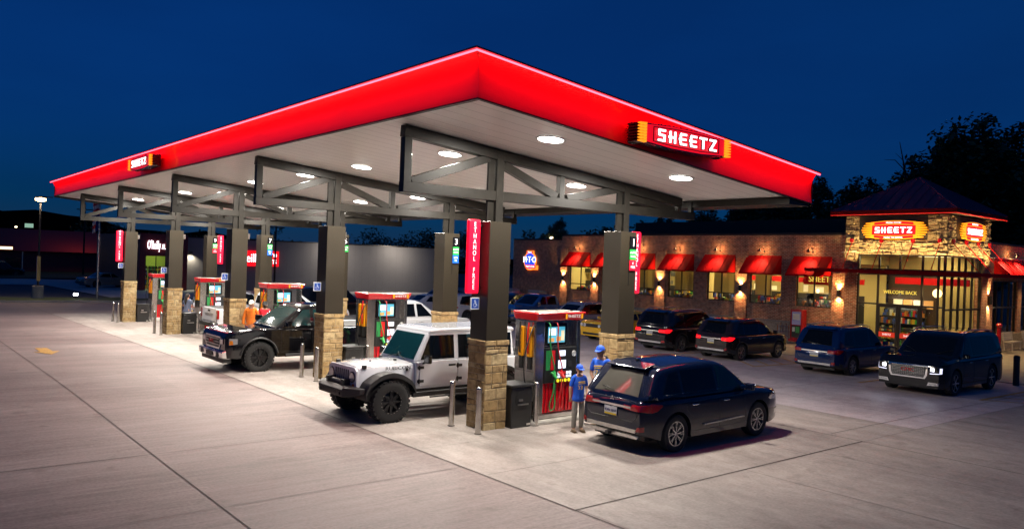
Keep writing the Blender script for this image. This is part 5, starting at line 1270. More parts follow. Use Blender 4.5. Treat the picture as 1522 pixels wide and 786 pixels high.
    def cabin(s):
        P=s.P; b=P.get('belt',1.0); xs=fr(s.roof[0][0],s.roof[-1][0],.07); q=MB(); full=[]
        for x in xs:
            zt=max(s.rz(x),b-.04); f=.085; z0=b-.06; zs=max(zt-f,z0+.01); ring=[]
            for i in range(6): z=z0+(zs-z0)*i/5; ring.append((x,s.cw(x,z),z))
            for a in (.3,.6,.82,.95,1): z=zs+(zt-zs)*a; ring.append((x,s.cw(x,z),z))
            w=ring[-1][1]
            for k in (.7,.35,0): ring.append((x,w*k,zt+.022*(1-k*k)))
            full.append(ring+[(a,-c,d) for a,c,d in ring[-2::-1]])
        n=len(full[0]); 
        for r in full: q.v+=r
        for i in range(len(full)-1):
            for j in range(n-1): a=i*n+j; q.f.append((a,a+1,a+n+1,a+n)); q.m.append(0)
        q.f.append(tuple(range(n-1,-1,-1))); q.m.append(0); o=(len(full)-1)*n; q.f.append(tuple(range(o,o+n))); q.m.append(0)
        s.c=q.build('cabin',P.get('cpaint',P['paint']),s.t,smooth=40)
        s.zr=lambda x,y:(s.rz(x)+.022*(1-min(1,(y/max(.1,s.cw(x,s.rz(x))))**2)))
    # patches on surfaces ----------------------------------
    def rows(s,poly,n):
        us=[p[0] for p in poly]; vs=[p[1] for p in poly]; v0,v1=min(vs),max(vs); out=[]
        cuts=sorted(set([v0+(v1-v0)*(i/n) for i in range(n+1)]+vs))
        for v in cuts:
            vv=min(max(v,v0+1e-5),v1-1e-5); X=[]
            for i in range(len(poly)):
                a=poly[i]; c=poly[(i+1)%len(poly)]
                if (a[1]-vv)*(c[1]-vv)<=0 and a[1]!=c[1]: X.append(a[0]+(c[0]-a[0])*(vv-a[1])/(c[1]-a[1]))
            if len(X)>=2: out.append((v,min(X),max(X)))
        return out
    def slab(s,poly,fn,m,name,parent,n=6,nc=10,mb=None,flip=False):
        """fn(u,v,off)->point ; builds a thin closed slab over a convex outline"""
        q=mb or MB(); R_=s.rows(poly,n); o=len(q.v); k=nc+1
        for off in (1,0):
            for v,a,b in R_:
                for i in range(k): q.v.append(fn(a+(b-a)*i/nc,v,off))
        N=len(R_); F=[]
        for r in range(N-1):
            for i in range(nc): F.append((r*k+i,r*k+i+1,(r+1)*k+i+1,(r+1)*k+i)); F.append(tuple(N*k+z for z in (r*k+i,(r+1)*k+i,(r+1)*k+i+1,r*k+i+1)))
        B=[(0,i) for i in range(k)]+[(r,nc) for r in range(1,N)]+[(N-1,i) for i in range(nc-1,-1,-1)]+[(r,0) for r in range(N-2,0,-1)]
        for z in range(len(B)):
            a=B[z]; c=B[(z+1)%len(B)]; ia=a[0]*k+a[1]; ic=c[0]*k+c[1]; F.append((ia,ia+N*k,ic+N*k,ic))
        q.f+=[tuple(o+z for z in f_) for f_ in F]; q.m+=[0]*len(F)
        if mb is None: return q.build(name,m,parent,smooth=30)
    def side(s,poly,m,name,out=.006,parent=None,n=6,nc=10,cab=False,both=True,label=None,only=None):
        r=None
        for sd in ((1,-1) if only is None else (only,)):
            w=s.cw if cab else s.hw
            fn=lambda u,v,off,sd=sd:(u,sd*(w(u,v)+(out if off else -.02)),v)
            r=s.slab(poly,fn,m,name,parent or s.t,n,nc)
        return r
    def endx(s,y,z,front):
        y=abs(y); xm=(s.x0+s.x1)/2; xe=s.x1 if front else s.x0; a,b=xm,xe
        ins=lambda x: s.ztop(x)>=z and s.hw(x,z)>=y
        lo,hi=(s.x1-.55,s.x1) if front else (s.x0+.55,s.x0)
        if ins(hi): return hi
        for _ in range(22):
            md=(lo+hi)/2
            if ins(md): lo=md
            else: hi=md
        return lo
    def end(s,poly,front,m,name,out=.008,parent=None,n=5,nc=10,mirror=False,mb=None):
        sg=1 if front else -1; r=None
        for sd in ((1,-1) if mirror else (1,)):
            fn=lambda u,v,off,sd=sd:(s.endx(u,v,front)+sg*(out if off else -.03),sd*u,v)
            r=s.slab(poly,fn,m,name,parent or s.t,n,nc,mb)
        return r
    def top(s,poly,m,name,out=.006,n=8,nc=10,parent=None):
        """poly in (y,x) on the cabin shell: windscreens, sunroof"""
        fn=lambda u,v,off:(v,u,s.zr(v,u)+(out if off else -.015))
        return s.slab(poly,fn,m,name,parent or s.t,n,nc)
    def wind(s,xb,xt,m='auto_glass',name='windscreen',mb=.06,mt=.07,out=.008):
        wb=s.cw(xb,s.rz(xb))-mb; wt=s.cw(xt,s.rz(xt))-mt
        return s.top([(-wb,xb),(wb,xb),(wt,xt),(-wt,xt)],m,name,out,10,12)
    def mirrors(s,x,z,m,big=1):
        for sd in (1,-1):
            q=MB(); y=s.W/2; q.box((x,sd*(y+.085*big),z),(.10*big,.19*big,.14*big),rz=-sd*.15); o=q.build('mirror',m,s.t,bevel=.03,seg=3)
            q=MB(); q.bar((x+.02,sd*(y-.05),z-.06),(x,sd*(y+.04),z-.05),.05,.03); q.build('mirror_arm','trim',o)
    def handles(s,pts,m='chrome',L=.17):
        for x,z in pts:
            for sd in (1,-1):
                q=MB(); w=s.hw(x,z); q.tube([(x-L/2,sd*(w-.0),z),(x-L/2+.02,sd*(w+.028),z),(x+L/2-.02,sd*(w+.028),z),(x+L/2,sd*w,z)],.012,6); q.build('door_handle',m,s.t,smooth=60)
    def seams(s,lines,m='black'):
        for l in lines:
            for sd in (1,-1):
                q=MB(); pts=[]
                for (a,b),(c,d) in zip(l,l[1:]):
                    k=max(2,int(math.hypot(c-a,d-b)/.08))
                    for i in range(k+ (1 if (c,d)==l[-1] else 0)): t=i/k; x=a+(c-a)*t; z=b+(d-b)*t; pts.append((x,sd*(s.hw(x,z)-.001),z))
                q.tube(pts,.0045,4); q.build('door_seam',m,s.t)
    def rails(s,xa,xb,m='steel',h=.05,inset=.08):
        for sd in (1,-1):
            q=MB(); pts=[]
            for x in fr(xa,xb,.15): pts.append((x,sd*(s.cw(x,s.rz(x)-.03)-inset+.03),s.rz(x)+h))
            p0=pts[0]; p1=pts[-1]; pts=[(p0[0]-.08,p0[1],p0[2]-h-.005)]+pts+[(p1[0]+.08,p1[1],p1[2]-h-.01)]
            q.tube(pts,.017,6); q.build('roof_rail',m,s.t,smooth=60)
    def plate(s,z,front=False,m='plate',txt='KXN 5010',y=0):
        sg=1 if front else -1; x=s.endx(abs(y)+.1,z,front)+sg*.022
        q=MB(); q.bb(min(x,x-sg*.012),max(x,x-sg*.012),y-.155,y+.155,z-.078,z+.078); o=q.build('number_plate',m,s.t)
        q=MB(); text(q,txt,(x+sg*.003,y,z+.004),(0,sg,0),(0,0,1),.07,.002,sx=.9); q.build('plate_text','plate_ink',o)
        if m=='plate': q=MB(); q.bb(min(x+sg*.001,x+sg*.002),max(x+sg*.001,x+sg*.002),y-.15,y+.15,z-.075,z-.045); q.build('plate_band','plate_yellow',o)

def suv(name,label,loc,rz,col,L=4.7,W=1.84,H=1.7,r=.345,wb=2.7,fo=.93,hood=1.0,belt=1.02,face='crossover',rim='split',nsp=5,rimm='alloy',lit=None,glass='auto_glass',clad=.10,railm='steel',plate='plate',cat='suv',group=None,rake=.0,rw=.76,sq=0,rearglass=None,opts=(),**kw):
    """L,W,H overall; local +x is the front"""
    x1=L/2; x0=-L/2; xf=x1-fo; xr=xf-wb
    nose=hood-.12-.03*(1-sq)
    deck=[(x0,belt-.16),(x0+.02,belt-.06),(x0+.10,belt-.0),(x0+.3,belt+.0),(xf-.45,belt-.0),(xf-.1,hood+.02),(x1-.45,hood-.03),(x1-.16,nose+.08+.07*sq),(x1-.04,nose-.04+.06*sq),(x1,nose-.16+.05*sq)]
    rb=x0+.06; rt=x0+.42-.16*sq+kw.get('rear_rake',0)
    roof=[(rb,belt-.04),(rt,H-.13),(rt+.22,H-.065),(rt+.6,H-.022),((xr+xf)/2-.15,H),(xf-1.25+.1*rake,H-.035),(xf-1.0+.1*rake,H-.115),(xf-.22+.12*rake,hood+.0)]
    c=Car(name,label,cat,loc,rz,dict(L=L,W=W,H=H,r=r,xf=xf,xr=xr,deck=deck,roof=roof,belt=belt,paint=col,clad=clad,sill=.25,rim=rim,nsp=nsp,rimm=rimm,rw=rw,fillet=.09,lift_r=.14,lift_f=.04,round=kw.get('round',.6),taper=kw.get('taper',.19-.06*sq),tw=.225),group)
    c.wind(xf-.30+.1*rake,xf-.90+.1*rake,glass)
    # rear glass on the tailgate
    g=rearglass or glass; wb_=c.cw(rb+.06,belt+.12)-.10; wt_=c.cw(rt,H-.14)-.16
    c.top([(-wb_,rb+.055),(wb_,rb+.055),(wt_,rt-.035),(-wt_,rt-.035)],g,'rear_window',.01,8,12)
    q=MB(); wt2=c.cw(rt,H-.12)-.08; q.prism([(rt-.11,H-.105),(rt-.10,H-.085),(rt+.2,H-.012),(rt+.2,H-.04),(rt+.02,H-.12)],1,-wt2,wt2); q.build('spoiler',col,c.t,bevel=.012)
    # side windows
    zb=belt+.045; zt=H-.135; xA=xf-.50; xAt=xf-1.06+.1*rake; xB=xf-1.36; xC=xr+.22; xD=x0+.42+.1*sq
    c.side([(xD+.09,zb+.04),(xC,zb-.03),(xA+.06,zb-.03),(xA-.02,zb+.06),(xAt+.04,zt+.035),(xC,zt+.035),(xD+.30,zt-.01),(xD+.08,zb+.15)],'black_gloss','window_surround',.003,cab=True,nc=24)
    c.side([(xB+.05,zb),(xA,zb+.0),(xA-.12,zb+.06),(xAt,zt),(xB+.05,zt+.005)],P_.get('fglass',glass) if (P_:=dict(kw)) is not None else glass,'side_window',.008,cab=True)
    c.side([(xC+.04,zb),(xB-.04,zb),(xB-.04,zt+.005),(xC+.04,zt)],glass,'side_window',.008,cab=True)
    c.side([(xD+.10,zb+.05),(xC-.04,zb),(xC-.04,zt-.0),(xD+.34,zt-.05),(xD+.14,zb+.14)],glass,'quarter_window',.008,cab=True)
    for xx in (): pass
    zs=.42
    c.seams([[(xB,zs-.06),(xB,belt-.02)],[(xC+.05,belt-.02),(xC+.05,.78),(xr+c.ra+.05,.60)],[(xf-c.ra-.10,belt-.03),(xf-c.ra-.08,.6),(xf-c.ra-.02,zs-.06)],[(xr+c.ra+.10,zs-.06),(xB,zs-.06)],[(xB,zs-.06),(xf-c.ra-.02,zs-.06)]])
    c.handles([(xB+.22,belt-.14),(xC+.32,belt-.14)])
    c.mirrors(xA+.02,belt+.08,col)
    if railm: c.rails(rt+.25,xf-1.15,railm)
    q=MB(); fx=rt+.32; q.prism([(fx-.10,c.rz(fx)+.015),(fx+.06,c.rz(fx)+.015),(fx-.08,c.rz(fx)+.085),(fx-.11,c.rz(fx)+.08)],1,-.02,.02); q.build('roof_fin','black',c.t)
    # front end
    w=W/2
    if face=='denali':
        c.end([(-.50,.55),(.50,.55),(.56,.66),(.58,.95),(-.58,.95),(-.56,.66)],True,'chrome','grille_surround',.02)
        c.end([(-.46,.59),(.46,.59),(.50,.68),(.52,.91),(-.52,.91),(-.50,.68)],True,'trim','grille',.026)
        q=MB()
        for k in range(17):
            for jx in range(7):
                y=-.46+k*.0575; z=.62+jx*.045; x=c.endx(y,z,True)+.03; q.bar((x,y-.02,z),(x,y+.0,z+.022),.006,.008,(1,0,0)); q.bar((x,y,z+.022),(x,y+.02,z),.006,.008,(1,0,0))
        q.build('grille_mesh','chrome',c.t)
        q=MB(); text(q,'GMC',(c.endx(.1,.78,True)+.045,0,.78),(0,1,0),(0,0,1),.15,.008,sx=1.2); q.build('badge','red_gloss',c.t)
        for sd in (1,-1):
            o=None
        c.end([(.62,.70),(w-.10,.73),(w-.05,.93),(.62,.93)],True,'black_gloss','headlamp_housing',.012,mirror=True)
        c.end([(.66,.80),(.76,.80),(.76,.89),(.66,.89)],True,'headlamp_lit','headlight',.03,mirror=True)
        c.end([(.64,.715),(w-.10,.735),(w-.10,.755),(.64,.735)],True,'headlamp_dim','light_strip',.025,mirror=True)
        c.end([(w-.12,.74),(w-.085,.74),(w-.085,.90),(w-.12,.90)],True,'headlamp_dim','light_strip',.025,mirror=True)
        c.end([(.56,.36),(w-.14,.38),(w-.12,.47),(.60,.46)],True,'chrome','fog_surround',.014,mirror=True)
        c.end([(.62,.39),(w-.20,.40),(w-.20,.44),(.62,.43)],True,'clear_lens','fog_lamp',.02,mirror=True)
        light('SPOT','beam',c.t,(x1+.15,.68,.82),8,(.85,.88,1),.08,(0,R(-84),0),75,.7); light('SPOT','beam',c.t,(x1+.15,-.68,.82),8,(.85,.88,1),.08,(0,R(-84),0),75,.7)
    else:
        c.end([(-.42,.62),(.42,.62),(.50,nose-.10),(-.50,nose-.10)],True,'black_gloss','grille',.01)
        q=MB()
        for z in (.66,.71,.76): x=c.endx(.3,z,True)+.014; q.bar((x,-.42,z),(x,.42,z),.012,.012)
        q.build('grille_bar','chrome',c.t)
        c.end([(.50,nose-.16),(w-.04,nose-.10),(w-.0,nose-.0),(.54,nose-.04)],True,'clear_lens' if lit!='front' else 'headlamp_lit','headlight',.012,mirror=True)
        c.end([(-.5,.34),(.5,.34),(.56,.50),(-.56,.50)],True,'black','lower_grille',.01)
        c.end([(.62,.38),(w-.10,.40),(w-.10,.50),(.66,.50)],True,'chrome','fog_surround',.012,mirror=True)
    # rear end
    tl='red_lit' if lit=='rear' else 'red_lens'
    c.end([(.50,belt-.20),(w-.12,belt-.22),(w-.12,belt-.055),(.50,belt-.09)],False,tl,'tail_light',.012,mirror=True)
    xt_=c.endx(w-.12,belt-.14,False); c.side([(xt_-.004,belt-.22),(xt_+.10,belt-.20),(xt_+.24,belt-.10),(xt_+.22,belt-.075),(xt_-.004,belt-.055)],tl,'tail_light',.012)
    c.end([(-.48,belt-.17),(.48,belt-.17),(.48,belt-.13),(-.48,belt-.13)],False,'chrome','tailgate_trim',.014)
    c.end([(-.60,.40),(.60,.40),(.64,.47),(-.64,.47)],False,'steel' if 'skid' in opts else 'chrome','bumper_trim',.012)
    c.end([(.60,.43),(w-.16,.44),(w-.16,.53),(.66,.52)],False,'red_lens','reflector',.012,mirror=True)
    q=MB(); pts=[]
    for y,z in ((-.64,belt-.26),(-.60,.66),(-.52,.60),(.52,.60),(.60,.66),(.64,belt-.26)): pts.append((c.endx(y,z,False)-.001,y,z))
    q.tube(pts,.006,4); q.build('tailgate_seam','black',c.t)
    c.plate(belt-.27,False,plate,'KXN 5010')
    q=MB(); q.tube([(rb+.02,.0,belt+.10),(rb+.06,.18,belt+.13),(rb+.07,.34,belt+.145)],.010,6); q.v=[(a-.02,b,d) for a,b,d in q.v]; q.build('wiper','black',c.t)
    for sd in (1,-1):
        q=MB(); y=sd*.3; x=xf-.28; pts=[(x,y,c.zr(x,y)+.015),(x-.12,y+sd*.22,c.zr(x-.12,y+sd*.22)+.02),(x-.2,y+.42*sd,c.zr(x-.2,y+.42*sd)+.02)]; q.tube(pts,.007,5); q.build('wiper','black',c.t)
    return c

def pickup(name,label,loc,rz,col,L=5.85,W=2.03,H=1.9,r=.41,wb=3.64,fo=.96,hood=1.24,belt=1.25,face='gm',glass='auto_glass',rimm='alloy',rim='spoke',nsp=8,crew=True,tread=False,off=.0,rf=.62,bedm='trim',cpaint=None,lit=None,tail=None,group=None,cat='pickup truck'):
    x1=L/2; x0=-L/2; xf=x1-fo; xr=xf-wb; cb=xf-2.72 if crew else xf-2.1
    rail=belt-.02
    deck=[(x0,rail-.10),(x0+.02,rail-.02),(x0+.06,rail),(cb,rail),(xf-.62,belt-.02),(xf-.40,hood-.02),(x1-.7,hood),(x1-.14,hood-.06),(x1-.03,hood-.14),(x1,hood-.26)]
    roof=[(cb-.02,belt-.05),(cb+.12,H-.14),(cb+.22,H-.04),(cb+.7,H),(xf-1.55,H-.02),(xf-1.28,H-.10),(xf-.52,hood+.0)]
    c=Car(name,label,cat,loc,rz,dict(L=L,W=W,H=H,r=r,xf=xf,xr=xr,deck=deck,roof=roof,belt=belt,paint=col,sill=.42,ra=r+.10,rim=rim,nsp=nsp,rimm=rimm,rw=.76,fillet=.05,lift_r=.05,lift_f=.02,round=.35,taper=.07,tw=.28,off=off,rf=rf,tread=tread,crown=.0,ctaper=.03,inset=.04),group)
    q=MB(); q.bb(x0+.09,cb-.03,-W/2+.14,W/2-.14,rail-.005,rail+.012); q.build('bed_cover',bedm,c.t)
    for sd in (1,-1):
        for xw in (xf,xr):
            q=MB(); pts=[(xw+(r+.12)*math.cos(a),sd*(W/2-.004),r+(r+.12)*math.sin(a)) for a in [R(d) for d in range(8,173,9)]]; q.tube(pts,.034,6); q.build('wheel_arch','trim' if face=='gm' else col,c.t,smooth=60)
        q=MB(); q.tube([(xf-r-.35,sd*(W/2-.02),.46),(xr+r+.35,sd*(W/2-.02),.46)],.05,8); q.build('side_step','trim',c.t)
    c.wind(xf-.58,xf-1.24,glass)
    q=MB(); 
    zb=belt+.05; zt=H-.14; xB=xf-1.62
    c.side([(xB+.05,zb),(xf-.88,zb),(xf-1.0,zb+.08),(xf-1.36,zt),(xB+.05,zt)],glass,'side_window',.006,cab=True)
    if crew: c.side([(cb+.30,zb),(xB-.05,zb),(xB-.05,zt),(cb+.34,zt)],glass,'side_window',.006,cab=True)
    fn=lambda u,v,off:(c.roof[0][0]+(v-belt)*.20+( -.012 if off else .02),u,v); c.slab([(-.66,belt+.12),(.66,belt+.12),(.60,H-.20),(-.60,H-.20)],fn,glass,'rear_window',c.t)
    c.seams([[(xB,.56),(xB,belt-.02)],[(cb+.14,.7),(cb+.14,belt-.02)],[(xf-c.ra-.12,belt-.05),(xf-c.ra-.10,.56)],[(xr+c.ra+.3,.56),(xf-c.ra-.10,.56)],[(cb-.03,.52),(cb-.03,rail-.01)]])
    c.handles([(xB+.18,belt-.16),(cb+.36,belt-.16)],'chrome' if face!='gm' else 'black',.2)
    c.mirrors(xf-.80,belt+.13,col if face!='ford' else 'chrome',1.35)
    w=W/2
    if face=='ford':
        c.end([(-.62,.66),(.62,.66),(.64,hood-.20),(-.64,hood-.20)],True,'chrome','grille',.02)
        q=MB()
        for z in (.74,.86,.98): q.bb(x1+.02,x1+.03,-.56,.56,z-.04,z+.04)
        q.build('grille_insert','trim',c.t); c.end([(.66,.72),(w-.06,.74),(w-.02,hood-.20),(.66,hood-.20)],True,'clear_lens' ,'headlight',.02,mirror=True)
        c.end([(.72,.84),(.82,.84),(.82,.96),(.72,.96)],True,'amber_lens','indicator',.028,mirror=True)
    else:
        c.end([(-.52,.66),(.52,.66),(.60,.78),(.60,hood-.22),(-.60,hood-.22),(-.60,.78)],True,'chrome','grille_surround',.02)
        c.end([(-.47,.71),(.47,.71),(.54,.79),(.54,hood-.27),(-.54,hood-.27),(-.54,.79)],True,'black','grille',.028)
        q=MB()
        for z in (.78,.86,.94): x=x1+.03; q.bb(x,x+.015,-.52,.52,z-.012,z+.012)
        q.build('grille_bar','steel',c.t)
        q=MB(); text(q,'GMC' if face=='gm' else '',(x1+.06,0,.86),(0,1,0),(0,0,1),.15,.01,sx=1.25) if face=='gm' else None
        if face=='gm': q.build('badge','red_gloss',c.t)
        for sd in (1,-1):
            q=MB(); q.add([(x1+.02,sd*.63,.80),(x1-.10,sd*(w-.03),.80),(x1-.32,sd*(w+.004),.83),(x1-.32,sd*(w-.0),.98),(x1-.10,sd*(w-.03),.99),(x1+.02,sd*.63,.99),(x1-.3,sd*.6,.80),(x1-.3,sd*.6,.98)],[(0,1,4,5),(1,2,3,4),(0,5,7,6),(5,4,3,7),(0,6,2,1),(2,6,7,3)]); hl=q.build('headlight','clear_lens',c.t)
            q=MB(); q.bb(x1-.0,x1+.03,min(sd*.64,sd*.80),max(sd*.64,sd*.80),.82,.97); q.build('projector','chrome',hl,bevel=.02); c.side([(x1-.20,.82),(x1-.10,.81),(x1-.11,.93),(x1-.19,.93)],'amber_lens','indicator',.012)
    q=MB(); q.prism([(x1-.12,.40),(x1+.09,.44),(x1+.11,.62),(x1-.02,.66),(x1-.3,.66),(x1-.3,.5)],1,-w+.06,w-.06); q.build('front_bumper','chrome' ,c.t,bevel=.03,seg=3)
    q=MB(); q.bb(x1+.105,x1+.12,-.25,.25,.46,.58); q.bb(x1+.1,x1+.115,.55,.72,.45,.6); q.bb(x1+.1,x1+.115,-.72,-.55,.45,.6); q.bb(x1-.2,x1+.02,-w+.12,w-.12,.30,.40); q.build('bumper_insert','black',c.t)
    q=MB(); q.prism([(x0-.10,.48),(x0-.10,.64),(x0+.10,.68),(x0+.2,.5)],1,-w+.06,w-.06); q.bb(x0-.12,x0-.101,-.3,.3,.5,.62,1); q.build('rear_bumper',['trim' if tail else 'chrome','black'],c.t,bevel=.02)
    q=MB(); 
    for sd in (1,-1):
        q=MB(); y0,y1=sorted((sd*(w-.17),sd*(w-.01))); q.bb(x0-.03,x0+.06,y0,y1,rail-.42,rail-.06); o=q.build('tail_light','red_lit' if lit=='rear' else 'red_lens',c.t,bevel=.02); q=MB(); q.bb(x0-.034,x0-.03,y0+.03,y1-.03,rail-.28,rail-.20); q.build('reverse_lamp','clear_lens',o)
    fn=lambda u,v,off:(x0-(.02 if off else -.01),u,v); tg=c.slab([(-w+.19,.70),(w-.19,.70),(w-.19,rail-.02),(-w+.19,rail-.02)],fn,col,'tailgate',c.t)
    q=MB(); q.bb(x0-.03,x0-.0205,-.13,.13,rail-.14,rail-.08); q.build('handle','black',tg)
    if tail: q=MB(); text(q,tail,(x0-.030,0,rail-.26),(0,-1,0),(0,0,1),.15,.004,sx=1.25); q.build('lettering','steel',tg)
    c.plate(.56,False) if False else None
    return c

def lowcar(name,label,loc,rz,col,L=4.8,W=1.84,H=1.45,r=.33,wb=2.8,fo=.92,hood=.92,belt=.93,boot=1.02,lit=None,face='sedan',glass='auto_glass',rimm='alloy',cat='car',group=None,vintage=False):
    x1=L/2; x0=-L/2; xf=x1-fo; xr=xf-wb
    if vintage: boot=.93
    deck=[(x0,boot-.22),(x0+.03,boot-.05),(x0+.10,boot),(xr+.1,boot+.0),(xr+.5,belt+.02),(xf-.4,belt),(x1-.5,hood-.04),(x1-.12,hood-.12),(x1-.03,hood-.2),(x1,hood-.3)]
    if vintage or face=='muscle': deck[-4:]=[(x1-.5,hood),(x1-.08,hood-.04),(x1-.02,hood-.08),(x1,hood-.16)]
    roof=[(xr-.15,boot-.03),(xr+.55,H-.05),(xr+.85,H-.0),(xf-1.3,H-.01),(xf-1.05,H-.07),(xf-.28,hood-.0)]
    if face=='muscle': roof[1:3]=[(xr+.75,H-.06),(xr+1.05,H)]
    c=Car(name,label,cat,loc,rz,dict(L=L,W=W,H=H,r=r,xf=xf,xr=xr,deck=deck,roof=roof,belt=belt,paint=col,sill=.2,rim='split',nsp=5,rimm=rimm,rw=.68,fillet=.08,round=.45,taper=.08 if vintage else .15,tw=.22),group)
    c.wind(xf-.34,xf-1.0,glass); 
    wb_=c.cw(xr-.0,boot+.1)-.12; wt_=c.cw(xr+.55,H-.1)-.12; c.top([(-wb_,xr-.02),(wb_,xr-.02),(wt_,xr+.5),(-wt_,xr+.5)],glass,'rear_window',.008)
    zb=belt+.05; zt=H-.12; xB=xf-1.42
    c.side([(xB+.04,zb),(xf-.62,zb),(xf-.75,zb+.06),(xf-1.14,zt),(xB+.04,zt)],glass,'side_window',.005,cab=True)
    c.side([(xr+.30,zb+.04),(xB-.04,zb),(xB-.04,zt),(xr+.72,zt)],glass,'side_window',.005,cab=True)
    c.seams([[(xB,.3),(xB,belt-.02)],[(xf-c.ra-.1,.3),(xf-c.ra-.1,belt-.04)],[(xr+c.ra+.1,.3),(xf-c.ra-.1,.3)],[(xr+.35,belt-.03),(xr+c.ra+.05,.6)]]); c.handles([(xB+.2,belt-.12)]); c.mirrors(xf-.6,belt+.06,col,.85)
    w=W/2
    if face=='muscle':
        c.end([(-w+.14,hood-.30),(w-.14,hood-.30),(w-.14,hood-.13),(-w+.14,hood-.13)],True,'black','grille',.012)
        for sd in (1,-1):
            for y in (.48,.68): q=MB(); x=c.endx(y,hood-.21,True)+.02; q.cyl((x-.02,sd*y,hood-.21),(x+.01,sd*y,hood-.21),.075,n=16); o=q.build('headlight','clear_lens',c.t); q=MB(); q.lathe([(.075,x-.02),(.088,x-.02),(.088,x+.015),(.075,x+.015)],(0,sd*y,hood-.21),0,18); q.build('ring','alloy',o)
        c.end([(-.6,.32),(.6,.32),(.6,.42),(-.6,.42)],True,'black','lower_grille',.012)
        q=MB(); q.bb(xf-.9+.2,x1-.45,-.34,-.30,hood+.03,hood+.04); q.bb(xf-.7,x1-.45,.30,.34,hood+.03,hood+.04); q.build('bonnet_stripe','black',c.t)
    else:
        c.end([(-.4,hood-.34),(.4,hood-.34),(.4,hood-.22),(-.4,hood-.22)],True,'black','grille',.012); c.end([(.48,hood-.34),(w-.06,hood-.34),(w-.04,hood-.2),(.5,hood-.22)],True,'headlamp_lit' if lit=='front' else 'clear_lens','headlight',.012,mirror=True)
        if vintage: q=MB(); q.bb(x1-.05,x1+.08,-w+.06,w-.06,.42,.54); q.build('front_bumper','trim',c.t); q=MB(); q.bb(x0-.08,x0+.05,-w+.06,w-.06,.42,.54); q.build('rear_bumper','trim',c.t)
    c.end([(.42,boot-.20),(w-.06,boot-.20),(w-.04,boot-.08),(.42,boot-.10)],False,'red_lit' if lit=='rear' else 'red_lens','tail_light',.012,mirror=True); c.side([(x0+.03,boot-.2),(x0+.22,boot-.15),(x0+.2,boot-.09),(x0+.04,boot-.09)],'red_lens','tail_light',.01)
    c.plate(boot-.30 if not vintage else .62,False)
    return c

# --- the big dark crossover in front
paint('navy_paint',(.004,.008,.026),.18,.0); paint('black_paint',(.004,.004,.006),.14,.2); paint('white_car',(.62,.63,.66),.2,.0); paint('jeep_white',(.66,.67,.70),.22,.0)
paint('blue_paint',(.004,.018,.085),.16,.5); paint('royal_paint',(.02,.09,.30),.2,.4); paint('grey_paint',(.010,.009,.012),.16,.5); paint('brown_paint',(.022,.013,.013),.16,.5); paint('silver_paint',(.30,.31,.36),.22,.6); paint('yellow_paint_car',(.75,.42,.01),.2,.1); paint('old_grey',(.22,.20,.17),.3,.0); paint('deep_grey',(.010,.010,.013),.15,.4)
gz=lambda x,y:(x,y,G(x,y))
c=suv('parked_crossover','dark navy crossover suv beside the nearest pump with its chrome ten-spoke wheels',gz(3.18,-2.62),0,'navy_paint',L=4.50,W=1.81,H=1.63,r=.352,wb=2.67,fo=.98,hood=.98,belt=1.0,rim='split',nsp=8,lit=None,glass='auto_glass',fglass='teal_glass',rearglass='rear_glass',railm=None,clad=.0,opts=('skid',),rake=.7,rw=.71,round=.85,taper=.22,rear_rake=.03)
q=MB()
for sd in (1,-1):
    for a,b in ((-.62,.12),(.14,.70)):
        xs_=fr(a,b,.12)
        for u_,v_ in zip(xs_,xs_[1:]): q.bar((u_,sd*(c.hw(u_,.47)+.012),.455+.025*(u_+.6)),(v_+.004,sd*(c.hw(v_,.47)+.012),.455+.025*(v_+.6)),.02,.05,(0,1,0),0)
q.build('door_trim','steel',c.t)
q=MB()
for sd in (1,-1): q.tube([(x,sd*(c.cw(x,1.09)+.004),1.085) for x in fr(-1.7,1.0,.15)],.006,5)
q.build('window_trim','chrome',c.t)
c.end([(.30,.82),(.52,.80),(.52,.88),(.32,.89)],False,'red_lens','tail_light',.013,mirror=True)
c.end([(-.66,.30),(.66,.30),(.70,.36),(-.70,.36)],False,'steel','skid_plate',.02)
q=MB(); x=c.endx(.05,.93,False)-.014
for k in range(3):
    a=R(90+120*k); u=(0,math.cos(a),math.sin(a)); v=(0,math.cos(a+R(30)),math.sin(a+R(30))); w_=(0,math.cos(a-R(30)),math.sin(a-R(30)))
    s=.032; q.add([(x-.004,0,.96),(x-.004,w_[1]*s,.96+w_[2]*s),(x-.004,u[1]*s*1.7,.96+u[2]*s*1.7),(x-.004,v[1]*s,.96+v[2]*s),(x+.01,0,.96),(x+.01,w_[1]*s,.96+w_[2]*s),(x+.01,u[1]*s*1.7,.96+u[2]*s*1.7),(x+.01,v[1]*s,.96+v[2]*s)],[(0,1,2,3),(7,6,5,4),(0,4,5,1),(1,5,6,2),(2,6,7,3),(3,7,4,0)])
q.build('badge','chrome',c.t)
q=MB(); q.bb(-2.36,-2.2,-.04,.04,.30,.36); q.bb(-2.26,-2.2,-.4,.4,.27,.31); q.build('tow_hitch','hub',c.t)
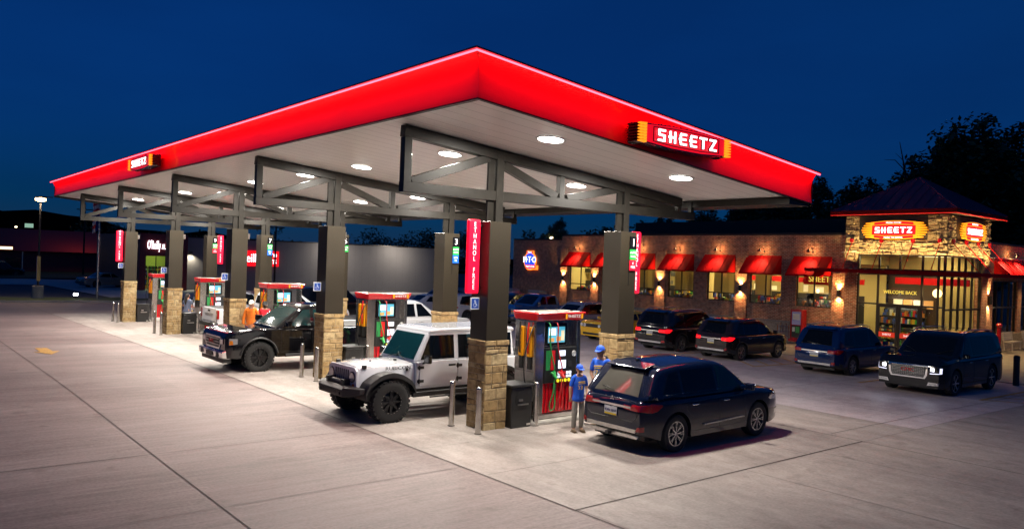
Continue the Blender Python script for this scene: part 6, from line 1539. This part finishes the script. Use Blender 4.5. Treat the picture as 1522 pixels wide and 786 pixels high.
# --- white off-roader
def jeep(label,loc,rz):
    t=thing('off_roader',label,'off-road vehicle',loc,rz); C='jeep_white'; r=.43; xf,xr=1.47,-1.48; W=1.62
    q=MB(); q.prism([(-2.0,.62),(.78,.62),(.78,1.16),(.80,1.20),(-2.0,1.20)],1,-W/2+.04,W/2-.04); q.build('tub',C,t,bevel=.03,seg=3)
    # tub sides cut for rear wheel: dark arch panel
    q=MB(); nz=[(.74,-.70),(2.02,-.56)]
    v=[]; hb=[(.74,.70,1.17),(1.2,.66,1.175),(1.7,.62,1.165),(2.02,.585,1.125),(2.07,.575,1.06)]
    for x,w,z in hb: v+=[(x,-w,.66),(x,-w,z-.09),(x,-w+.05,z-.02),(x,-w*.55,z+.012),(x,0,z+.03),(x,w*.55,z+.012),(x,w-.05,z-.02),(x,w,z-.09),(x,w,.66)]
    n=9; q.add(v,[(i*n+j,i*n+j+1,(i+1)*n+j+1,(i+1)*n+j) for i in range(len(hb)-1) for j in range(n-1)]+[tuple(range(n)),tuple(range(4*n+n-1,4*n-1,-1))]); bn=q.build('bonnet',C,t,smooth=40)
    q=MB()
    for s in (-1,1):
        q.tube([(1.98,s*.56,1.13),(1.2,s*.655,1.185)],.004,4); q.bb(1.88,1.96,s*.57-.03,s*.57+.03,1.10,1.17); q.bb(1.0,1.06,s*.3-.02,s*.3+.02,1.20,1.23)
    for y in (-.2,.15): q.cyl((1.55,y,1.17),(1.55,y,1.215),.02,n=8)
    q.build('bonnet_latch','black',bn)
    q=MB(); text(q,'RUBICON',(1.18,.690,1.09),(-1,0,0),(0,0,1),.10,.004,sx=1.4); text(q,'RUBICON',(1.18,-.690,1.09),(1,0,0),(0,0,1),.10,.004,sx=1.4); q.build('bonnet_lettering','black',bn)
    # grille
    q=MB(); q.prism([(-.62,.66),(.62,.66),(.60,1.06),(.52,1.13),(-.52,1.13),(-.60,1.06)],0,2.06,2.12); g=q.build('grille',C,t,bevel=.012); q=MB()
    for k in range(7): y=-.27+k*.09; q.bb(2.117,2.126,y-.026,y+.026,.74,1.06)
    q.build('grille_slots','black',g)
    for s in (-1,1):
        q=MB(); q.cyl((2.11,s*.45,.93),(2.14,s*.45,.93),.095,n=22); q.build('headlight','clear_lens',g); q=MB(); q.lathe([(.095,2.11),(.115,2.11),(.115,2.135),(.095,2.135)],(0,s*.45,.93),0,22); q.build('headlight_ring','black',g); q=MB(); q.cyl((2.11,s*.50,.76),(2.135,s*.50,.76),.04,n=14); q.build('indicator','amber_lens',g)
    # bumper
    q=MB(); q.prism([(2.15,.50),(2.38,.55),(2.40,.70),(2.30,.76),(2.12,.76),(2.12,.52)],1,-.52,.52); 
    for s in (-1,1): q.add([(2.12,s*.52,.52),(2.38,s*.52,.56),(2.16,s*.86,.62),(2.05,s*.86,.62),(2.12,s*.52,.76),(2.39,s*.52,.74),(2.16,s*.86,.74),(2.05,s*.86,.74)],[(0,1,2,3),(7,6,5,4),(0,4,5,1),(1,5,6,2),(2,6,7,3),(3,7,4,0)])
    b=q.build('front_bumper','trim',t,bevel=.015)
    q=MB(); q.cyl((2.2,-.28,.79),(2.2,.28,.79),.07,n=14); q.bb(2.1,2.3,-.36,-.28,.72,.88); q.bb(2.1,2.3,.28,.36,.72,.88)
    for k in range(9): q.bb(2.402,2.408,-.4+k*.09,-.36+k*.09,.60,.68)
    for s in (-1,1): q.cyl((2.37,s*.42,.62),(2.42,s*.42,.62),.035,n=10)
    q.build('winch','black',b)
    # cabin, hardtop
    q=MB(); q.prism([(-1.98,1.19),(.80,1.19),(.42,1.83),(-1.92,1.83)],1,-.70,.70)
    q.v=[(x,y*(1.06 if z<1.4 else .96),z) for x,y,z in q.v]; cb=q.build('cabin',C,t,bevel=.05,seg=3)
    q=MB(); q.prism([(-1.99,1.79),(.44,1.79),(.40,1.87),(.1,1.895),(-1.7,1.90),(-1.95,1.87)],1,-.69,.69); q.build('hardtop',C,t,bevel=.035,seg=3)
    def qd(pts,m,nm,par=t,th=.012):
        q=MB(); P=[Vector(p) for p in pts]; nn=(P[1]-P[0]).cross(P[2]-P[0]).normalized()*th; q.add(P+[p+nn for p in P],[(3,2,1,0),(4,5,6,7),(0,1,5,4),(1,2,6,5),(2,3,7,6),(3,0,4,7)]); return q.build(nm,m,par)
    zl,zh=1.24,1.75
    xw=lambda z:.80-(z-1.19)*.594; yw=lambda z:.742-(z-1.19)*.109
    qd([(xw(1.24)+.003,-.64,1.24),(xw(1.24)+.003,.64,1.24),(xw(1.76)+.003,.58,1.76),(xw(1.76)+.003,-.58,1.76)],'teal_glass','windscreen')
    for s in (-1,1):
        def wn(x0,x1,x1t,nm,x0t=None):
            a=[(x0,s*(yw(zl)+.002),zl),(x1,s*(yw(zl)+.002),zl),(x1t,s*(yw(zh)+.002),zh),(x0 if x0t is None else x0t,s*(yw(zh)+.002),zh)]
            if s>0: a=a[::-1]
            return qd(a,'auto_glass',nm)
        wn(-.22,.66,.40,'side_window'); wn(-1.02,-.34,-.34,'side_window'); wn(-1.86,-1.16,-1.16,'quarter_window')
        # doors
        for a,b_,nm in ((-.28,.70,'door'),(-1.08,-.31,'door')):
            q=MB(); y0,y1=sorted((s*(W/2-.045),s*(W/2-.022))); q.prism([(a,.68),(b_,.68),(b_,1.21),(a,1.21)],1,y0,y1); d=q.build(nm,C,t,bevel=.008)
            q=MB(); y=s*(W/2-.01); q.bb(a+.05,a+.23,min(y,y-s*.02),max(y,y-s*.02),1.08,1.12); q.build('handle','black',d)
            q=MB()
            for z in (.76,1.05): q.bb(b_-.10,b_+.05,min(y,y-s*.03),max(y,y-s*.03),z,z+.06); q.cyl((b_+.02,y,z-.02),(b_+.02,y,z+.08),.02,n=8)
            q.build('hinge','black',d)
        # flares
        for xw_,ang in ((xf,(-8,188)),(xr,(0,180))):
            q=MB(); ro=.60; pts=[]
            for k in range(13):
                a=R(10+160*k/12); rr=.58 if 2<k<10 else .60; pts.append((xw_+rr*1.02*math.cos(a),r+.06+rr*.86*math.sin(a)))
            for (a,b_),(c2,d2) in zip(pts,pts[1:]):
                y0,y1=sorted((s*.60,s*.94)); q.prism([(a,b_),(c2,d2),(c2,d2+.045),(a,b_+.045)],1,y0,y1)
                y2,y3=sorted((s*.925,s*.945)); q.prism([(a,b_-.05),(c2,d2-.05),(c2,d2+.04),(a,b_+.04)],1,y2,y3)
            q.build('fender_flare','trim',t,smooth=40)
            q=MB(); y0,y1=sorted((s*.36,s*.82)); q.prism([(xw_+.54*math.cos(R(d)),r+.05+.52*math.sin(R(d))) for d in range(0,181,15)],1,y0,y1)
            q.build('wheel_well','black',t)
        q=MB(); y0,y1=sorted((s*.80,s*.90)); q.bb(-.92,.92,y0,y1,.48,.58); q.bar((-.5,s*.90,.46),(.5,s*.90,.46),.05,.03); q.build('rock_slider','trim',t,bevel=.01)
        q=MB(); q.box((.60,s*.94,1.27),(.10,.20,.18)); mr=q.build('mirror','black_gloss',t,bevel=.03,seg=3); q=MB(); q.bar((.62,s*.76,1.16),(.60,s*.90,1.22),.05,.04); q.build('mirror_arm','trim',mr)
        q=MB(); q.bb(-2.02,-1.96,s*.72-.06,s*.72+.06,.95,1.13); q.build('tail_light','red_lens',t)
        q=MB(); q.cyl((.98,s*.71,1.05),(.98,s*.715,1.05),.035,n=12); q.build('fuel_badge','black',t)
    q=MB(); q.bb(-2.0,.9,-.5,.5,.45,.64); q.bb(.9,2.1,-.42,.42,.5,.66); q.cyl((xf,-.7,r),(xf,.7,r),.06,n=10); q.cyl((xr,-.7,r),(xr,.7,r),.06,n=10); q.bar((1.0,.4,.45),(xf,.4,r),.06,.06); q.bar((1.0,-.4,.45),(xf,-.4,r),.06,.06); q.build('chassis','black',t)
    q=MB()
    for s in (-1,1): q.tube([(.82,s*.35,1.22),(.78,s*.05,1.28),(.70,s*-.1,1.36)],.009,6)
    q.build('wiper','black',t)
    q=MB(); q.tube([(.95,-.70,1.16),(.90,-.70,1.75)],.006,5); q.build('aerial','black',t)
    q=MB(); q.bb(-2.2,-2.0,-.8,.8,.55,.72); q.build('rear_bumper','trim',t,bevel=.02)
    for x in (xf,xr):
        for s in (-1,1): wheel_part(t,x,s*.81,r,.31,s,'off','dark_alloy',.56,True)
    h=wheel_part(t,-2.20,.0,r,.28,-1,'off','dark_alloy',.56,True); h.location=(-2.20,0,1.0); h.rotation_euler=(0,0,R(-90)); h.name='spare_wheel'
    return t
jeep('white lifted off-roader with black flares parked between the two nearest islands',gz(-.05,2.17),R(180))
c=pickup('pickup_truck','black lifted pickup truck facing the camera at the second island',gz(.72,9.95),R(180),'black_paint',r=.43,wb=3.64,L=5.85,rim='off',rimm='dark_alloy',tread=True,rf=.62,off=.04,glass='teal_glass')
c=pickup('pickup_truck','white pickup truck seen from its tailgate at the fourth pump',gz(3.85,19.7),0,'white_car',tail='SILVERADO',face='chev')
c=pickup('pickup_truck','pale pickup truck cab showing behind the black truck bed',gz(5.6,12.9),0,'white_car',face='chev',bedm='black')
c=suv('parked_suv','big black suv facing the camera with its headlights lit in front of the entrance',gz(17.2,-2.2),R(180),'black_paint',L=5.18,W=2.04,H=1.89,r=.40,wb=2.95,fo=1.0,hood=1.13,belt=1.13,face='denali',rim='spoke',nsp=6,rimm='chrome',clad=.03,sq=1,rw=.78)
c=suv('parked_suv','blue crossover parked nose in before the tower, right of the red kiosk',gz(18.35,1.62),0,'blue_paint',L=4.69,H=1.74,r=.35,wb=2.7,rim='spoke',nsp=8)
c=suv('parked_suv','small brown suv with lit tail lights between the darker suv and the kiosk',gz(18.15,5.98),0,'brown_paint',L=4.36,W=1.8,H=1.64,r=.34,wb=2.67,fo=.85,lit='rear',rim='split',nsp=6,railm=None)
c=suv('parked_suv','dark grey suv with lit tail lights parked right of the yellow coupe',gz(18.3,9.05),0,'grey_paint',L=4.82,W=1.94,H=1.78,r=.37,wb=2.91,lit='rear',rim='split',nsp=5,sq=.5,belt=1.06)
lowcar('muscle_car','bright yellow coupe parked behind the column marked 1',gz(19.3,13.35),R(180),'yellow_paint_car',L=5.0,W=1.92,H=1.45,r=.36,wb=2.95,hood=.98,belt=.98,boot=1.05,face='muscle',cat='coupe')
c=suv('parked_suv','pale lavender silver wagon between the blue pickup and the yellow coupe',gz(20.6,18.0),R(180),'silver_paint',L=4.75,W=1.86,H=1.66,r=.34)
c=pickup('pickup_truck','bright blue pickup truck facing the camera below the round sign',gz(22.4,23.3),R(180),'royal_paint',face='ford',r=.40)
c=suv('parked_suv','black suv partly hidden left of the blue pickup',gz(24.2,28.2),R(180),'black_paint',L=4.8,H=1.75)
c=suv('parked_suv','white suv seen from behind between two bronze columns',gz(20.1,26.9),0,'white_car',L=4.8,W=1.85,H=1.72,r=.36,wb=2.85,rim='split',nsp=5,clad=0)
lowcar('parked_sedan','white sedan seen from behind right of the second pump',gz(19.9,31.7),0,'white_car',H=1.46,lit='rear',cat='sedan')
c=suv('parked_suv','silver suv with a lit headlamp beyond the white sedan',gz(24.5,37.3),R(180),'silver_paint',L=4.7,lit='front')
c=pickup('pickup_truck','teal blue pickup truck hidden behind the nearest column',gz(27.0,35.5),R(180),'royal_paint',face='ford')
c=suv('parked_suv','dark suv parked beyond the second and third pumps',gz(11.3,29.5),0,'deep_grey',L=5.1,W=2.0,H=1.85,r=.38,wb=2.95,sq=1)
c=suv('parked_suv','silver suv behind the ponytailed person',gz(4.6,26.2),0,'silver_paint',L=4.6,H=1.66)
lowcar('parked_sedan','old dark grey sedan crossing the side lot at the far left',gz(7.9,70.3),R(14),'old_grey',L=4.85,H=1.42,vintage=True,cat='sedan',boot=.95,rimm='hub')
c=suv('parked_suv','dark bluish van barely visible at the far left edge',gz(1.6,93),R(10),'deep_grey',L=4.9,H=1.8)

# ================================================================ fuel pumps
def make_pump():
    t=bpy.data.objects.new('fuel_pump',None); COL.objects.link(t)
    q=MB(); q.bb(-.78,.95,-.47,.47,-.1,.10); q.build('plinth','island',t,bevel=.06,seg=3)
    q=MB(); q.bb(-.66,.66,-.36,.36,.105,.20); q.build('base','steel',t,bevel=.01)
    # stainless end cabinets
    q=MB(); q.bb(-.655,-.40,-.34,.34,.20,2.20); q.bb(.56,.655,-.34,.34,.20,2.20); q.build('end_column','brushed',t,bevel=.015)
    q=MB(); q.bb(-.40,.56,-.20,.20,1.25,2.2); q.build('backing','brushed',t)
    q=MB(); q.bb(-.40,.56,-.30,.30,.86,1.25); q.build('control_box','black_gloss',t,bevel=.01)
    for s in (-1,1):
        F=lambda y:(y*s)
        q=MB(); q.bb(-.395,.555,min(-.31*s,-.27*s),max(-.31*s,-.27*s),.22,.85); 
        for k in range(9): x=-.33+k*.1; q.bar((x,-.318*s,.24),(x+.03,-.318*s,.83),.035,.012,(1,0,0),1)
        q.build('lower_panel',['pump_red','pump_stripe'],t)
        # sloping keypad bank
        q=MB(); q.bb(-.395,.555,min(-.36*s,-.30*s),max(-.36*s,-.30*s),.86,1.62); fc=q.build('control_panel','black',t,bevel=.015)
        def P(x0,x1,z0,z1,m,nm,d=.368,b=.36): 
            q=MB(); y0,y1=-d*s,-b*s; xs=(x0,x1) if s>0 else (-x1+.16,-x0+.16); q.bb(xs[0],xs[1],min(y0,y1),max(y0,y1),z0,z1); return q.build(nm,m,fc)
        P(.02,.20,1.43,1.55,'screen_white','display'); P(.0,.22,1.16,1.34,'screen_white','display'); P(.30,.40,1.18,1.30,'trim','keypad')
        P(-.36,-.24,1.14,1.56,'hose_green','grade_card'); P(-.22,-.10,1.14,1.56,'nozzle_red','grade_card')
        q=MB()
        for k in range(5):
            for r in range(2):
                x=.02+k*.085; x=x if s>0 else .16-x; q.bb(x-.03,x+.03,-.372*s if s>0 else .36,-.36*s if s>0 else .372,.96+r*.075,1.015+r*.075,k%4)
        q.build('grade_buttons',['screen_white','screen_blue','nozzle_red','screen_white'],fc)
        q=MB()
        for k in range(4): x=.0+k*.11; x=x if s>0 else .16-x; q.cyl((x,-.36*s,.90),(x,-.372*s,.90),.038,n=12)
        q.build('price_button','button_yellow',fc)
        q=MB(); x=.46 if s>0 else -.30; q.lathe([(.05,-.37*s),(.062,-.37*s),(.062,-.362*s),(.05,-.362*s)],(x,0,1.47),1,20); q.bb(x-.012,x+.012,-.37*s if s>0 else .362,-.362*s if s>0 else .37,1.43,1.51); q.build('round_sticker','white_plastic',fc)
        # screen above
        q=MB(); q.bb(-.34,.30,min(-.30*s,-.205*s),max(-.30*s,-.205*s),1.66,2.14); sc_=q.build('screen_housing','black_gloss',t,bevel=.03,seg=3)
        q=MB(); q.bb(-.27,.22,min(-.306*s,-.301*s),max(-.306*s,-.301*s),1.72,2.06); q.build('screen','screen_blue',sc_)
        q=MB(); y0,y1=sorted((-.312*s,-.307*s)); q.bb(-.25,-.05,y0,y1,1.88,2.03,0); q.bb(-.03,.10,y0,y1,1.75,1.85,1); q.bb(.11,.20,y0,y1,1.76,1.98,2); q.bb(-.25,-.10,y0,y1,1.74,1.82,1); q.build('screen_picture',['screen_white','screen_orange','screen_cream'],sc_)
        # hoses with nozzles
        for k,(xx,hm,nm) in enumerate(((-.30,'hose_green','nozzle_green'),(-.08,'hose_red','nozzle_red'))):
            xx = xx if s>0 else .16-xx
            h=bpy.data.objects.new('hose',None); COL.objects.link(h); h.parent=t
            q=MB(); y=-.40*s; q.tube(spl([(xx,-.25*s,2.18),(xx,y,2.1),(xx+.01,y,1.75),(xx+.07,y,1.45),(xx+.14,y-.02*s,1.2),(xx+.14,y,1.12)]),.014,8)
            q.tube(spl([(xx+.16,y,.95),(xx+.10,y-.05*s,.7),(xx+.02,y-.03*s,.42),(xx+.06,y-.03*s,.28),(xx+.16,y-.03*s,.36),(xx+.19,y,.62),(xx+.20,y,.84)]),.013,8); q.build('hose_pipe',hm,h,smooth=60)
            q=MB(); q.tube([(xx+.14,y,1.12),(xx+.13,y-.03*s,1.02),(xx+.14,y-.10*s,.97)],[.035,.04,.03],8); q.tube([(xx+.14,y-.1*s,.97),(xx+.14,y-.03*s,1.05),(xx+.05,y,1.09)],[.02,.03,.02],8); q.build('nozzle',nm,h,smooth=60)
        q=MB(); xx=.605; q.tube([(xx,-.36*s,2.14),(xx,-.39*s,1.95),(xx,-.39*s,.7),(xx-.02,-.37*s,.45)],.013,8); q.build('hose','black',t,smooth=60)
    # diesel nozzles on the left end
    for yy in (-.17,.10):
        q=MB(); q.bb(-.70,-.657,yy-.07,yy+.07,1.42,2.06); n_=q.build('nozzle_holder','nozzle_yellow',t,bevel=.015)
        q=MB(); q.bb(-.69,-.657,yy-.05,yy+.05,1.16,1.42); q.build('nozzle_boot','black',n_); q=MB(); q.tube(spl([(-.71,yy,2.16),(-.735,yy,1.9),(-.72,yy,1.5)]),.018,8); q.build('hose','nozzle_red' if yy<0 else 'black',n_)
        q=MB()
        for k,ch in enumerate('DIESEL'): text(q,ch,(-.703,yy,1.98-k*.09),(0,-1,0),(0,0,1),.09,.001)
        q.build('lettering','black',n_)
    q=MB(); q.tube(spl([(-.66,-.28,2.1),(-.78,-.3,1.9),(-.92,-.30,1.45),(-.88,-.28,.95),(-.70,-.26,.7)]),.014,8); q.build('hose','black',t,smooth=60)
    q=MB(); q.bb(-.66,-.656,-.30,.30,.5,1.1); q.build('end_panel','steel',t)
    # red crown: flared
    q=MB(); lo=[(-.67,-.38),(.68,-.38),(.68,.36),(-.67,.36)]; hi=[(-.71,-.45),(.74,-.45),(.74,.40),(-.71,.40)]
    q.add([(*p,2.20) for p in lo]+[(*p,2.38) for p in hi],[(3,2,1,0),(4,5,6,7),(0,1,5,4),(1,2,6,5),(2,3,7,6),(3,0,4,7)]); cr=q.build('crown','pump_red',t,bevel=.03,seg=3)
    q=MB(); q.bb(-.62,.66,-.36,.31,2.381,2.385); q.bb(-.6,.5,-.25,-.22,2.386,2.40,1); q.bb(-.5,.6,.1,.16,2.386,2.40,1); q.build('crown_lid',['crown_lid','black'],cr)
    for s in (-1,1):
        q=MB(); q.bb(.10,.62,min(-.44*s,-.37*s),max(-.44*s,-.37*s),2.23,2.35); q.bb(.10,.15,min(-.446*s,-.44*s),max(-.446*s,-.44*s),2.235,2.345,1); q.bb(.57,.62,min(-.446*s,-.44*s),max(-.446*s,-.44*s),2.235,2.345,1); bd=q.build('badge',['pump_stripe','nozzle_yellow'],cr)
        q=MB(); text(q,'SHEETZ',(.36,-.443*s,2.29),(s,0,0),(0,0,1),.085,.002,sx=1.3); q.build('lettering','white_paint',bd)
    return t
pp=make_pump(); PX=1.66
pl_=['nearest fuel pump with green and red hoses, beside the boy in blue','fuel pump behind the white jeep, second from the near end','middle fuel pump behind the black truck windscreen','fuel pump above the white truck tailgate, fourth from the near end','farthest fuel pump, half hidden behind a bronze column']
for i in range(5):
    l=(PX,i*S_,G(PX,i*S_)); o=pp if i==0 else dup(pp,l); o.location=l; tag(o,pl_[i],'fuel pump','fuel pumps on the islands')

# ================================================================ people
def skinned(name, pts, edges, mat_, parent=None, sub=2, root=0):
    """pts: {name:(x,y,z,rx,ry)} ; one continuous skin surface, evaluated to a mesh"""
    ks=list(pts); me=bpy.data.meshes.new(name); me.from_pydata([pts[k][:3] for k in ks],[(ks.index(a),ks.index(b)) for a,b in edges],[])
    o=bpy.data.objects.new(name,me); COL.objects.link(o)
    o.modifiers.new('s','SKIN'); sb=o.modifiers.new('d','SUBSURF'); sb.levels=sub; sb.render_levels=sub
    sl=me.skin_vertices[0].data
    for i,k in enumerate(ks):
        p=pts[k]; sl[i].radius=(p[3],p[4] if len(p)>4 else p[3]); sl[i].use_root=(i==root)
    dg=bpy.context.evaluated_depsgraph_get(); dg.update()
    m2=bpy.data.meshes.new_from_object(o.evaluated_get(dg)); m2.name=name
    for p in m2.polygons: p.use_smooth=True
    bpy.data.objects.remove(o); n=bpy.data.objects.new(name,m2); COL.objects.link(n)
    m2.materials.clear(); m2.materials.append(M[mat_])
    if parent: n.parent=parent
    return n
def person(label,loc,rz,H,top,low,shoe,skin='skin',hair=None,hairlong=False,cap=None,arms=((.0,0,0),(0,0,0)),headturn=0,headtilt=0,beard=False,lean=0,group=None,jersey=None,hood=None,longsleeve=True,hands=True):
    """faces +x. arms: for L,R (elbow offset, hand offset) given as absolute points in unit body (height 1)"""
    t=thing('person',label,'person',loc,rz,group); s=H
    V=lambda x,y,z,r,r2=None:(x*s,y*s,z*s,r*s,(r2 or r)*s)
    sh=.805; L=lean
    (le,lh),(re,rh)=arms
    def fingers(P,E,wr,hn,nm,side):
        d=(Vector(hn)-Vector(wr)).normalized(); u=d.cross(Vector((1,0,0) if abs(d.x)<.8 else (0,0,1))).normalized(); n_=d.cross(u)
        for k,(o_,l_) in enumerate(((-.017,.030),(-.006,.036),(.006,.034),(.016,.027))):
            a=Vector(hn)+u*o_+d*.012; b=a+d*l_*.6+n_*.004*side; c=b+d*l_*.5+n_*.012*side
            P[nm+'f%da'%k]=V(*a,.0062); P[nm+'f%db'%k]=V(*b,.0056); P[nm+'f%dc'%k]=V(*c,.0045)
            E+=[(nm+'hand',nm+'f%da'%k),(nm+'f%da'%k,nm+'f%db'%k),(nm+'f%db'%k,nm+'f%dc'%k)]
        a=Vector(wr)+(Vector(hn)-Vector(wr))*.5-u*.016+n_*.004*side; b=a-u*.012+d*.016
        P[nm+'ta']=V(*a,.0068); P[nm+'tb']=V(*b,.0055); P[nm+'tc']=V(*(b+d*.016),.0045); E+=[(nm+'hand',nm+'ta'),(nm+'ta',nm+'tb'),(nm+'tb',nm+'tc')]
    P={'pel':V(0,0,.53,.075,.10)}; E=[]
    def chain(*n): 
        for a,b in zip(n,n[1:]): E.append((a,b))
    P.update({'waist':V(L*.2,0,.61,.062,.082),'chest':V(L*.5,0,.72,.068,.10),'neckb':V(L*.8,0,.82,.045,.06),'neck':V(L*.95+.004,0,.855,.030)})
    hx=L+.012+headtilt*.02
    P.update({'jaw':V(hx+.006,0,.885,.040,.038),'skull':V(hx,0,.930,.056,.047),'crown_':V(hx-.004,0,.968,.046,.040)})
    chain('pel','waist','chest','neckb','neck','jaw','skull','crown_')
    for nm,y,e,h in (('l',1,le,lh),('r',-1,re,rh)):
        P[nm+'sh']=V(L*.75,y*.098,sh,.032); P[nm+'el']=V(*e,.024); 
        wr=Vector(e)+(Vector(h)-Vector(e))*.84; P[nm+'wr']=V(*wr,.016); P[nm+'hand']=V(*(Vector(h)),.019,.012)
        chain('neckb',nm+'sh',nm+'el',nm+'wr',nm+'hand')
        if hands: fingers(P,E,wr,h,nm,-y)
        P[nm+'hip']=V(0,y*.050,.49,.050); P[nm+'kn']=V(.008,y*.058,.285,.038); P[nm+'an']=V(-.01,y*.062,.045,.024); P[nm+'toe']=V(.07,y*.072,.022,.022,.020)
        chain('pel',nm+'hip',nm+'kn',nm+'an',nm+'toe')
    body=skinned('body',P,E,skin,t)
    # face
    q=MB(); z=.930; fx=hx+.052
    q.tube([((fx-.003)*s,0,.940*s),((fx+.012)*s,0,.918*s),((fx+.0)*s,0,.912*s)],[.004*s,.008*s,.006*s],6)
    for y in (-1,1): q.sphere(((hx)*s,y*.047*s,.925*s),(.012*s,.006*s,.018*s),8)
    q.build('nose_and_ears',skin,body,smooth=70)
    q=MB()
    for y in (-1,1): q.sphere(((fx-.004)*s,y*.018*s,.938*s),(.004*s,.007*s,.004*s),8)
    q.build('eyes','eye',body); q=MB(); q.sphere(((fx-.007)*s,0,.898*s),(.005*s,.016*s,.004*s),8); q.build('mouth','lips',body)
    if beard:
        q=MB(); q.sphere(((fx-.022)*s,0,.888*s),(.034*s,.040*s,.026*s),12); q.build('beard','beard',body,smooth=60)
    # clothing
    C={k:P[k] for k in ('waist','chest','neckb')}; g=1.16
    C={k:(v[0],v[1],v[2],v[3]*g,v[4]*g) for k,v in C.items()}; C['hem']=V(0,0,.50,.080,.112); C['hem2']=V(0,0,.445,.080,.114); CE=[('hem2','hem'),('hem','waist'),('waist','chest'),('chest','neckb')]
    for nm in 'lr':
        v=P[nm+'sh']; e_=P[nm+'el']; w_=P[nm+'wr']
        C[nm+'sh']=(*v[:3],v[3]*1.08,v[3]*1.08)
        if longsleeve: C[nm+'el']=(*e_[:3],e_[3]*1.4,e_[3]*1.4); C[nm+'wr']=(*w_[:3],w_[3]*1.55,w_[3]*1.55); CE+= [('neckb',nm+'sh'),(nm+'sh',nm+'el'),(nm+'el',nm+'wr')]
        else:
            m3=[v[i]+(e_[i]-v[i])*.85 for i in range(3)]; C[nm+'el']=(*m3,.031*s,.031*s); CE+= [('neckb',nm+'sh'),(nm+'sh',nm+'el')]
    skinned('shirt',C,CE,top,t)
    Q={'pel':V(0,0,.545,.060,.078)}; QE=[]
    for nm,y in (('l',1),('r',-1)):
        for k,gg in (('hip',.95),('kn',1.18),('an',1.55)):
            v=P[nm+k]; Q[nm+k]=(*v[:3],v[3]*gg,v[3]*gg)
        v=P[nm+'an']; Q[nm+'cuff']=(v[0],v[1],.035*s,.042*s,.040*s)
        QE+= [('pel',nm+'hip'),(nm+'hip',nm+'kn'),(nm+'kn',nm+'an')]; Q.pop(nm+'cuff')
    skinned('trousers',Q,QE,low,t)
    for nm,y in (('l',1),('r',-1)):
        q=MB(); x=.03*s; q.sphere((x,y*.068*s,.024*s),(.078*s,.032*s,.028*s),12); q.bb(-.045*s,.105*s,y*.068*s-.028*s,y*.068*s+.028*s,0,.012*s); q.build('shoe',shoe,t,smooth=50)
    if hair:
        q=MB(); q.sphere(((hx-.026)*s,0,.940*s),(.048*s,.054*s,.056*s),14)
        if hairlong:
            q.tube([((hx-.04)*s,0,.95*s),((hx-.075)*s,0,.90*s),((hx-.085)*s,.0,.80*s),((hx-.085)*s,0,.70*s)],[.045*s,.042*s,.034*s,.012*s],10)
        q.build('hair',hair,t,smooth=60)
    if cap:
        q=MB(); q.lathe([(.0001,.046),(.03,.042),(.052,.024),(.060,0),(.060,-.008),(.055,-.008)],(0,0,0),2,20,closed=False); q.v=[(v[0]*s+(hx)*s,v[1]*.9*s,v[2]*s+.958*s) for v in q.v]
        q2=[((hx+.03)*s,-.045*s,.955*s),((hx+.095)*s,-.036*s,.938*s),((hx+.120)*s,0,.934*s),((hx+.095)*s,.036*s,.938*s),((hx+.03)*s,.045*s,.955*s)]
        q.add(q2+[(a,b,c-.006*s) for a,b,c in q2],[(0,1,2,3,4),(9,8,7,6,5),(0,5,6,1),(1,6,7,2),(2,7,8,3),(3,8,9,4)])
        q.build('cap',cap,t,smooth=50)
    if hood:
        q=MB(); q.sphere(((L*.8-.045)*s,0,.835*s),(.05*s,.075*s,.045*s),12); q.build('hood',hood,t,smooth=60)
    if jersey:
        q=MB(); X=(.5*L+.100)*s; text(q,'The Rookies',(X,0,.755*s),(0,1,0),(0,0,1),.042*s,.002*s) if False else None
        q.bar((X,-.055*s,.752*s),(X,.055*s,.762*s),.016*s,.004*s,(1,0,0)); q.bar((X,-.05*s,.728*s),(X,.06*s,.738*s),.010*s,.004*s,(1,0,0)); text(q,jersey,(X-.002*s,-.02*s,.672*s),(0,1,0),(0,0,1),.085*s,.003*s)
        q.build('shirt_print','print_gold',t)
    return t
# arms in unit-height coordinates: (elbow),(hand)
down=(((-.01,.135,.64),(.02,.14,.50)),((-.01,-.135,.64),(.02,-.14,.50)))
held=(((-.01,.135,.645),(.07,.10,.58)),((.0,-.135,.64),(.02,-.14,.50)))
person('boy in a blue number 33 shirt and blue cap standing by the nearest pump',(1.37,-1.30,G(1.4,-1.3)),R(-110),1.38,'shirt_blue','trousers_grey','boots',cap='cap_blue',hair='hair_brown',arms=held,jersey='33',longsleeve=False)
person('man in a blue shirt and blue cap looking down behind the dark suv',(2.12,-1.22,G(2,-1.2)),R(-160),1.74,'shirt_blue','jeans','boots',cap='cap_blue',hair='hair_dark',arms=(((.02,.13,.65),(.12,.08,.60)),((.02,-.13,.65),(.12,-.06,.60))),lean=.03,headtilt=1,jersey='7',hood='hoodie_black',longsleeve=False,skin='skin_dark')
person('person in an orange hooded jacket and pale cap by the middle pump',(.35,13.75,G(.4,13.8)),R(-120),1.80,'orange_cloth','jeans','boots',cap='cap_pale',hair='hair_brown',hairlong=True,arms=down,hood='orange_cloth')
person('bearded person in a red hoodie and dark cap beside the orange jacket',(.95,14.05,G(.9,14)),R(-105),1.74,'red_cloth','jeans','boots',cap='cap_dark',hair='hair_dark',arms=down,beard=True,hood='red_cloth')
person('person with a long dark ponytail in a grey-blue shirt behind the white truck tail',(.98,22.75,G(1,22.7)),R(35),1.66,'grey_blue_cloth','jeans','boots',hair='hair_dark',hairlong=True,arms=(((.0,.14,.66),(.09,.10,.66)),((.0,-.15,.67),(.08,-.15,.62))),longsleeve=False)
person('person in a red top half hidden beyond the ponytailed one',(2.2,23.2,G(1,22.7)),R(200),1.6,'red_cloth','jeans','boots',hair='hair_brown',arms=down)
